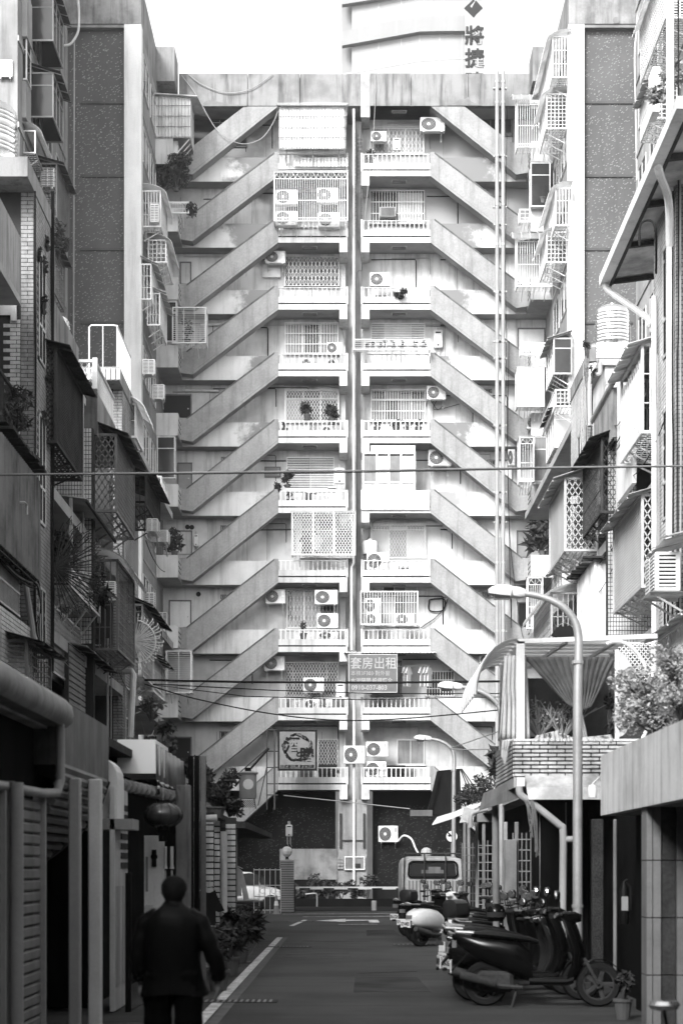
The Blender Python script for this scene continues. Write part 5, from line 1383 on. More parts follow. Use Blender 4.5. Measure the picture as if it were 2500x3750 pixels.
p = at(665,780,YF-1.8); t = cage('flower_box','white flower box with scrolled rail under the dark shrub',(p.x-.2,YF-1.2,p.z),0,1.0,.45,.6,front='arch',side='arch',mat='steelw',awning=None,brackets=2,cat='flower box')
b = MB(); p = at(655,2535,YF-2.0); t = cage('window_cage','big shaded bar cage on the left corner beside the washing person',(p.x,YF-1.3,p.z),0,1.05,1.75,.7,front='rods',side='grid',mat='galv',awning='flat',brackets=3,group=CG)
for k in range(3):
    p = at(595+k*0,[460,1655,2320][k],YF-1.6)
# ---------------------------------------------------------------- right row
RG = 'window cages on the right walk-up block'
t = thing('roof_eave','long peeling roof eave with gutter sloping across the upper right corner','eave',(5.0,26.2,12.9))
b = MB(); b.sheet([(0,0,.06),(0,8,.06)],[(1.5,0,.26),(1.5,8,.26)],.03); b.build('soffit_sheet', gm('peeling_soffit',.6,.8,.5,1.2,.3), t)
b = MB(); b.box(-.12,0,-.08,.06,8,.1); b.build('gutter', M['white'], t)
for k in range(5):
    b = MB(); b.bar((.05,k*1.98+.04,-.02),(1.5,k*1.98+.04,.16),.1,.08); b.build('rafter', M['steeld'], t)
b = MB(); b.bar((.09,0,-.04),(.09,8,-.04),.06,.1); b.build('inner_beam', M['steeld'], t)
wire('drain_pipe','white drain pipe slanting from the far end of the eave to the wall',spline([at(2224,1025,34.0),at(2226,1062,34.0),at(2370,1165,33),at(2376,1190,33)],5),.065,'pipew',cat='drain pipe',k=8)
wire('drain_pipe','white drain pipe bending down under the middle of the eave',spline([at(2408,612,27.6),at(2418,650,27.8),at(2446,735,28.5),at(2450,900,29.0)],5),.065,'pipew',cat='drain pipe',k=8)
wire('drain_pipe','tall pale drain pipe left one on the right tiled tower',[at(2393,1085,31.2),at(2393,1700,31.2),at(2393,3000,31.2)],.05,'pipew',cat='drain pipe',k=10)
wire('drain_pipe','tall thick white drain pipe right one on the right tiled tower',[at(2452,-60,29.7),at(2452,1200,29.7),at(2448,2045,29.7)],.065,'pipew',cat='drain pipe',k=10)
for k,(px,a,c) in enumerate(((2408,1300,2500),(2480,0,2400),(2490,500,2300),(2462,700,2300),(2405,1500,2330))):
    wire('cable','thin cable running down the right tiled tower, %s from the pipes' % ['first','second','third','fourth','fifth'][k],spline([at(px+rnd(-3,3),y,29.4 if px>2420 else 30.9) for y in (a,(a+c)/2-100,(a+c)/2+200,c)]),.014,'cable' if k%2 else 'cablel')
wire('cable','loop of cable hanging under the eave on the right',spline([at(2340,900,29),at(2345,820,29),at(2385,810,29),at(2400,860,29),at(2400,1000,30)]),.02,'cable')
t = thing('roof_deck','tiled roof deck carrying the two shiny tanks on the right','roof deck',(5.75,38.6,12.55))
b = MB(); b.box(-.25,0,0,1.6,2.2,.14); b.build('slab', M['concrete'], t)
for k in range(9):
    b = MB(); b.box(.35+k*.075,-.04,.14,.35+k*.075+.06,.04,.34); b.build('tile', M['brickw'], t)
b = MB()
for k in range(5): b.box(-.3,-.02,.15+k*.07,.3,.06,.15+k*.07+.055)
b.build('louvre_stack', M['white'], t)
b = MB(); b.box(-.1,.1,-1.6,1.5,2.0,-.002); b.build('wall', M['plaster'], t)
tank('big shiny ribbed steel tank on the right roof deck',(at(2240,0,39).x,39,12.72),.36,.95,'steel roof tanks right')
tank('steel tank half hidden behind the big one on the right roof deck',(at(2188,0,40.2).x,40.2,12.7),.24,.75,'steel roof tanks right',legs=False)
wire('drain_pipe','grey pipe elbowing down from the roof deck on the right',spline([at(2195,1330,38.4),at(2193,1370,38.4),at(2160,1385,38.4),at(2158,1560,38.4)],5),.05,'pipe',cat='drain pipe',k=8)
side_cage(2350,2275,1262,1582,5.3,.85,'white cage of looped bars with a bright slanting awning, right block',front='loops',side='bars',awning='slope',aw='white',group=RG,brackets=4,t=.014)
sheetbox_side('rusty streaked ribbed sheet box under a round gutter on the right',5.38,35.6,38.2,10.25,11.25,mat='corrd')
wire('gutter','round pale gutter sloping above the rusty ribbed box',[(5.33,35.4,11.3),(5.33,38.4,11.28)],.06,'pipe',cat='gutter',k=8)
sbox('wall_panel','flat white sheet panel between the looped cage and the ribbed box','panel',5.42,5.5,33.6,35.5,8.9,11.3,'white')
c = side_cage(2202,2136,1605,1875,5.2,.6,'dark cage with clothes inside and a heavy black awning on the right',mat='steeld',front='bars',side='lattice',awning='slope',aw='awnd',group=RG,backm='glass')
shirt('white shirt hanging out of the dark cage on the right',(5.3,37.2,9.9),R(90),.3,.7,'cloth',sleeve=.3)
shirt('black garment hanging in the dark cage on the right',(5.3,36.6,10.0),R(90),.4,.7,'clothd',sleeve=.3)
side_cage(2068,2013,1752,2015,4.8,.7,'tall pale mesh cage with slanted sheet roof left of the dark cage',mat='alu',front='mesh',side='lattice',awning='slope',aw='awn',group=RG,brackets=5,t=.016)
side_cage(2350,2247,1812,2148,5.3,.85,'largest pale mesh cage with slanted sheet roof by the tall pipes',mat='alu',front='mesh',side='lattice',awning='slope',aw='awn',group=RG,brackets=6,t=.018)
sbox('wall_panel','dark glazed opening behind the dark cage on the right','panel',5.9,6.9,36.02,36.06,8.3,10.3,'glass')
t = sheetbox_side('white ribbed sheet box with rotten plank roof beside the ring grille',5.3,37.8,40.4,6.54,8.15,mat='corr')
for k in range(13):
    b = MB(); y=37.6+k*.23; b.box(5.05+rnd(-.03,.03),y,8.2+rnd(-.02,.02),5.75,y+.2,8.24+rnd(-.02,.02)); b.build('roof_plank', M['wood' if k%2 else 'awnd'], t, world=True)
T = cage('ring_grille','open grille of diamond links and small rings on the right block',(at(2255,0,37.8).x,38.6,6.5),0,.9,1.66,.8,front='rings',side='none',mat='steelw',awning=None,brackets=0,floor=False,cat='grille',t=.014)
for k,(px,m) in enumerate(((2225,'clothd'),(2300,'clothd'),(2320,'cloth'))):
    shirt(['dark garment at the left behind the ring grille','black shirt at the right behind the ring grille','pale shirt at the right behind the ring grille'][k],(at(px,0,38.2).x,38.3,at(0,2265,38.2).z),0,.35,.5,m,sleeve=.2)
side_cage(2018,1957,2172,2345,4.7,.75,'grid cage with rounded translucent awning above the white terrace canopy',mat='galv',front='grid',side='bars',awning='curved',group=RG,brackets=0,t=.014)
shirt('black top on a hanger in the rounded-awning cage',(at(2070,0,40.2).x,40.4,at(0,2285,40.2).z),0,.4,.5,'clothd',sleeve=.2)
side_cage(2560,2412,2235,2480,5.2,.8,'cage of tall looped bars under a sharp slanted awning at the right edge',mat='steelw',front='loops',side='bars',awning='slope',aw='awn',group=RG,brackets=0,t=.016)
t = side_ac((5.25,28.3,5.95),R(-90),'big weathered conditioner under a ragged awning at the right edge',w=.9,h=.62,d=.4)
t = thing('side_awning','ragged sheet awning above the weathered conditioner at the right edge','awning',(4.95,27.4,6.75))
for k in range(6):
    b = MB(); b.sheet([(0+rnd(-.03,.03),k*.3,rnd(-.03,.02)),(0+rnd(-.03,.03),k*.3+.29,rnd(-.03,.02))],[(.6,k*.3,.15),(.6,k*.3+.29,.15)],.02); b.build('sheet', M['awn'], t)
t = thing('lattice_screen','white diamond lattice screen above the terrace at the right','lattice screen',(at(2275,0,30).x,30.5,at(0,2500,30).z))
g = MB(); w_ = (2400-2275)*30/F; h_=(2500-2345)*30/F; lattice(g,0,w_,0,h_,0,.075,.09,.008,'y'); g.build('lattice', M['steelw'], t, kind='stuff')
g = MB(); frame2(g,0,w_,0,h_,0,.03); g.build('frame', M['steelw'], t)
for (px,py) in ((2150,1310),(2165,1405)):
    p = at(px,py,38.3); bush('weed tuft on the right roof deck %s' % ('by the louvre stack' if py<1400 else 'below the slab'),tuple(p),(.1,.1,.2),60,.05,pot=False,clumps=3,name='weed_tuft',cat='weed')
for k in range(4):
    wire('cable','thin loose cable drooping down the far right tile tower, %s one' % ['first','second','third','fourth'][k],spline([at(2130+k*10+rnd(-8,8),y,40.2) for y in (1330,1500,1700,1850,2000)]),.012,'cable' if k%2 else 'cablel')
# wing, right: cages at the court wall
WG = 'window cages on the right wing'
side_cage(2022,1972,135,283,8.14,.72,'tall white grid cage topmost on the right wing',front='grid',side='bars',awning='curved',aw='awn',group=WG,t=.016)
side_cage(2000,1975,345,470,8.0,.8,'lower white grid cage beside the arched corner cage, right wing',front='grid',side='grid',awning='curved',aw='awn',group=WG,t=.014)
side_cage(2033,1992,690,825,8.2,.66,'white grid cage with curved roof in mid height of the right wing',front='grid',side='bars',awning='curved',group=WG,t=.016)
side_cage(2000,1976,850,960,8.0,.8,'small grid cage beside the second arched cage, right wing',front='grid',side='grid',awning='curved',group=WG,t=.016)
def onbox(px0,px1,py0,py1,label,s=85.5,d=.75,**k):
    Y=F/s; w=(px1-px0)/s; h=(py1-py0)/s; p=at((px0+px1)/2,py1,Y)
    return cage(k.pop('name','window_cage'),label,(p.x,Y+d,p.z),0,w,h,d,**k)
onbox(1893,2015,352,538,'white cage with fan arch and curved roof at the top right corner',front='arch',side='grid',awning='curved',group=WG,s=86.5)
onbox(1892,2018,858,1048,'white cage with half-round arch over a louvred front, third from top right corner',front='arch',side='grid',awning='curved',group=WG,s=86.5)
onbox(1943,2012,597,755,'white framed tall glass bay on the right corner',front='glassbay',mat='white',awning='flat',floor=False,brackets=0,name='bay_window',cat='bay window',s=86,d=.6)
onbox(1902,1940,768,812,'white wire basket with a conifer on the right corner',front='grid',side='grid',awning=None,s=87,d=.4,cat='basket')
onbox(1906,2013,1257,1299,'low mesh planter rail on the right corner',front='lattice',side='lattice',awning=None,s=86.5,d=.4,cat='planter rail')
onbox(1893,1990,1347,1488,'white sheet enclosure bulging from the right corner',front='panel',side='panel',mat='white',awning='flat',brackets=5,s=86.5,d=.8,cat='sheet enclosure')
side_cage(2027,2000,1240,1368,8.15,.7,'angled white glass bay window, upper one on the right wing',front='glassbay',mat='white',side='glassbay',awning='slope',aw='awn',floor=True,group=WG,name='bay_window',cat='bay window',brackets=5)
side_cage(2033,1985,1428,1488,8.1,.7,'small white basket with a conditioner below the upper glass bay, right wing',front='grid',side='grid',awning=None,group=WG,t=.014)
side_ac(at(2040,1484,72),0,'conditioner in the small white basket, right wing',w=.5,h=.5,d=.3,base=False)
side_cage(2030,2000,1497,1637,8.2,.7,'angled white glass bay window, lower one on the right wing',front='glassbay',mat='white',side='glassbay',awning='slope',aw='awnd',group=WG,name='bay_window',cat='bay window',brackets=6,backm='frost')
acp(1928,1976,1526,1570,YF-1.0,'white air conditioner hanging below the sheet enclosure at the right corner')
onbox(1902,1952,1602,1762,'slim white arched cage beside glass panes, right corner',front='arch',side='panel',awning='flat',group=WG,s=87,d=.8,brackets=5,mat='white')
onbox(1955,2012,1600,1762,'white glass bay with slatted underside right of the slim arched cage',front='glassbay',mat='white',awning='flat',s=86,d=.6,name='bay_window',cat='bay window',floor=True,brackets=4,backm='glass2')
onbox(1932,1985,2115,2300,'fan-topped white bay partly behind the tall mesh cage, right corner',front='arch',mat='steelw',awning='flat',s=86.5,d=.5,group=WG)
side_cage(2060,2030,2065,2200,6.2,.6,'white glass bay above the rounded-awning cage',front='glassbay',mat='white',awning='slope',aw='awn',floor=False,name='bay_window',cat='bay window',group=WG,backm='frost')
# side tower, right
TG = 'cages on the right side tower'
side_cage(2436,2345,-160,65,10.4,.9,'huge pale grid cage with curved roof at the top right',front='grid',side='rods',awning='curved',group=TG,t=.02,brackets=5,mat='alu')
side_cage(2381,2345,300,432,10.35,.9,'pale grid cage below the huge one at the top right',front='bars',side='grid',awning='slope',group=TG,t=.02,mat='alu')
sbox('wall_box','flat white enclosed box behind the flowering planter at the top right','sheet box',at(2378,0,57).x,at(2405,0,57).x,56.5,57.3,at(0,432,57).z,at(0,270,57).z,'white')
side_cage(2410,2338,575,660,10.2,.9,'low grid cage with broad curved roof at the upper right',front='grid',side='grid',awning='curved',group=TG,t=.016,mat='alu')
t = side_cage(2560,2400,235,262,8.6,.9,'long grey planter trough with bright flowers at the upper right edge',name='planter_cage',front='bars',side='bars',awning=None,mat='galv',cat='planter',brackets=4)
for k,px in enumerate((2410,2450,2480)):
    p = atx(px,262-(px-2560)*.9-20,8.75); bush('bright leafy plant in the long planter trough, %s from its far end' % ['first','second','third'][k],tuple(p),(.3,.3,.28),200,.12,pot=False,mat='leafl',clumps=6,long=3)
wire('conduit','thin white conduit down the edge of the right speckled panel',spline([at(2335,0,69.5),at(2330,100,69.5),at(2322,200,69.5),at(2325,370,69.5),at(2330,660,69.5)]),.03,'pipew',cat='conduit')
b = MB(); b.lathe([(.13,-.02),(.1,0)],(at(2254,0,YW-.03).x,YW-.03,at(0,75,YW-.03).z),14,'y'); setp(b.build('wall_anchor', M['stain']),'round rusty anchor plate on the roof band above the right speckled panel','wall anchor')
# long cables across the lane
wire('cable','thick pale cable crossing the whole lane at mid height',[at(-40,1738,24),at(600,1732,24.2),at(1300,1724,24.6),at(2000,1712,25),at(2540,1705,25)],.012,'stain',k=6)
wire('cable','dark cable just under the thick pale one across the lane',[at(-40,1741,24.3),at(600,1736,24.5),at(1300,1730,24.9),at(2000,1716,25.3),at(2540,1708,25.3)],.009,'cable')
wire('cable','thick black cable crossing above the lowest stairs',[at(530,2490,38),at(900,2498,38),at(1400,2500,38),at(1850,2495,38),at(2000,2490,38)],.025,'cable')
wire('cable','second black cable just below the thick one over the lowest stairs',[at(560,2505,38),at(1000,2528,38),at(1400,2540,38),at(1850,2540,38),at(2030,2535,38)],.012,'cable')
wire('cable','third thin black cable over the lowest stairs',[at(560,2508,39),at(900,2550,39),at(1300,2562,39),at(1850,2552,39)],.01,'cable')
wire('cable','black cable sagging from the left cages down across the ninth landings',spline([at(530,2505,37),at(720,2560,37),at(1000,2615,37),at(1250,2638,37),at(1500,2630,37),at(1850,2598,37)]),.014,'cable')
wire('cable','thin cable crossing in front of the dark ground storey',[at(1038,2913,62),at(1250,2935,62),at(1500,2962,62)],.018,'cablel')
wire('cable','thin cable strung from the third lamp to the second lamp pole',[at(1650,2740,48),at(1820,2680,38)],.012,'cablel')
wire('cable','pale cord between the third lamp pole and the second',[at(1650,2743,48),at(1700,2746,44),at(1820,2742,38)],.014,'cablel')
# ---------------------------------------------------------------- street surface
def gp(px,py): # point on the ground
    s = (py-HZ)/CH; return ((px-CX)/s, F/s)
def flat(nm,pl,z,mat,label=None):
    b = MB(); b.prism(pl,'z',z-.003,z); return structure(nm,b,M[mat] if isinstance(mat,str) else mat)
wl = gm('worn_white_line',.85,.8,.55,5,0,fine=.45,bs=25)
def strip(x0,y0,x1,y1,w): 
    d = Vector((x1-x0,y1-y0,0)).normalized(); n = Vector((d.y,-d.x,0))*w/2
    return [(x0-n.x,y0-n.y),(x1-n.x,y1-n.y),(x1+n.x,y1+n.y),(x0+n.x,y0+n.y)]
flat('edge_line', strip(-1.52,11,-1.52,41,.13),.004,wl)
flat('gutter_strip', strip(-1.36,11,-1.4,41,.12),.003,gm('gutter_concrete',.14,.8,.3,3,0,fine=.3))
flat('edge_line', strip(-1.5,49.3,-1.25,55,.13),.0045,wl)
flat('cross_line', strip(-1.4,58.5,2.6,59.5,.14),.0045,wl); flat('cross_line', strip(-2.2,62,2.6,63.2,.12),.0047,wl)
flat('turn_arrow', [(-.9,54.2),(0,56.2),(0,55.1),(1.0,55.1),(1.0,52.4),(.7,52.4),(.7,54.4),(0,54.0),(0,53.0)],.005,wl)
flat('road_mark', strip(-.2,50.6,.9,50.9,.1),.0042,wl)
for k,(px,py,w,l) in enumerate(((880,3668,.9,.45),(1060,3468,.9,.4),(1100,3375,.8,.5),(870,3525,.5,.4),(1540,3460,1.2,.3))):
    x,y = gp(px,py); t = thing('drain_grate',['near drain grate crossing the white line','middle drain grate beside the white line','far drain grate near the gate pillar','cracked drain cover left of the white line','flush drain cover near the white scooter'][k],'drain grate',(x,y,.002))
    b = MB(); b.box(-w/2,-l/2,0,w/2,l/2,.006); b.build('cover', gm('iron_cover',.05,.7,.3,4,0) if k==0 else bpy.data.materials['iron_cover'], t)
    b = MB()
    for j in range(12): b.box(-w/2+.03+j*(w-.06)/12,-l/2+.04,.0062,-w/2+.03+j*(w-.06)/12+.03,l/2-.04,.012)
    b.build('rib', M['stain'], t)
b = MB(); b.box(-8.6,66.3,-.0,5.8,77,.012); structure('forecourt', b, gm('forecourt_asphalt',.022,.95,.3,.6,0,spec=.05,bump=.4,bs=80))
# planting strip at the foot of the block
t = thing('planter_wall','low dark planter wall along the foot of the apartment block','planter',(0,73.6,0))
b = MB(); b.box(-4,0,0,5.5,.2,.34); b.box(-4,.2,0,5.5,2.4,.28); b.build('planter', gm('dark_planter',.01,.9,.3,2,0), t)
for k,(px,py,h,l) in enumerate(((1040,3260,.55,'left of the pillar gap'),(1100,3250,.6,'under the white wall panel'),(1160,3235,1.0,'thin one before the white panel'),(1200,3245,.8,'right end of the white panel'),(1250,3250,.7,'before the central pier'),(1300,3250,.8,'right of the central pier'),(1345,3240,.9,'by the pier edge'),(1020,3255,.4,'beside the pillar'))):
    p = at(px,3285,74.5); bush('dark leafy bush at the foot of the block, '+l,(p.x,74.6,.28),(.45,.35,h*.55),260,.1,pot=False,clumps=7,group=None,name='shrub',cat='shrub')
# meter box in glass, block grid, flue on the pier
t = thing('meter_cabinet','white framed glass cabinet on the central pier','cabinet',(at(1298,0,YF+.3).x,YF+.38,at(0,3186,YF+.3).z))
b = MB(); frame2(b,-.4,.4,.05,.55,-.1,.05); b.build('frame', M['white'], t)
b = MB(); b.box(-.4,-.08,.05,.4,0,.55); b.build('glass_door', M['glass2'], t)
b = MB(); b.box(-.05,-.12,.1,.25,-.101,.28); b.build('meter', M['acd'], t)
t = thing('vent_blocks','small panel of pierced blocks left of the glass cabinet','vent blocks',(at(1246,0,YF+.3).x,YF+.36,at(0,3183,YF+.3).z))
for i in range(2):
    for j in range(4): b = MB(); b.box(-.13+i*.14,-.06,j*.14,-.01+i*.14,0,j*.14+.11); b.build('block', M['soffit'], t)
wire('hose','white duct arching from the wall conditioner by the van',spline([at(1458,3080,YB-.3),at(1478,3060,YB-.6),at(1505,3072,YB-.9),at(1520,3105,YB-1),at(1532,3128,YB-1)]),.045,'pipew',cat='duct',k=8)
heater(1046,1070,3020,3063,'white meter cabinet hanging at the end of the left shop roof',Y=60)
# ---------------------------------------------------------------- gate
def lantern_post(px,label,Y=64.5,striped=True,zt=1.92):
    p = at(px,0,Y); t = thing('gate_pillar',label,'gate pillar',(p.x,Y,0))
    b = MB(); b.box(-.23,-.23,0,.23,.23,zt-.03); b.build('core', M['mortar'], t)
    sm = bpy.data.materials.get('pillar_tile') or gm('pillar_tile',.2,.4,.2,3,.1)
    for k in range(22):
        z = .03+k*.086; b = MB(); b.box(-.25,-.25,z,.25,.25,z+.06); b.build('tile_course', sm, t)
    l = thing('pillar_lamp','glass globe lamp on the '+('striped gate pillar left of the barrier' if striped else 'right gate pillar behind the van'),'lamp',(p.x,Y,zt))
    b = MB(); b.lathe([(.08,0),(.05,.06),(.06,.1)],(0,0,-.0),10); b.build('base', M['black'], l)
    b = MB(); b.lathe([(.08,.1),(.17,.2),(.19,.3),(.17,.4),(.1,.46),(.02,.48)],(0,0,0),8); b.build('globe', M['frost'], l)
lantern_post(1051,'striped tile gate pillar left of the barrier arm'); lantern_post(1560,'tile gate pillar hidden behind the van',Y=62,striped=False,zt=1.85)
t = thing('barrier_arm','white striped barrier arm across the end of the lane','barrier',(at(1072,0,65).x,65,0))
z = CH-(3252-HZ)/100; L_ = (1500-1072)/100
b = MB(); b.box(0,-.04,z-.05,L_,.04,z+.05); b.build('arm', M['white'], t)
for k in range(5):
    b = MB(); x = .25+k*.88; b.box(x,-.045,z-.052,x+.38,-.0405,z+.0); b.build('stripe', M['black'], t)
b = MB(); b.cbox(-.1,-.15,0,.1,.15,z+.1,.03); b.build('motor_box', M['steeld'], t)
sbox('bollard','x','x',0,.1,0,.1,0,.1,'white') if False else None
b = MB(); b.lathe([(.1,0),(.1,.36),(.08,.38)],(at(1369,0,67).x,67,0),14); setp(b.build('bollard', M['soffit'], smooth=1),'pale stubby bollard beneath the barrier arm','bollard')
b = MB(); b.tube(spline([at(1118,3275,68),at(1150,3272,68),at(1160,3278,68),at(1160,3320,68)],4),.03,6); setp(b.build('bike_rail', M['galv'], smooth=1),'bent tube rail below the barrier arm','rail')
t = thing('gate_fence','white steel gate with ring ornaments left of the striped pillar','gate',(at(930,0,63).x,63,0))
g = MB(); W_ = 98/103.
for z in (.12,.6,1.0,1.55): g.box(0,-.015,z-.015,W_,.015,z+.015)
g.build('rail', M['galv'], t)
for k in range(6): g = MB(); g.tube([(W_*k/5,0,0),(W_*k/5,0,1.6)],.014,5); g.build('upright', M['galv'], t)
for k in range(2): g = MB(); g.tube([(.3+k*.4+.09*math.cos(a*PI/6),-.02,.8+.09*math.sin(a*PI/6)) for a in range(12)],.01,4,closed=True); g.build('ring', M['galv'], t)
t = thing('traffic_cone','dark traffic cone with white band beside the striped pillar','traffic cone',(at(1012,0,62).x,62,0))
b = MB(); b.lathe([(.15,0),(.15,.02),(.11,.03),(.07,.35),(.03,.62),(.02,.66)],(0,0,0),14); b.build('cone', M['stain'], t)
b = MB(); b.lathe([(.083,.3),(.06,.46)],(0,0,0),14); b.build('band', M['white'], t)
# ---------------------------------------------------------------- street lamps
def street_lamp(px_pole, py_lamp, px_lamp, X, label, Y):
    x = X; t = thing('street_lamp',label,'street lamp',(x,Y,0),0,'curved street lamps on the right')
    zt = CH+(HZ-py_lamp)*Y/F; r = .06
    L = x-(px_lamp-CX)*Y/F
    k_ = L/.72; pts = [(0,0,0),(0,0,1.2),(0,0,zt-1.5*k_),(.01,0,zt-.85*k_),(.01,0,zt-.55*k_),(-.05*k_,0,zt-.33*k_),(-.21*k_,0,zt-.16*k_),(-.45*k_,0,zt-.05*k_),(-L,0,zt)]
    pp = spline(pts,4); b = MB(); b.tube(pp,[.068-.03*i/len(pp) for i in range(len(pp))],10); b.build('pole', M['galv'], t, smooth=1)
    b = MB(); secs = [(-L+.06,.035,-.05,.03),(-L-.02,.065,-.07,.06),(-L-.1,.07,-.06,.07),(-L-.13,.1,-.07,.08),(-L-.27,.11,-.06,.09),(-L-.37,.08,-.03,.06),(-L-.41,.04,-.01,.03)]
    loft(b,[(sx,0,hw,zt+zb+.0,zt+zz+.02) for sx,hw,zb,zz in secs],10,axis='x'); b.build('lamp_head', M['ac'], t, smooth=1)
    b = MB(); b.box(-L-.34,-.08,zt-.075,-L-.14,.08,zt-.02); b.build('lens', M['glass'], t)
    b = MB(); b.lathe([(.075,0),(.075,.04)],(0,0,zt-.9),10); b.lathe([(.075,0),(.075,.04)],(0,0,1.1),10); b.build('pole_clamp', M['galv'], t)
def loft(mb, secs, n=12, axis='x', p=2.6):
    """secs: (pos, offset, halfwidth, zbottom, ztop) superellipse rings"""
    vs = []
    for (a, o, hw, zb, zt_) in secs:
        cz = (zb+zt_)/2; hz = (zt_-zb)/2
        for k in range(n):
            t = 2*PI*k/n; c, s = math.cos(t), math.sin(t)
            u = hw*math.copysign(abs(c)**(2/p),c); w = hz*math.copysign(abs(s)**(2/p),s)
            vs.append((a,o+u,cz+w) if axis == 'x' else (o+u,a,cz+w))
    m = len(secs); fs = [(i*n+k,i*n+(k+1)%n,(i+1)*n+(k+1)%n,(i+1)*n+k) for i in range(m-1) for k in range(n)]
    fs += [tuple(reversed(range(n))),tuple(range((m-1)*n,m*n))]
    mb.add(vs,fs); return mb
street_lamp(2110,2172,1905,2.95,'nearest and tallest curved street lamp, its pole before the terrace',22.6)
street_lamp(1835,2515,1680,2.98,'second curved street lamp, its pole left of the terrace',34.0)
street_lamp(1655,2705,1570,2.98,'third and smallest curved street lamp beside the black sign box',49.0)
# ---------------------------------------------------------------- low shops, left
XS = -2.6
def rollshutter(label,x,y0,y1,z0,z1,mat='stain',name='roller_shutter',face=1):
    t = thing(name,label,'roller shutter',(x,y0,z0)); n = int((z1-z0)/.1)
    for k in range(n):
        z = k*.1; b = MB(); b.prism([(0,z+.004),(.035*face,z+.03),(.035*face,z+.07),(0,z+.096)] if face>0 else [(0,z+.096),(.035*face,z+.07),(.035*face,z+.03),(0,z+.004)],'y',0,y1-y0) if False else None
        b = MB(); P_ = [(0,z+.004),(.02*face,z+.02),(.02*face,z+.08),(0,z+.096),(-.02*face,z+.05)]
        b.prism(P_,'y',0,y1-y0); b.build('slat', M[mat], t)
    for y in (-.06,y1-y0): b = MB(); b.box(-.05,y,0,.06*face,y+.055,z1-z0); b.build('guide_rail', M['pipe'], t)
    return t
t = thing('shop_row','dark row of one-storey shops along the left of the lane','shops',(XS,0,0))
for (y0,y1,h,xx) in ((4,16.4,3.0,-2.85),(16.4,20.3,2.9,-3.4),(20.3,26.4,3.0,-2.95),(26.4,35,2.9,-3.0),(35,47,2.7,-3.2)):
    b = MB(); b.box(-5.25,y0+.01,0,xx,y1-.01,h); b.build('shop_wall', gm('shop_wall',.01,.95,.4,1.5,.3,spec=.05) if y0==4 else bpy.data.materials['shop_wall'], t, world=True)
    b = MB(); b.box(-5.25,y0,h+.002,XS-.1 if y0<30 else -2.75,y1,h+.1); b.build('roof', M['awnd'], t, world=True)
rollshutter('near ribbed roller shutter at the lower left edge',-2.72,12.4,13.9,0,2.25)
rollshutter('second ribbed roller shutter behind the first pipe at the lower left',-2.72,14.3,15.75,0,2.3)
def post(label,x,y,z,w=.09,mat='pipew',name='post',z0=0):
    b = MB(); b.cbox(x-w/2,y-w/2,z0,x+w/2,y+w/2,z,.012); return setp(b.build(name,M[mat] if isinstance(mat,str) else mat),label,'post')
def pipe(label,pts,r=.05,mat='pipew',name='drain_pipe'): return wire(name,label,pts,r,mat,cat='drain pipe',k=10)
pipe('grey drain pipe standing between the two near shutters',[(-2.6,14.05,0),(-2.6,14.05,2.28)],.055,'pipe')
post('first pale square post past the shutters on the left',-2.55,16.75,2.45,.11,'pipe'); post('second pale square post past the shutters on the left',-2.52,17.9,2.5,.13,'pipew')
# near fascia: rounded gutter, stained box, ribbed underside
t = thing('shop_canopy','rounded metal gutter canopy blurred at the left edge','canopy',(XS,10,2.9))
b = MB(); b.prism([(-.14,0),(.04,-.01),(.09,.03),(.11,.1),(.09,.19),(.03,.25),(-.14,.28)],'y',0,6.3); b.build('gutter', gm('weathered_gutter',.3,.5,.4,2.5,.5,ss=6), t, smooth=1)
b = MB(); b.box(-2.3,0,-.02,-.13,6.3,.2); b.build('roof_sheet', M['awn'], t)
b = MB(); b.tube([(.02,6.05,.02),(.02,6.1,-.5),(0,6.0,-.62),(-.06,5.6,-.64),(-.1,3.4,-.66)],.042,10); b.build('drain_elbow', M['pipe'], t, smooth=1)
t = thing('sign_box','stained grey metal fascia box with ribbed curved underside on the left','shop fascia',(XS,16.2,2.2))
b = MB(); b.box(-.5,0.05,.35,0,3.3,.95); b.build('fascia', gm('stained_metal_fascia',.13,.45,.5,2,.7,ss=8), t)
for k in range(11):
    a = k/11; x = -.02-.62*a*a; z = .33-a*.85
    b = MB(); b.tube([(x,.1,z),(x,3.1-.6*a,z)],.045,6); b.build('rib', M['steelg'], t)
b = MB(); b.tube([(0,3.2,.35),(-.1,3.1,0),(-.35,2.9,-.3),(-.66,2.5,-.58)],.035,6); b.build('edge_pipe', M['black'], t)
# white arched cover, white box sign, striped cloth awning, clay ridge
t = thing('vent_cover','white round-topped vent cover beside the bright box sign','vent cover',(-2.75,19.7,2.15))
P_ = [(-.27,0),(.22,0),(.22,.45)]+[(-.03+.25*math.cos(a*PI/10),.45+.25*math.sin(a*PI/10)) for a in range(0,11)]+[(-.27,.45)]
b = MB(); b.prism(P_,'y',0,.6); b.build('cover', M['white'], t)
b = MB(); b.box(-.35,-.1,-.12,.4,.5,-.003); b.build('ledge', M['pipe'], t)
b = MB(); b.box(-.3,.02,-2.1,-.2,.1,-.13); b.build('post', M['pipe'], t)
t = thing('box_sign','blank bright white box sign above the shop with lanterns','sign',(-2.72,22.5,2.75))
p0, p1 = at(430,2832,22.5), at(570,2708,22.5)
b = MB(); b.box(p0.x+2.72,0,p0.z-2.75,p1.x+2.72,1.6,p1.z-2.75); b.build('box', gm('bright_sign_acrylic',.9,.4,0,1,0,fine=0), t)
t = thing('cloth_awning','striped cloth awning strip with scalloped bands behind the white box sign','awning',(p1.x,22.55,2.7))
n = 40; zb = at(0,2893,26).z-2.7
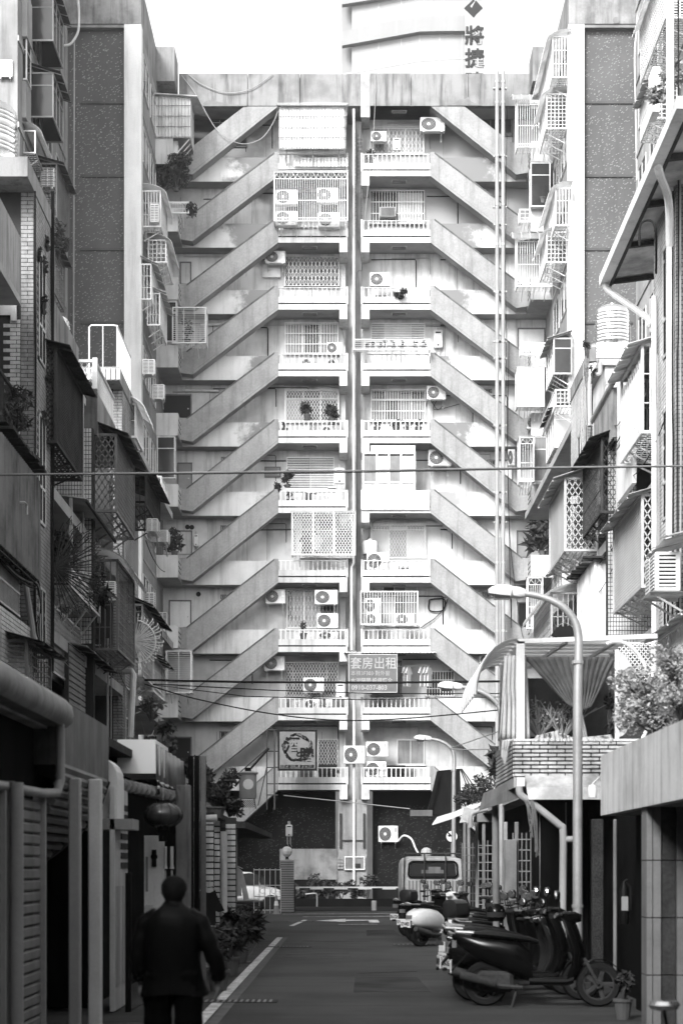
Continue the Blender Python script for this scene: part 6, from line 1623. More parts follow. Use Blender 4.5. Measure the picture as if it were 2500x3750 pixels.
def ribbon(x0,ya,yb,za,zb_,amp,mat,nm,ph=0):
    b = MB(); vs=[];fs=[]
    for k in range(n+1):
        y = ya+(yb-ya)*k/n; x = x0+amp*math.sin(k*1.1+ph)
        vs += [(x,y,za),(x+amp*.5*math.sin(k*2.3),y,zb_+.02*math.sin(k*.9))]
    for k in range(n): fs.append((2*k,2*k+2,2*k+3,2*k+1))
    b.add(vs,fs); o = b.build(nm, mat, t, smooth=1); md = o.modifiers.new('t','SOLIDIFY'); md.thickness=.006
awcl = gm('striped_awning_cloth',.3,.35,.55,2.6,.7,ss=9,spec=.5); ribbon(.0,0,4.1,.48,.02,.012,awcl,'cloth')
ribbon(.012,0,4.1,.0,-.05,.02,M['black'],'stripe'); ribbon(.01,0,4.1,.02,-.0,.02,M['white'],'stripe',.2); ribbon(.012,0,4.1,-.05,-.09,.02,M['white'],'stripe',.4); ribbon(.012,0,4.1,-.09,-.16,.02,M['black'],'valance',.4)
t = thing('roof_ridge','row of dark ridge tiles below the white box sign','ridge tiles',(-2.9,21,2.62))
for k in range(14):
    b = MB(); b.lathe([(.07,0),(.085,.02),(.07,.2)],(.1+.04*k,0+k*.2,0-.005*k),8,'y'); b.build('ridge_tile', M['stain'], t, smooth=1)
# lanterns
def lantern(label,c,r):
    t = thing('paper_lantern',label,'lantern',c,0,'dark lanterns under the left awning')
    b = MB(); n=14; b.lathe([(r*.35,-r*.62)]+[(r*math.cos(a)*1.0,r*.68*math.sin(a)) for a in [(-1.1+2.2*k/n) for k in range(n+1)]]+[(r*.35,r*.62)],(0,0,0),20); b.build('shade', gm('lantern_silk',.035,.25,.2,4,0,spec=.6) if 'larger' in label else bpy.data.materials['lantern_silk'], t, smooth=1)
    for k in range(12):
        a0=k*PI/6; b = MB(); b.tube([(r*1.01*math.cos(q)*math.cos(a0),r*1.01*math.cos(q)*math.sin(a0),r*.69*math.sin(q)) for q in [(-1.1+2.2*i/8) for i in range(9)]],.004,4); b.build('rib', M['black'], t)
    b = MB(); b.lathe([(r*.33,-.03),(r*.33,.03)],(0,0,r*.63),12); b.lathe([(r*.33,-.03),(r*.33,.03)],(0,0,-r*.63),12); b.build('collar', M['black'], t)
    b = MB()
    for k in range(14):
        a0=k*PI/7; b.tube([(r*.25*math.cos(a0),r*.25*math.sin(a0),-r*.65),(r*.2*math.cos(a0),r*.2*math.sin(a0),-r*1.35)],.006,4)
    b.build('tassel', M['black'], t, kind='stuff')
    b = MB(); b.tube([(0,0,r*.65),(0,0,r*1.6)],.006,4); b.build('hook', M['galv'], t)
lantern('larger front lantern hanging under the left awning',(at(598,0,22.3).x,22.3,at(0,2985,22.3).z),.245)
lantern('smaller lantern partly behind the larger one on the left',(at(650,0,24.6).x,24.6,at(0,2980,24.6).z),.2)
for k,px in enumerate((606,630)):
    b = MB(); p=at(px,3100,22.3); b.tube([p,p-Vector((0,0,.25))],.022,6); b.lathe([(.03,-.28),(.015,-.2)],p,8); b.tube([p-Vector((0,0,.3)),p-Vector((0,0,1.2))],.012,5); setp(b.build('charm', M['cablel' if k else 'galv']),['dangling charm below the larger lantern','second dangling charm right of the first'][k],'charm')
# door panels and shopfront pieces
t = thing('folding_door','grey louvred folding door with a black pole before it','door',(-2.55,19.6,.0))
b = MB(); b.box(-.05,0,.02,0,1.2,2.5); b.build('leaf', M['plaster'], t)
for k in range(7): b = MB(); b.box(.001,.55,1.6+k*.11,.012,1.12,1.6+k*.11+.07); b.build('louvre', M['steeld'], t)
for k in range(2): b = MB(); b.box(.001,.1+k*.6,.3,.01,.45+k*.6,1.4); b.build('inset', M['pipe'], t)
pipe('black pole with chain standing before the grey folding door',[(-2.42,19.8,0),(-2.42,19.8,1.55)],.035,'black','pole')
t = thing('pale_door','pale plaster door panel with a dark plaque and lever handle','door',(at(565,0,22.9).x,22.9,0))
w_=(603-530)*22.9/F; b = MB(); b.box(-w_/2,0,0,w_/2,.05,at(0,3060,22.9).z); b.build('leaf', M['white'], t)
b = MB(); b.lathe([(.02,-.01),(.045,0)],(0,-.0,1.75),12,'y'); b.box(-.03,-.02,1.62,.03,-.001,1.84); b.build('plaque', M['black'], t)
b = MB(); b.box(-w_/2+.02,-.012,1.3,-w_/2+.05,-.001,1.75); b.build('inset', M['stain'], t)
b = MB(); b.tube([(-w_/2+.03,0,1.12),(-w_/2+.03,-.05,1.12),(-w_/2+.12,-.05,1.12)],.01,6); b.build('handle', M['galv'], t)
post('wide grey wooden column left of the dark gate columns',at(670,0,24.4).x,24.5,2.75,.2,'wood','column')
for k,px in enumerate((700,722,745)): post(['dark','darker','third dark'][k]+' square column under the striped cloth awning',at(px,0,25.2).x,25.2,3.2,.075,'steelg' if k==2 else 'gloss','column')
# tile piers and pipes beyond
for k,(px,Y,w) in enumerate(((765,28.5,.16),(795,29.5,.1),(845,31.5,.18))):
    p=at(px,0,Y); t = thing('tile_pier',['first white tiled pier beyond the dark columns','narrow second tiled pier beyond the dark columns','third tiled pier with striped tiles beyond the dark columns'][k],'pier',(p.x,Y,0))
    b = MB(); b.box(-w/2,-.0,0,w/2,w,2.5); b.build('core', M['mortar'], t)
    for j in range(24): b = MB(); b.box(-w/2+.003,-.012,j*.1+.01,w/2-.003,-.001,j*.1+.085); b.build('tile', M['brickw'], t)
pipe('thick white drain pipe beyond the tiled piers on the left',[at(820,3045,30.2),(at(820,0,30.2).x,30.2,.1)],.06)
pipe('grey drain pipe at the corner of the far left shop',[at(862,3010,33),at(862,3300,33)],.04,'pipe')
pipe('white elbow pipe under the near edge of the low tiled roof',[at(750,2998,27.5),at(795,2996,27.5)],.06)
# low far-left roof with plants, tank stand
t = thing('low_roof','low slab roof with broken gutter over the far left shops','roof',(-3.0,27.5,2.45))
b = MB(); b.box(-1.5,0,.0,.62,4.5,.1); b.build('slab', M['concrete'], t)
b = MB(); b.box(-1.5,4.6,-.12,1.2,16,.0); b.build('slab', M['awnd'], t)
for k in range(5): b = MB(); b.box(.3,3.2+k*.3,.1+k*.012,.75,3.2+k*.3+.26,.32); b.build('coping_tile', M['steelg'], t)
pg = 'shrubs on the low left roof'
for k,(px,py,Y,rx,rz_,nn,lab) in enumerate(((790,2995,29,.36,.3,1100,'round clipped shrub in a clay pot on the low left roof'),(690,2850,26.5,.3,.2,420,'leafy shrub straggling above the striped awning'),(600,2760,24.5,.26,.22,330,'climbing branches above the white box sign'),(740,2910,27.5,.22,.22,330,'dark shrub between the awning and the round shrub'),(840,2990,29.5,.25,.2,350,'lower spreading shrub right of the round shrub'),(555,2640,24.5,.2,.2,150,'thin branch with shiny leaves beside the low left cages'))):
    p = at(px,py,Y); bush(lab,(p.x,Y,p.z),(rx,.4,rz_),nn,.055,pot=(k==0),clumps=16 if nn>500 else 8,name='roof_shrub',cat='shrub',h=.18)
for (px,py,l) in ((757,2985,'small square'),(795,2985,'second square')):
    pass
t = thing('round_water_tank','pale plastic tank with a white round label on a low stand','water tank',(at(908,0,44).x,44,at(0,2962,44).z))
b = MB(); b.lathe([(.2,.25),(.215,.3),(.215,.85),(.26,.87),(.26,.9),(.1,.93)],(0,0,0),24); b.build('shell', M['soffit'], t, smooth=1)
b = MB(); b.lathe([(.13,-.015),(.13,-.01)],(.02,-.21,.6),20,'y'); b.build('round_label', M['white'], t)
b = MB(); b.lathe([(.08,.93),(.08,1.02)],(0,0,0),12); b.build('cap', M['black'], t)
g = MB(); 
for x in (-.2,.2): g.bar((x,-.1,0),(x*.8,-.1,.25),.03)
lattice(g,-.17,.17,.03,.22,-.12,.05,.05,.005,'y'); g.build('stand', M['steeld'], t)
wire('antenna_stay','thin dark struts crossing beside the labelled tank',[at(860,2880,46),at(985,2740,46)],.03,'steeld',cat='strut')
shirt('white long-sleeved shirt hanging outside the far left shop',(at(850,0,33.5).x,33.5,at(0,3175,33.5).z),R(10),.4,.55,'cloth',sleeve=.65)
shirt('black coat hanging beside the tiled piers on the left',(at(765,0,27.8).x,27.8,at(0,3260,27.8).z),R(10),.25,.55,'clothd',sleeve=.3)
for k,(px,py,Y,r_,nn,l) in enumerate(((800,3460,23.2,.28,600,'bushy plant with small flowers in a dark pot at the left kerb'),(842,3430,26.5,.25,350,'spiky plant in a pot behind the flowering one at the left kerb'),(880,3400,30,.3,350,'long-leaved plant against the far left shopfront'),(850,3300,33,.35,400,'tall dark shrub below the hanging white shirt'),(930,3300,40,.25,200,'dark plant beside the gate'))):
    x = at(px,0,Y).x; bush(l,(x,Y,0),(r_,r_,r_*1.05),nn,.05 if k!=2 else .1,clumps=10,h=.28,potr=.15,long=2 if k not in (1,2) else 4)
b = MB(); b.lathe([(.02,0),(.12,.02),(.14,.12),(.1,.3),(.04,.4),(.01,.42)],(at(545,0,21).x,20.6,1.95),8)
wire('hose','corrugated flexible hose under the striped awning',spline([at(648,2890,23.5),at(655,2930,23.5),at(640,2960,23.5),at(620,2900,23.5)]),.03,'steelg',cat='hose')

for k,(x,y,w,l,v) in enumerate(((.6,24.5,1.0,3.2,.08),(-.5,33,1.2,2.2,.1),(.9,44,.8,4,.075))):
    flat('road_patch', [(x-w/2,y-l/2),(x+w/2,y-l/2+.1),(x+w/2-.05,y+l/2),(x-w/2+.04,y+l/2-.05)], .0035, gm('patch_asphalt',v,.9,.4,1,.2,bump=.6,bs=100,fine=.4,smap=(.2,1.6,1)))
def crack(pts): 
    b = MB(); P_ = [Vector(p) for p in pts]; Q = []
    for p,q in zip(P_[:-1],P_[1:]):
        for i in range(7): Q.append(p.lerp(q,i/7)+Vector((rnd(-.05,.05),rnd(-.06,.06),0)))
    for p,q in zip(Q[:-1],Q[1:]): b.bar((p.x,p.y,.004),(q.x,q.y,.004),rnd(.012,.028),.003,up=(0,0,1))
    structure('road_crack', b, M['black'])
crack([(-2.4,20,0),(-1.9,26,0),(-1.8,33,0),(-2.0,42,0)]); crack([(-1.75,17,0),(-1.9,22,0),(-2.3,28,0)]); crack([(.2,27,0),(1.3,27.6,0)]); crack([(-.9,39,0),(.8,38.6,0)])
for (x,y) in ((-2.1,18.5),(-2.0,23),(-2.2,29),(-2.1,36)): flat('pavement_joint', strip(x-.5,y,x+.5,y+.02,.03), .0032, M['black'])
# ---------------------------------------------------------------- low shops and terrace, right
t = thing('shop_row','dark row of one-storey shops along the right of the lane','shops',(2.95,0,0))
for (y0,y1,h,xx) in ((4,20.2,2.35,3.3),(20.3,26,3.0,3.55),(26,46,2.8,3.35)):
    b = MB(); b.box(xx,y0,0,5.45,y1,h); b.build('shop_wall', bpy.data.materials['shop_wall'], t, world=True)
    b = MB(); b.box(3.0,(23.5 if y0==20.3 else y0)+.01,h+.002,5.45,y1-.01,h+.1); b.build('roof', M['concrete'], t, world=True)
# near concrete canopy with flowering bush
t = thing('concrete_canopy','pale concrete canopy ledge jutting in from the right edge','canopy',(2.9,12,2.2))
b = MB(); b.box(0,-2,.0,.12,8.2,.68); b.build('fascia', gm('canopy_fascia',.78,.8,.25,1.2,.45,ss=5), t)
b = MB(); b.box(.121,-2,.0,2.5,8.2,.12); b.build('slab', M['concrete'], t)
b = MB(); b.box(.121,8.08,.121,2.5,8.2,.68); b.build('end_wall', M['plaster'], t)
t = thing('wall_lamp','small round lamp on the end of the concrete canopy','lamp',(at(2165,0,20.3).x,20.3,at(0,2905,20.3).z))
b = MB(); b.lathe([(.05,0),(.055,.1),(.04,.14),(.01,.15)],(0,-.05,-.05),12); b.build('lamp_body', M['ac'], t, smooth=1)
b = MB(); b.tube([(0,-.03,.1),(.08,0,.18),(.14,0,.1)],.012,6); b.build('arm', M['galv'], t)
def bigbush(label,c,r,n,size,mat,clumps,**k): return bush(label,c,r,n,size,pot=False,mat=mat,clumps=clumps,**k)
bigbush('large pale flowering bush billowing over the right canopy',(at(2395,0,20).x,20,at(0,2690,20).z),(.5,.5,.36),5200,.032,'leafl',34,name='flowering_bush',cat='bush')
bigbush('right lobe of pale bush cut by the photograph edge',(at(2490,0,19).x,19,at(0,2640,19).z),(.35,.5,.4),2600,.032,'leafl',20,name='flowering_bush',cat='bush')
bigbush('loose flowering sprays at the left of the large pale bush',(at(2290,0,21).x,21,at(0,2665,21).z),(.28,.3,.28),800,.03,'leafl',12,name='flowering_bush',cat='bush')
# terrace
YT0 = 23.4; s = F/YT0; tx = lambda px: (px-CX)/s; tz = lambda py: CH+(HZ-py)/s
XT = 2.9; YT1 = YT0+1.5
t = thing('brick_terrace','white brick terrace parapet with dark stains over the right shops','terrace',(tx(1880),YT0,0))
z0, z1 = tz(2845), tz(2714)
xr = tx(2420)
b = MB(); b.box(tx(1882),YT0+.02,z0,xr,YT0+.14,z1); b.box(tx(1882),YT0+.14,z0,tx(1882)+.12,26.1,z1); b.build('parapet_core', M['mortar'], t, world=True)
b = MB(); b.box(tx(1880),YT0,z1+.002,xr,YT0+.16,z1+.03); b.box(tx(1880),YT0+.16,z1+.002,tx(1880)+.14,26.1,z1+.03); b.build('coping', M['slab'], t, world=True)
b = MB(); b.box(tx(1880),YT0+.0,z0-.14,xr,26.1,z0-.002); b.build('floor_slab', M['concrete'], t, world=True)
brk = gm('stained_white_brick',.68,.4,.5,2.2,.6,ss=4,bump=.1,fine=.25,bs=12)
n = 9; Hc = (z1-z0)/n; sp = []
for j in range(n):
    x = tx(1880)-(.11 if j%2 else 0)
    while x < xr:
        a, c = max(x,tx(1880))+.009, min(x+.225,xr)-.009
        if c-a > .03: sp.append((1,((a+c)/2-t.location.x,.0,z0+(j+.5)*Hc),(c-a,.035+rnd(-.004,.004),Hc-.02)))
        x += .225
    y = YT0+.02-(.11 if j%2 else 0)
    while y < 26.1:
        a, c = max(y,YT0+.02)+.005, min(y+.225,26.1)-.005
        if c-a > .03: sp.append((.9,(tx(1882)-t.location.x-.0,(a+c)/2-YT0,z0+(j+.5)*Hc),(.035,c-a,Hc-.02)))
        y += .225
pieces('brick',None,brk,t,sp,limit=300)
t = thing('metal_awning','smooth metal awning apron slung below the brick terrace','awning',(tx(1900),YT0-.3,0))
P_=[]
for k in range(9): a = k/8; P_.append((a,))
b = MB(); z2, z3 = tz(2842), tz(2932)
b.sheet([(tx(1920),YT0-.02,z2),(tx(1920),YT0-.2,(z2+z3)/2),(tx(1920)+.02,YT0-.28,z3)],[(tx(2280),YT0-.02,z2),(tx(2280),YT0-.2,(z2+z3)/2),(tx(2280),YT0-.28,z3)],.01); b.build('apron', gm('apron_metal',.62,.25,.5,2.2,.2,metal=.3), t, world=True)
b = MB(); b.sheet([(tx(1915),YT0-.1,z2-.02),(tx(1830),26.1,z0-.1)],[(tx(1915)+.0,YT0-.1,z3+.05),(tx(1815),26.3,z0-.35)],.01); b.build('side_apron', M['stain'], t, world=True)
b = MB(); b.box(tx(1886),YT0-.22,tz(2882),tx(1914),YT0-.03,tz(2850)); b.build('gutter_box', M['white'], t, world=True)
wire('drain_pipe','thick pale drain pipe angling down from the terrace gutter',spline([at(1900,2880,23.2),at(1905,2910,23.2),at(1945,2940,23.2),at(2045,3020,23.2),at(2060,3045,23.2),at(2060,3200,23.2),at(2058,3420,23.2)],5),.05,'pipe',cat='drain pipe',k=10)
wire('drain_pipe','short side branch of the thick pale drain pipe',[at(2062,3075,23.2),at(2125,3072,23.2)],.045,'pipe',cat='drain pipe',k=10)
# terrace canopy frame, curtains
t = thing('terrace_canopy','white arched canopy frame with slatted roof over the brick terrace','canopy',(tx(1890),YT0,z1))
YC0, YC1 = YT0+.1, 26.0
zt_ = tz(2345); xm = tx(1895); 
b = MB(); b.box(xm-.01,YC0,z1+.03,xm+.1,YC0+.06,zt_); b.build('post', M['white'], t, world=True)
b = MB(); b.box(tx(2255),YC0,z1+.03,tx(2275)-.02,YC0+.05,tz(2375)); b.build('post', M['white'], t, world=True)
for k in range(6):
    y = YC0+.3+k*.42; b = MB(); b.box(xm-.02,y,z1+.03,xm+.03,y+.05,zt_-.04); b.build('post', M['steelw'], t, world=True)
b = MB(); b.bar((xm,YC0+.03,zt_),(tx(2410),YC0+.03,tz(2325)),.06,.06); b.build('top_rail', M['white'], t, world=True)
for k in range(7):
    y = YC0+.35+k*.4; b = MB(); b.box(xm,y,zt_-.02,tx(2300),y+.06,zt_+.01); b.build('rafter', M['steelw'], t, world=True)
b = MB(); b.box(xm,YC0+.05,zt_+.03,tx(2300),YC1+.3,zt_+.04); b.build('roof_sheet', M['trans'], t, world=True)
for (pa,pb) in ((2010,2080),(2195,2260)):
    b = MB(); b.bar((tx(pb),YC0+.1,zt_-.0),(tx(pa),YC1,zt_-.06),.04); b.build('diagonal', M['galv'], t, world=True)
# rounded left eave
cv = [(xm-(.55*math.sin(a)),zt_+.02-.72*(1-math.cos(a))) for a in [PI/2*k/8 for k in range(9)]]
for k in range(8):
    y = YC0+.0+k*.4; b = MB(); b.tube([(x,y,z) for x,z in cv],.022,5); b.build('arch_rib', M['white'], t, world=True)
b = MB(); b.sheet([(x,YC0-.05,z+.02) for x,z in cv],[(x,YC1+.4,z+.02) for x,z in cv],.008); b.build('curved_sheet', M['trans'], t, world=True)
# right quarter-round glazed end
b = MB(); b.tube([(tx(2260)+.46*math.sin(a)*1.0,YC0,tz(2560)+(tz(2345)-tz(2560))*math.cos(a*1.0)) for a in [PI*.9*k/14-.3 for k in range(15)]],.025,6); b.build('round_frame', M['white'], t, world=True)
P_ = [(tx(2262),tz(2700)),(tx(2262),tz(2380))]+[(tx(2262)+.26*math.sin(a),tz(2540)+.57*math.cos(a)) for a in [.25+2.6*k/10 for k in range(11)]]
b = MB(); b.prism(P_,'y',YC0+.01,YC0+.03); b.build('side_pane', M['frost'], t, world=True)
def drape(label,pts_top,pts_bot,mat,fold=9,amp=.03,Y=None,name='curtain',thin=.004):
    """cloth hung between a top polyline and a bottom polyline with vertical folds"""
    b = MB(); n = 60; m = 14; vs=[]; fs=[]
    def pl(P,t):
        t*= (len(P)-1); i = min(int(t),len(P)-2); return Vector(P[i]).lerp(Vector(P[i+1]),t-i)
    for j in range(m+1):
        for k in range(n+1):
            u = k/n; p = pl(pts_top,u).lerp(pl(pts_bot,u),j/m)
            p.y += amp*math.sin(u*fold*2*PI+.6*math.sin(j*.4))*(.4+.6*j/m); p.x += amp*.4*math.sin(u*fold*4*PI+j*.2); vs.append(tuple(p))
    for j in range(m):
        for k in range(n): fs.append((j*(n+1)+k,j*(n+1)+k+1,(j+1)*(n+1)+k+1,(j+1)*(n+1)+k))
    b.add(vs,fs); o = b.build(name, mat, smooth=2); setp(o,label,'curtain'); md = o.modifiers.new('t','SOLIDIFY'); md.thickness = thin; return o
A = lambda px,py,Y=YC0+.12: at(px,py,Y)
netm = gm('dark_net_cloth',.1,.8,.4,5,.3,spec=.2); palem = gm('pale_curtain_cloth',.75,.9,.2,2,.2,spec=.1); translucent(palem,.4)
drape('bright curtain gathered around the left terrace post',[A(1845,2400),A(1925,2400)],[A(1828,2705),A(1935,2708)],palem,6,.035)
drape('narrow bright curtain strip hanging outside the left terrace corner',[A(1838,2440,24.6),A(1870,2440,24.6)],[A(1822,2712,24.6),A(1868,2715,24.6)],palem,3,.03)
drape('grey net curtain drawn aside in the terrace opening, left half',[A(1912,2405),A(2100,2405)],[A(2075,2580),A(2125,2612)],netm,7,.02)
drape('grey net curtain drawn aside in the terrace opening, right half',[A(2090,2405,23.7),A(2256,2405,23.7)],[A(2112,2612,23.7),A(2160,2590,23.7)],netm,7,.02)
drape('tail of the net curtains bunched below their knot',[A(2105,2598),A(2128,2600)],[A(2105,2705),A(2148,2708)],gm('grey_net',.3,.8,.3,5,.3),5,.02)
drape('crumpled pale cloth lying along the terrace parapet',[A(1960,2695,YC0-.06),A(2040,2675,YC0-.06),A(2100,2704,YC0-.06),A(2235,2690,YC0-.06)],[A(1945,2716,YC0-.1),A(2040,2716,YC0-.1),A(2100,2716,YC0-.1),A(2240,2716,YC0-.1)],palem,14,.04)
drape('pale rag hanging over the left corner of the brick parapet',[A(1838,2712,YC0-.2),A(1868,2706,YC0-.2)],[A(1835,2770,YC0-.2),A(1845,2800,YC0-.2)],palem,3,.03)
for k,(px,py,l) in enumerate(((1975,2690,'bare twiggy shrub behind the terrace curtains'),(2060,2690,'second bare twiggy shrub near the curtain knot'))):
    t2 = thing('dry_shrub',l,'shrub',tuple(A(px,py+15,24.2))); b = MB()
    for j in range(26):
        a = rnd(-1.2,1.2); L_ = rnd(.25,.62); m_ = Vector((math.sin(a)*L_*.5,rnd(-.1,.1),L_*.5)); e = Vector((math.sin(a)*L_+rnd(-.08,.08),rnd(-.15,.15),L_*math.cos(a*.6)))
        b.tube([(0,0,0),m_,e],[.012,.008,.003],4,caps=False)
        b.tube([m_,m_+Vector((rnd(-.1,.1),0,.15))],[.006,.003],4,caps=False)
    b.build('branch', M['soffit'], t2); g = MB(); leaf_mesh(g,(0,0,.35),(.25,.15,.2),90,.03); g.build('foliage', M['leafl'], t2)
bigbush('thin climber at the right post of the terrace',tuple(A(2235,2700,24)),(.16,.1,.3),200,.04,'leaf',7,name='climbing_plant',cat='climbing plant')
b = MB(); b.box(tx(1920),26.2,z1-.4,tx(2400),26.3,tz(2400)); setp(b.build('back_wall_panel', gm('terrace_back_wall',.1,.8,.4,2,.3)),'dark wall with barred window at the back of the terrace','wall')
sbox('window','pale window piece at the back of the terrace','window',tx(1945),tx(2050),26.12,26.19,tz(2640),tz(2570),'plaster')  # plain pale plaster block
# columns and shopfronts beneath
def col(label,px,Y,py_top,w,mat,base=0,name='column'):
    x = at(px,0,Y).x; b = MB(); b.cbox(x-w/2,Y-w/2,base,x+w/2,Y+w/2,at(0,py_top,Y).z,.01); return setp(b.build(name,M[mat] if isinstance(mat,str) else mat),label,'column')
pipe('grey steel pipe column at the left corner of the terrace',[at(1812,2935,25.8),(at(1817,0,25.8).x,25.8,0)],.05,'stain','pipe_column')
col('pale tiled column left of the ribbed shutter',1868,30,3075,.2,'stain')
rollshutter('ribbed roller shutter under the metal apron, right side',3.4,27.0,30.6,0,2.6,'soffit',face=-1)
col('grainy granite pier behind the nearest lamp pole',2185,22,3000,.14,gm('granite',.06,.8,.3,3,0,fine=.7,bs=60))
col('slim pale edge strip of the dark opening, right side',2250,21.2,3000,.04,'stain')
t = thing('tiled_pier','smooth grey tiled pier at the lower right edge','pier',(2.93,17.6,0))
for k in range(4):
    z = k*.56+.004
    for (a,c,m,d) in ((0,.055,'stain',0),(.065,.14,'stain',.01),(.148,.29,'steeld',.05),(.298,.75,'stain',0)):
        b = MB(); b.box(a,-.3+d,z,c,.0,z+.55); b.build('tile', M[m], t)
t = thing('fire_extinguisher','dark fire extinguisher with a pale label on the right wall','fire extinguisher',(at(2283,0,19).x,19,1.0))
b = MB(); b.lathe([(.05,0),(.055,.03),(.055,.36),(.03,.42),(.02,.46)],(0,0,0),14); b.build('bottle', M['black'], t, smooth=1)
b = MB(); b.box(-.035,-.06,.15,.035,-.052,.3); b.build('label_plate', M['soffit'], t)
b = MB(); b.tube([(0,0,.46),(.04,0,.48)],.012,5); b.tube([(0,0,.45),(.07,0,.4),(.07,0,.15)],.01,5); b.build('hose', M['rubber'], t)
bush('small plant in a dark pot beside the near scooter',(at(2290,0,18.6).x,18.8,0),(.13,.13,.15),160,.05,h=.22,potr=.1)
t = thing('parked_mirror','blurred rounded bike mirror at the bottom right corner','mirror',(at(2430,0,12).x,12,at(0,3690,12).z))
b = MB(); b.lathe([(.01,-.03),(.09,-.01),(.11,.02),(.09,.045),(.01,.05)],(0,0,0),16); b.build('mirror_shell', M['inox'], t, smooth=1)
b = MB(); b.tube([(0,0,-.03),(.05,0,-.3)],.012,6); b.build('stalk', M['black'], t)
# small far shop: torn sheet awning, black slanted sign boxes, lantern, plants
t = thing('sheet_awning','crumpled bright sheet awning tied with cloth strips, right side','awning',(at(1660,0,39).x,39,at(0,2990,39).z))
b = MB(); PA = [at(1582,3022,39),at(1650,3000,39),at(1710,2975,39),at(1765,2945,39)]; PB = [at(1600,2995,40.5),at(1665,2975,40.5),at(1720,2950,40.5),at(1775,2925,40.5)]
b.sheet(PA,PB,.02); b.build('sheet', M['white'], t, world=True)
b = MB()
for k in range(10): p = at(1700+k*4,2955+k*1,38.9); b.tube([p,p+Vector((-.05,0,-.2-.02*k)),p+Vector((-.1,0,-.35+.01*k))],.012,4)
b.build('cloth_strip', M['cloth'], t, world=True)
b = MB(); b.box(at(1745,0,39).x,38.9,at(0,3010,39).z,at(1800,0,39).x,39.4,at(0,2960,39).z); b.build('gutter_box', M['stain'], t, world=True)
pipe('grey pipes tangled under the crumpled sheet awning',spline([at(1800,2960,37.5),at(1735,2975,37.5),at(1722,2995,37.5),at(1722,3030,37.5)],4),.05,'pipe')
t = thing('slanted_sign','tall black slanted sign box leaning left of the third lamp','sign',(at(1620,0,50).x,50,at(0,2985,50).z))
b = MB(); q_=lambda px,py:(at(px,0,50).x,at(0,py,50).z); b.prism([q_(1560,2983),q_(1605,2822),q_(1683,2815),q_(1690,2985)],'y',50,50.5); b.build('panel', M['clothd'], t, world=True)
b = MB(); b.bar(tuple(at(1563,2990,49.8)),tuple(at(1602,2825,49.8)),.05); b.build('edge_frame', M['black'], t, world=True)
b = MB(); b.box(at(1500,0,50).x,49.6,at(0,2990,50).z,at(1580,0,50).x,50,at(0,2968,50).z); b.build('light_box', M['steelg'], t, world=True)
for k in range(3): b = MB(); b.bar(tuple(at(1683+k*3,2815,50)),tuple(at(1720+k*12,2905-k*6,50)),.03); b.build('stay', M['steeld'], t, world=True)
for k,(px,py,Y,rx,nn,l) in enumerate(((1720,2935,42,.45,700,'tangled creeper over the far right shop roof'),(1770,2900,40,.4,600,'bushy creeper behind the second lamp pole'),(1812,2800,36,.18,120,'broad leaves sprouting beside the terrace corner'))):
    p = at(px,py,Y); bush(l,(p.x,Y,p.z-.3),(rx,.4,.35),nn,.05 if k<2 else .12,pot=False,clumps=14,name='creeper',cat='creeper')
for k,(px,py,l) in enumerate(((1960,3100,'long roots hanging under the metal apron'),(1940,3020,'shorter roots hanging beside the gutter box'))):
    b = MB()
    for j in range(7): b.tube(spline([at(px+rnd(-8,8)-15,2930,23),at(px+rnd(-10,10),3000,23),at(px+rnd(-8,8)+5,py+rnd(-20,60),23)],4),.006,4,caps=False)
    setp(b.build('hanging_roots', M['wood']),l,'roots')
for k,(px,Y) in enumerate(((1850,33),(1890,31),(1745,41),(1700,44),(1715,43),(1770,39))):
    col(['thin dark post','second thin dark post','grey shop post','far slim post','paired slim post','another slim post'][k]+' in the shaded right shopfronts',px,Y,3010,.07,'stain' if k%2 else 'pipe',name='post')
for k,(px,Y,w) in enumerate(((1730,42,.5),(1785,38,.4),(1910,30,.3))):
    x = at(px,0,Y).x; b = MB(); 
    for j in range(5): b.tube([(x-w/2+w*j/4,Y,0),(x-w/2+w*j/4,Y,2.2)],.012,4)
    for j in range(12): b.box(x-w/2,Y-.01,.1+j*.18,x+w/2,Y+.01,.12+j*.18)
    setp(b.build('barred_gate', M['stain']),['barred shop gate behind the van','barred shop gate behind the scooters','narrow barred gate by the ribbed shutter'][k],'gate')
for k,(x,Y,l) in enumerate(((3.0,31,'leafy potted plant behind the scooters by the second lamp pole'),(3.05,29,'bushy potted plant near the ribbed shutter'))):
    bush(l,(x,Y,0),(.35,.3,.35),450,.06,clumps=10,h=.35)
# no left turn sign
t = thing('road_sign','round road sign with a barred left-turn arrow on a pole','road sign',(at(1653,0,57.5).x,57.5,0))
zc = CH+(HZ-3063)*57.5/F; r = .225
b = MB(); b.tube([(0,.04,0),(0,.04,zc+.2)],.03,8); b.build('pole', M['stain'], t)
b = MB(); b.lathe([(r,-.01),(r,0)],(0,0,zc),28,'y'); b.build('ring', M['black'], t)
b = MB(); b.lathe([(r*.8,-.016),(r*.8,-.011)],(0,0,zc),28,'y'); b.build('face', M['white'], t)
b = MB(); b.box(.0,-.022,zc-.14,.045,-.017,zc+.04); b.box(-.07,-.022,zc+.0,.0,-.017,zc+.045); b.prism([(-.06,zc-.03),(-.06,zc+.075),(-.135,zc+.022)],'y',-.022,-.017); b.build('arrow', M['black'], t)
b = MB(); b.bar((-.13,-.026,zc+.13),(.13,-.026,zc-.13),.04,.006,up=(0,1,0)); b.build('bar', M['black'], t)
b = MB(); b.lathe([(.1,-.02),(.1,0)],(at(1738,0,52).x,52,CH+(HZ-3015)*52/F),6,'y'); setp(b.build('small_lamp', M['frost']),'small hexagonal lamp right of the road sign','lamp')
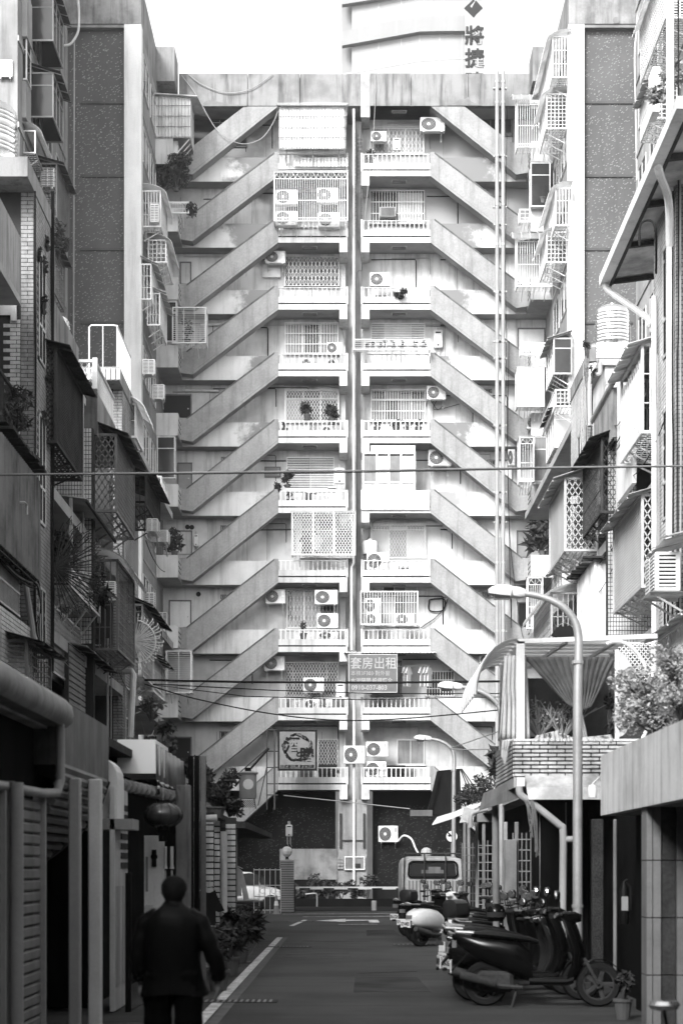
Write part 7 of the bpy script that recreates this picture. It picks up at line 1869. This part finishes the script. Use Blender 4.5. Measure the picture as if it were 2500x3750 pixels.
# pile of things: bins
# ---------------------------------------------------------------- scooters (local: forward +x, origin on the ground under the middle)
def scooter_proto(kind, bodym, label):
    t = thing('scooter', label, 'scooter', (0,0,0), 0, 'scooters parked in a row on the right')
    R_ = .255 if kind != 'retro' else .235
    def wheel(x, par):
        b = MB(); n = 22; vs = []
        prof = [(R_-.075,-.045),(R_-.02,-.052),(R_,-.02),(R_,.02),(R_-.02,.052),(R_-.075,.045)]
        b.lathe(prof+[prof[0]],(x,0,R_),n,'y',caps=False); o = b.build('tyre', M['rubber'], par, smooth=1)
        b = MB(); b.lathe([(R_-.076,-.03),(R_-.076,.03),(R_-.09,.03),(R_-.09,-.03),(R_-.076,-.03)],(x,0,R_),18,'y',caps=False); b.lathe([(.05,-.05),(.05,.05)],(x,0,R_),10,'y')
        for k in range(5):
            a = k*2*PI/5; b.bar((x+.04*math.cos(a),0,R_+.04*math.sin(a)),(x+(R_-.07)*math.cos(a),0,R_+(R_-.07)*math.sin(a)),.03,.05)
        b.build('rim', M['steeld'], o)
    wheel(-.62, t); wheel(.66, t)
    B = M[bodym] if isinstance(bodym,str) else bodym
    b = MB()
    if kind == 'retro': secs = [(-.92,0,.06,.52,.60),(-.86,0,.15,.42,.70),(-.7,0,.21,.36,.76),(-.45,0,.22,.34,.76),(-.22,0,.18,.3,.72),(-.05,0,.13,.28,.62)]
    else: secs = [(-1.0,0,.03,.76,.82),(-.9,0,.09,.66,.83),(-.7,0,.14,.52,.80),(-.45,0,.16,.42,.78),(-.25,0,.15,.32,.75),(-.08,0,.12,.27,.6)]
    loft(b,secs,14); b.build('rear_body', B, t, smooth=1)
    b = MB(); loft(b,[(-.12,0,.14,.24,.34),(.1,0,.15,.24,.33),(.3,0,.15,.24,.33),(.38,0,.13,.26,.36)],10); b.build('floorboard', M['black'] if kind!='retro' else B, t, smooth=1)
    b = MB(); P_ = [(.3,.3),(.42,.3),(.5,.5),(.44,.8),(.36,.95),(.3,.97),(.33,.8),(.38,.55)]
    vs=[]; 
    loft(b,[(z_,0,w_,0,0) for z_,w_ in ()],4) if False else None
    b2 = MB(); n=14
    rings=[(.30,.36,.12,.05),(.45,.43,.17,.06),(.62,.45,.19,.07),(.78,.40,.19,.07),(.92,.35,.15,.07),(1.0,.31,.10,.06)]
    for (z,x,hw,hd) in rings:
        for k in range(n): a=2*PI*k/n; vs.append((x+hd*math.cos(a)-.02*abs(math.sin(a))**2*3,hw*math.sin(a),z))
    fs=[(i*n+k,i*n+(k+1)%n,(i+1)*n+(k+1)%n,(i+1)*n+k) for i in range(len(rings)-1) for k in range(n)]+[tuple(reversed(range(n))),tuple(range((len(rings)-1)*n,len(rings)*n))]
    b2.add(vs,fs); b2.build('front_shield', B, t, smooth=1)
    b = MB(); loft(b,[(-.78,0,.09,.80,.84),(-.6,0,.15,.77,.86),(-.35,0,.15,.75,.83),(-.12,0,.12,.72,.79),(-.02,0,.07,.70,.75)],12); b.build('seat', M['black'], t, smooth=1)
    b = MB(); loft(b,[(.18,0,.06,.98,1.05),(.28,0,.12,.95,1.08),(.4,0,.1,.94,1.07),(.47,0,.05,.96,1.04)],12); b.build('handlebar_cover', B, t, smooth=1)
    b = MB(); b.tube([(.16,-.33,1.02),(.2,-.2,1.04),(.28,0,1.03),(.2,.2,1.04),(.16,.33,1.02)],.014,6); b.build('handlebar', M['steelg'], t, smooth=1)
    for sy in (-1,1):
        b = MB(); b.tube([(.16,sy*.22,1.02),(.12,sy*.35,1.02)],.022,8); b.build('grip', M['rubber'], t)
        b = MB(); b.tube([(.22,sy*.2,1.04),(.22,sy*.24,1.18),(.2,sy*.3,1.24)],.008,5); o = b.build('mirror', M['black'], t)
        b = MB(); loft(b,[(.185,sy*.33,.02,1.24,1.26),(.19,sy*.33,.085,1.195,1.305),(.205,sy*.33,.09,1.19,1.31),(.225,sy*.33,.06,1.21,1.29)],12); b.build('mirror_housing', M['gloss'], o, smooth=1)
        b = MB(); loft(b,[(.172,sy*.33,.078,1.205,1.3),(.186,sy*.33,.082,1.2,1.303)],12); b.build('mirror_glass', M['inox'], o)
        b = MB(); b.tube([(.66,sy*.06,R_),(.5,sy*.06,.55)],.02,6); b.build('fork', M['steeld'], t)
    b = MB()
    vs=[];m=10
    for k in range(m+1):
        a = PI*.1+PI*.75*k/m
        for y in (-.065,.065): vs.append((.66+(R_+.03)*math.cos(a),y,R_+(R_+.03)*math.sin(a)))
    b.add(vs,[(2*k,2*k+1,2*k+3,2*k+2) for k in range(m)]); o = b.build('front_fender', B, t, smooth=1); md=o.modifiers.new('t','SOLIDIFY'); md.thickness=.01
    b = MB(); b.lathe([(.02,-.03),(.06,-.0),(.065,.02)],(.45,0,.72),14,'x') ; b.build('headlight', M['glass'], t)
    b = MB(); b.box(-.93 if kind=='retro' else -1.0,-.07,.66 if kind!='retro' else .55,-.90 if kind=='retro' else -.95,.07,.74 if kind!='retro' else .62); b.build('tail_light', M['glass2'], t)
    b = MB(); b.bar((-.8,0,.62),(-1.04,0,.36),.12,.02,up=(1,0,0)) ; b.build('rear_fender', M['black'], t)
    b = MB(); b.box(-1.02,-.13,.38,-1.005,.13,.52); b.tf(None); o = b.build('number_plate', M['white'], t)
    b = MB(); b.tube([(-.2,-.16,.22),(-.45,-.17,.24),(-.5,-.17,.26)],.025,6); b.tube([(-.5,-.17,.26),(-.9,-.17,.36)],.055,10); b.build('exhaust', M['steeld'], t, smooth=1)
    b = MB(); b.tube([(-.95,-.1,.84),(-.97,0,.87),(-.95,.1,.84),(-.75,.13,.83)],.014,6); b.tube([(-.95,-.1,.84),(-.75,-.13,.83)],.014,6); b.build('grab_rail', M['galv'], t)
    b = MB(); b.tube([(-.25,.1,.25),(-.32,.18,.0)],.014,6); b.tube([(-.25,-.1,.25),(-.32,-.18,.0)],.014,6); b.build('stand', M['steeld'], t)
    b = MB(); b.cbox(-.72,-.09,.16,-.3,.09,.4,.04); b.build('engine', M['steeld'], t)
    return t
SB = scooter_proto('sport', 'gloss', 'black scooter nearest the camera at the lower right')
SR = scooter_proto('retro', gm('white_scooter_paint',.72,.15,.1,3,0,spec=.6), 'white and black retro scooter with rounded tail, half way along the row')
SK = scooter_proto('retro', gm('black_retro_paint',.006,.25,.1,3,0,spec=.2), 'black rounded scooter')
SG = scooter_proto('sport', gm('grey_scooter_paint',.03,.2,.1,3,0,spec=.6), 'grey scooter')
def plate(o, txt, dy=0):
    for ch in o.children:
        if ch.name.startswith('number_plate'):
            text_mesh(txt,.1,'black',ch,(-1.0215,.118,.42),(PI/2,0,-PI/2),ext=.001,sx=.62,offset=.002)
rows = [ # proto, x of the centre, Y, rotation, label, plate
 (SB,2.25,20.6,-6,'black scooter nearest the camera at the lower right','MZT-5082'),
 (SB,2.2,21.5,8,'black scooter second from the camera, tail beside the nearest one','NJH-7729'),
 (SG,2.2,22.3,15,'dark grey scooter third from the camera in the row','KLM-3165'),
 (SB,2.15,23.1,22,'black scooter fourth from the camera in the row','295-NVB'),
 (SG,2.2,24.0,24,'dark grey scooter fifth from the camera in the row','NLF-3880'),
 (SB,2.2,24.9,30,'black scooter sixth from the camera in the row',None),
 (SB,2.25,25.8,30,'black scooter seventh from the camera',None),
 (SG,2.35,26.8,33,'dark grey scooter eighth from the camera',None),
 (SB,2.4,27.9,33,'black scooter ninth from the camera',None),
 (SG,2.5,29.0,35,'dark grey scooter tenth from the camera',None),
 (SB,2.6,30.2,35,'black scooter eleventh from the camera',None),
 (SB,2.7,31.5,36,'black scooter twelfth from the camera, last before the gap',None),
 (SB,2.75,32.8,36,'black scooter in the gap behind the twelfth one',None),
 (SG,2.7,34.0,38,'dark grey scooter just before the white retro one',None),
 (SR,2.0,36.8,38,'white and black retro scooter with rounded tail, half way along the row','029-MEB'),
 (SB,2.85,35.0,38,'black scooter parked inside the white retro one',None),
 (SB,1.95,39.4,42,'black scooter just behind the white retro one','829-KYA'),
 (SG,2.45,41.2,42,'dark grey scooter in front of the van',None),
 (SB,1.95,42.2,45,'black scooter farthest along the row beside the van','826-CGH'),
]
for k,(pr,x,Y,a,l,pl) in enumerate(rows):
    if k in (1,5,8,11) : pr = SK
    s_ = rnd(.94,1.05); o = dup(pr,(x+rnd(-.06,.06),Y,0),R(a+rnd(-5,5) if k else a),l.replace('black scooter','black rounded scooter') if pr is SK else l,scale=(s_,s_,s_*rnd(.97,1.04)))
    if pl:
        plate(o,pl)
for p in (SB,SR,SG,SK): PROTOS.append(p)
bm_ = gm('top_box_plastic',.02,.3,0,1,0,spec=.5)
for k,(x,Y,a,l) in enumerate(((2.0,39.6,42,'black top case on the scooter behind the white one'),(2.35,26.8,30,'black top case on the eighth scooter from the camera'))):
    t = thing('top_case',l,'top case',(x-.82*math.cos(R(a)),Y-.82*math.sin(R(a)),.86),R(a)); b = MB(); loft(b,[(-.18,0,.1,0,.22),(-.12,0,.19,0,.28),(.1,0,.19,0,.28),(.17,0,.12,0,.22)],12); b.build('case', bm_, t, smooth=1)
# helmets on the seats
for k,(x,Y,l) in enumerate(((2.35,41.0,'black helmet resting on the grey scooter in front of the van'),(2.6,31.4,'dark helmet resting on the twelfth scooter'),(2.1,24.85,'dark helmet on the sixth scooter'))):
    t = thing('helmet',l,'helmet',(x,Y,.86)); b = MB(); b.lathe([(.1,0),(.13,.05),(.14,.12),(.11,.2),(.05,.245),(.005,.25)],(0,0,0),18); b.build('shell', M['gloss'], t, smooth=1)
    b = MB(); b.lathe([(.143,.06),(.144,.13)],(0,0,0),18); b.build('visor', M['glass'], t, smooth=1)
# bicycle wheels etc. behind the near scooters
# ---------------------------------------------------------------- van seen from behind
YV = 46.4; vx = at(1584,0,YV).x
t = thing('van','pale pickup van with ribbed tailgate and a black roof rack, seen from behind','van',(vx,YV,0))
vp = gm('van_paint',.5,.3,.25,2,.2,spec=.5)
def ring_box(b, hw, z0, z1, y, r=.08, taper=.0): pass
b = MB(); loft(b,[(0,0,.80,.42,1.86),(.06,0,.83,.4,1.9),(1.6,0,.83,.4,1.93),(2.9,0,.82,.4,1.93),(3.2,0,.78,.42,1.5)],20,axis='y',p=7); b.build('body', vp, t, smooth=1)
b = MB(); b.box(-.60,-.02,1.28,.60,.01,1.66) ; P_=[(-.6,1.43),(-.56,1.4),(.56,1.4),(.6,1.43),(.58,1.70),(.52,1.74),(-.52,1.74),(-.58,1.70)]
b = MB(); b.prism(P_,'y',-.022,.01); b.build('rear_window', M['glass'], t)
b = MB(); b.box(-.3,-.026,1.47,.28,-.0225,1.56); b.box(-.12,-.026,1.56,.2,-.0225,1.64); b.build('painted_reflection', M['glass2'], t)  # paler patches paint the rear window's reflection and lighter interior
b = MB(); b.box(-.17,-.06,.44,.17,-.052,.56); b.build('number_plate', M['white'], t)
b = MB(); Q_=[(-.64,1.42),(-.58,1.37),(.58,1.37),(.64,1.42),(.62,1.72),(.54,1.78),(-.54,1.78),(-.62,1.72)]
for i in range(8):
    a,c = Q_[i],Q_[(i+1)%8]; b.bar((a[0],-.03,a[1]),(c[0],-.03,c[1]),.05,.03,up=(0,1,0))
b.build('window_seal', M['black'], t)
for k in range(15):
    b = MB(); x = -.66+k*.0945; b.box(x-.022,-.04,.62,x+.022,.0,1.3); b.build('tailgate_rib', vp, t)
b = MB()
for k in range(14): x = -.66+(k+.5)*.0945; b.box(x-.024,-.012,.64,x+.024,-.002,1.28)
b.build('groove', M['stain'], t)
b = MB(); b.box(-.75,-.05,.42,.75,.0,.58); b.build('bumper', M['black'], t)
for sx in (-1,1): b = MB(); b.box(sx*.76-.05,-.03,.75,sx*.76+.05,.0,1.1); b.build('tail_lamp', M['glass2'], t)
for sx in (-1,1):
    for y in (.5,2.4): b = MB(); b.lathe([(.26,-.08),(.27,0),(.26,.08)],(sx*.72,y,.27),18,'x'); b.build('wheel', M['rubber'], t, smooth=1)
b = MB(); b.tube([(-.78,-.05,.5),(-.74,-.05,1.98),(.74,-.05,1.98),(.8,-.05,.5)],.02,6); b.tube([(-.22,-.07,.6),(-.22,-.07,1.98)],.02,6); b.tube([(.33,-.07,.6),(.33,-.07,1.98)],.02,6)
b.tube([(-.72,-.05,1.98),(-.72,2.8,2.02)],.02,6); b.tube([(.72,-.05,1.98),(.72,2.8,2.02)],.02,6)
for k in range(4): b.tube([(-.72,.6+k*.7,2.0),(.72,.6+k*.7,2.0)],.015,6)
b.build('roof_rack', M['steeld'], t)
# white hatchback behind the gate
t = thing('parked_car','white hatchback nose peeking out behind the gate','car',(at(955,0,69).x,68.2,0),R(0))
cp = gm('white_car_paint',.75,.2,.1,2,0,spec=.6)
b = MB(); loft(b,[(-.6,0,.75,.35,1.25),(-.5,0,.8,.3,1.4),(.3,0,.82,.3,1.5),(.9,0,.8,.3,1.45),(1.25,0,.78,.3,.95),(1.8,0,.76,.32,.85),(2.1,0,.66,.36,.7)],16,axis='x',p=4.5); o=b.build('body', cp, t, smooth=1); o.location=(-1.2,0,0)
b = MB(); b.prism([(.0,.95),(-.95,.98),(-.85,1.38),(-.35,1.42),(.0,1.36)],'y',-.84,-.8); b.build('side_window', M['glass'], t)
b = MB(); b.prism([(.06,.95),(.38,.93),(.1,1.34)],'y',-.84,-.79); b.build('windscreen', M['glass'], t)
for x in (-1.4,.45): b = MB(); b.lathe([(.28,-.1),(.3,0),(.28,.1)],(x,-.72,.3),18,'y'); b.build('wheel', M['rubber'], t, smooth=1)
b = MB(); b.lathe([(.05,-.03),(.09,.0)],(.75,-.66,.7),12,'y'); b.build('headlight', M['frost'], t)
# ---------------------------------------------------------------- man walking away (local: faces +y, origin between the feet)
def skin_mesh(name, joints, edges, radii, mat, parent, root=0, sub=2, flat=None):
    me = bpy.data.meshes.new(name); me.from_pydata([tuple(j) for j in joints], edges, []); me.materials.append(mat)
    o = bpy.data.objects.new(name, me); C.objects.link(o); o.parent = parent
    md = o.modifiers.new('skin','SKIN'); md.use_smooth_shade = True
    for i, r in enumerate(radii):
        v = me.skin_vertices[0].data[i]; v.radius = r if isinstance(r,(tuple,list)) else (r,r)
    me.skin_vertices[0].data[root].use_root = True
    s = o.modifiers.new('sub','SUBSURF'); s.levels = sub; s.render_levels = sub
    return o
px_, Yp = 633, 12.75
man = thing('person','man in a dark padded jacket walking away, cut off at the knees','person',(at(px_,0,Yp).x,Yp,0),R(-2))
Hh = 1.0
J = [(0,0,.93),(0,0,1.05),(0,.01,1.2),(0,.03,1.34),(0,.04,1.42),(0,.05,1.475),(0,.07,1.56),(0,.08,1.60),       # 0-7 pelvis..head
     (-.1,0,.88),(-.11,.03,.48),(-.11,-.0,.09),(-.12,.14,.03),     # left leg 8-11
     (.1,0,.88),(.12,-.02,.48),(.12,-.1,.1),(.13,.03,.03),     # right leg 12-15
     (-.15,.03,1.33),(-.235,-.01,1.12),(-.255,.02,.9),(-.255,.05,.82),   # left arm 16-19
     (.15,.03,1.33),(.265,.0,1.12),(.33,.05,.9),(.345,.07,.82)]   # right arm 20-23
E = [(0,1),(1,2),(2,3),(3,4),(4,5),(5,6),(6,7),(0,8),(8,9),(9,10),(10,11),(0,12),(12,13),(13,14),(14,15),(3,16),(16,17),(17,18),(18,19),(3,20),(20,21),(21,22),(22,23)]
_=0
Rr = [(.15,.12),(.14,.11),(.15,.12),(.15,.11),(.075,.07),(.055,.055),(.078,.092),(.07,.085),(.09,.09),(.06,.06),(.045,.045),(.04,.03),(.09,.09),(.06,.06),(.045,.045),(.04,.03),(.05,.05),(.042,.042),(.032,.032),(.03,.02),(.05,.05),(.048,.048),(.032,.032),(.03,.02)]
for side, w in ((-1,19),(1,23)):       # fingers
    x,y,z = J[w]
    for k,(dx,l) in enumerate(((-.022,.065),(-.008,.078),(.008,.072),(.022,.058))):
        i = len(J); J.append((x+dx*.3,y+dx,z-.045)); J.append((x+dx*.3-side*.008,y+dx,z-.045-l*.55)); J.append((x+dx*.3-side*.022,y+dx,z-.045-l)); E += [(w,i),(i,i+1),(i+1,i+2)]; Rr += [(.0105,.0105),(.0095,.0095),(.008,.008)]
    i = len(J); J.append((x-side*.012,y+.038,z-.012)); J.append((x-side*.02,y+.05,z-.05)); E += [(w,i),(i,i+1)]; Rr += [(.012,.012),(.009,.009)]
body = skin_mesh('body', J, E, Rr, M['skin'], man)
# head details
b = MB(); b.lathe([(.035,-.045),(.1-.012,0),(.089,.05),(.07,.1),(.02,.135),(.003,.138)],(0,.055,1.555),18)
b = MB(); n=18; vs=[]; rings=[(1.475,.055,.062,.075),(1.515,.058,.086,.095),(1.56,.065,.1,.105),(1.605,.07,.099,.105),(1.64,.07,.08,.09),(1.665,.07,.045,.06),(1.674,.07,.01,.015)]
for (z,cy,rx,ry) in rings:
    for k in range(n): a=2*PI*k/n; vs.append((rx*math.cos(a),cy+ry*math.sin(a),z))
b.add(vs,[(i*n+k,i*n+(k+1)%n,(i+1)*n+(k+1)%n,(i+1)*n+k) for i in range(len(rings)-1) for k in range(n)]+[tuple(reversed(range(n))),tuple(range((len(rings)-1)*n,len(rings)*n))])
b.build('hair', gm('grey_cropped_hair',.015,.6,.3,20,0,fine=.4,bs=90), man, smooth=1)
for sx in (-1,1):
    b = MB(); b.lathe([(.004,-.012),(.02,-.008),(.026,.004),(.02,.01),(.004,.012)],(sx*.088,.075,1.545),10,'x'); b.build('ear', M['skin'], man, smooth=1)
b = MB(); b.lathe([(.012,0),(.02,.02),(.008,.06)],(0,.165,1.53),8); b.build('nose', M['skin'], man, smooth=1)
# jacket: torso shell with creases, sleeves, collar
jm = gm('dark_jacket_cloth',.004,.5,.2,3,0,spec=.09,bump=.3,bs=25)
b = MB(); n=28; vs=[]
rings=[(.745,.265,.19),(.80,.25,.185),(.90,.225,.17),(1.02,.215,.165),(1.15,.22,.165),(1.26,.225,.16),(1.34,.215,.15),(1.39,.17,.13),(1.43,.1,.1),(1.455,.075,.08)]
for j,(z,rx,ry) in enumerate(rings):
    for k in range(n):
        a=2*PI*k/n; q = 1+.03*math.sin(a*5+j*1.7)+.02*math.sin(a*9-j)
        c,s_=math.cos(a),math.sin(a); u=math.copysign(abs(c)**.75,c); w=math.copysign(abs(s_)**.9,s_)
        vs.append((rx*u*q,.02+ry*w*q+(.02 if j<3 else 0),z+.012*math.sin(a*3+j)))
b.add(vs,[(i*n+k,i*n+(k+1)%n,(i+1)*n+(k+1)%n,(i+1)*n+k) for i in range(len(rings)-1) for k in range(n)]+[tuple(range((len(rings)-1)*n,len(rings)*n))])
b.build('jacket', jm, man, smooth=2)
for nm,pts in (('sleeve',[(-.12,.02,1.345),(-.205,.02,1.3),(-.25,-.0,1.14),(-.262,.0,1.0),(-.258,.03,.9),(-.258,.04,.865)]),('sleeve',[(.12,.02,1.345),(.205,.02,1.3),(.275,.0,1.14),(.335,.02,1.0),(.345,.05,.9),(.35,.06,.865)])):
    b = MB(); pp = spline(pts,4); rr = [.082-.03*(i/len(pp))+.006*math.sin(i*1.9) for i in range(len(pp))]; b.tube(pp,rr,14); b.build(nm, jm, man, smooth=2)
b = MB(); b.lathe([(.1,0),(.078,.03),(.07,.05),(.06,.045)],(0,.045,1.425),18); b.build('collar', jm, man, smooth=1)
b = MB()
for sx,pts in ((-1,[(-.09,.0,.93),(-.115,.02,.7),(-.12,.03,.48),(-.12,.0,.25),(-.12,-.01,.07)]),(1,[(.09,0,.93),(.12,-.01,.7),(.125,-.02,.48),(.125,-.07,.25),(.125,-.1,.09)])):
    pp = spline(pts,4); b.tube(pp,[.125-.045*i/len(pp)+.005*math.sin(i*2) for i in range(len(pp))],14)
b.build('trousers', gm('black_trouser_cloth',.004,.8,.2,3,0,spec=.03), man, smooth=2)
for (x,y) in ((-.12,.05),(.13,-.06)):
    b = MB(); loft(b,[(y-.1,x,.04,0,.08),(y-.02,x,.05,0,.1),(y+.1,x,.05,0,.07),(y+.17,x,.035,0,.05)],10,axis='y'); b.build('shoe', M['black'], man, smooth=1)
# person in white washing on the ninth left outer landing
p = at(757,2470,YB-.35)
w2 = thing('person','person in a white shirt hanging washing on the ninth left landing','person',(p.x,YB-.45,UZ[8]-2.99+.13),R(200))
J = [(0,0,.9),(0,.02,1.15),(0,.03,1.35),(0,.04,1.48),(0,.05,1.6),(-.09,0,.85),(-.1,.0,.45),(-.1,0,.06),(.09,0,.85),(.1,0,.45),(.1,0,.06),(-.18,.03,1.35),(-.28,.2,1.4),(-.2,.35,1.6),(.18,.03,1.35),(.26,.2,1.35),(.18,.35,1.55)]
E = [(0,1),(1,2),(2,3),(3,4),(0,5),(5,6),(6,7),(0,8),(8,9),(9,10),(2,11),(11,12),(12,13),(2,14),(14,15),(15,16)]
skin_mesh('body',J,E,[.13,.13,.13,.055,.09,.085,.06,.045,.085,.06,.045,.055,.04,.03,.055,.04,.03],M['skin'],w2,sub=1)
b = MB(); loft(b,[(0,0,0,0,0)],3) if False else None
b = MB(); b.lathe([(.2,.78),(.19,.95),(.18,1.15),(.19,1.3),(.12,1.42),(.07,1.45)],(0,.02,0),14); b.build('white_shirt', M['cloth'], w2, smooth=1)
b = MB(); b.lathe([(.06,-.08),(.1,-.0),(.1,.06),(.05,.11),(.005,.12)],(0,.04,1.6),12); b.build('hair', M['black'], w2, smooth=1)
b = MB(); b.lathe([(.14,.03),(.17,.5),(.2,.8)],(0,.0,0),12); b.build('trousers', M['clothd'], w2, smooth=1)
man.scale = (.93,.92,.925)
drop_protos()
# ---------------------------------------------------------------- haze over the court
hm = bpy.data.materials.new('haze'); hm.use_nodes = True; hn = hm.node_tree; hn.nodes.clear()
v = hn.nodes.new('ShaderNodeVolumePrincipled'); v.inputs['Density'].default_value = .0005; v.inputs['Color'].default_value = (.95,.95,.95,1); v.inputs['Anisotropy'].default_value = .3
o_ = hn.nodes.new('ShaderNodeOutputMaterial'); hn.links.new(v.outputs[0], o_.inputs['Volume'])
b = MB(); b.box(-420,-320,-1.3,420,620,78); setp(b.build('haze', hm), kind='stuff')
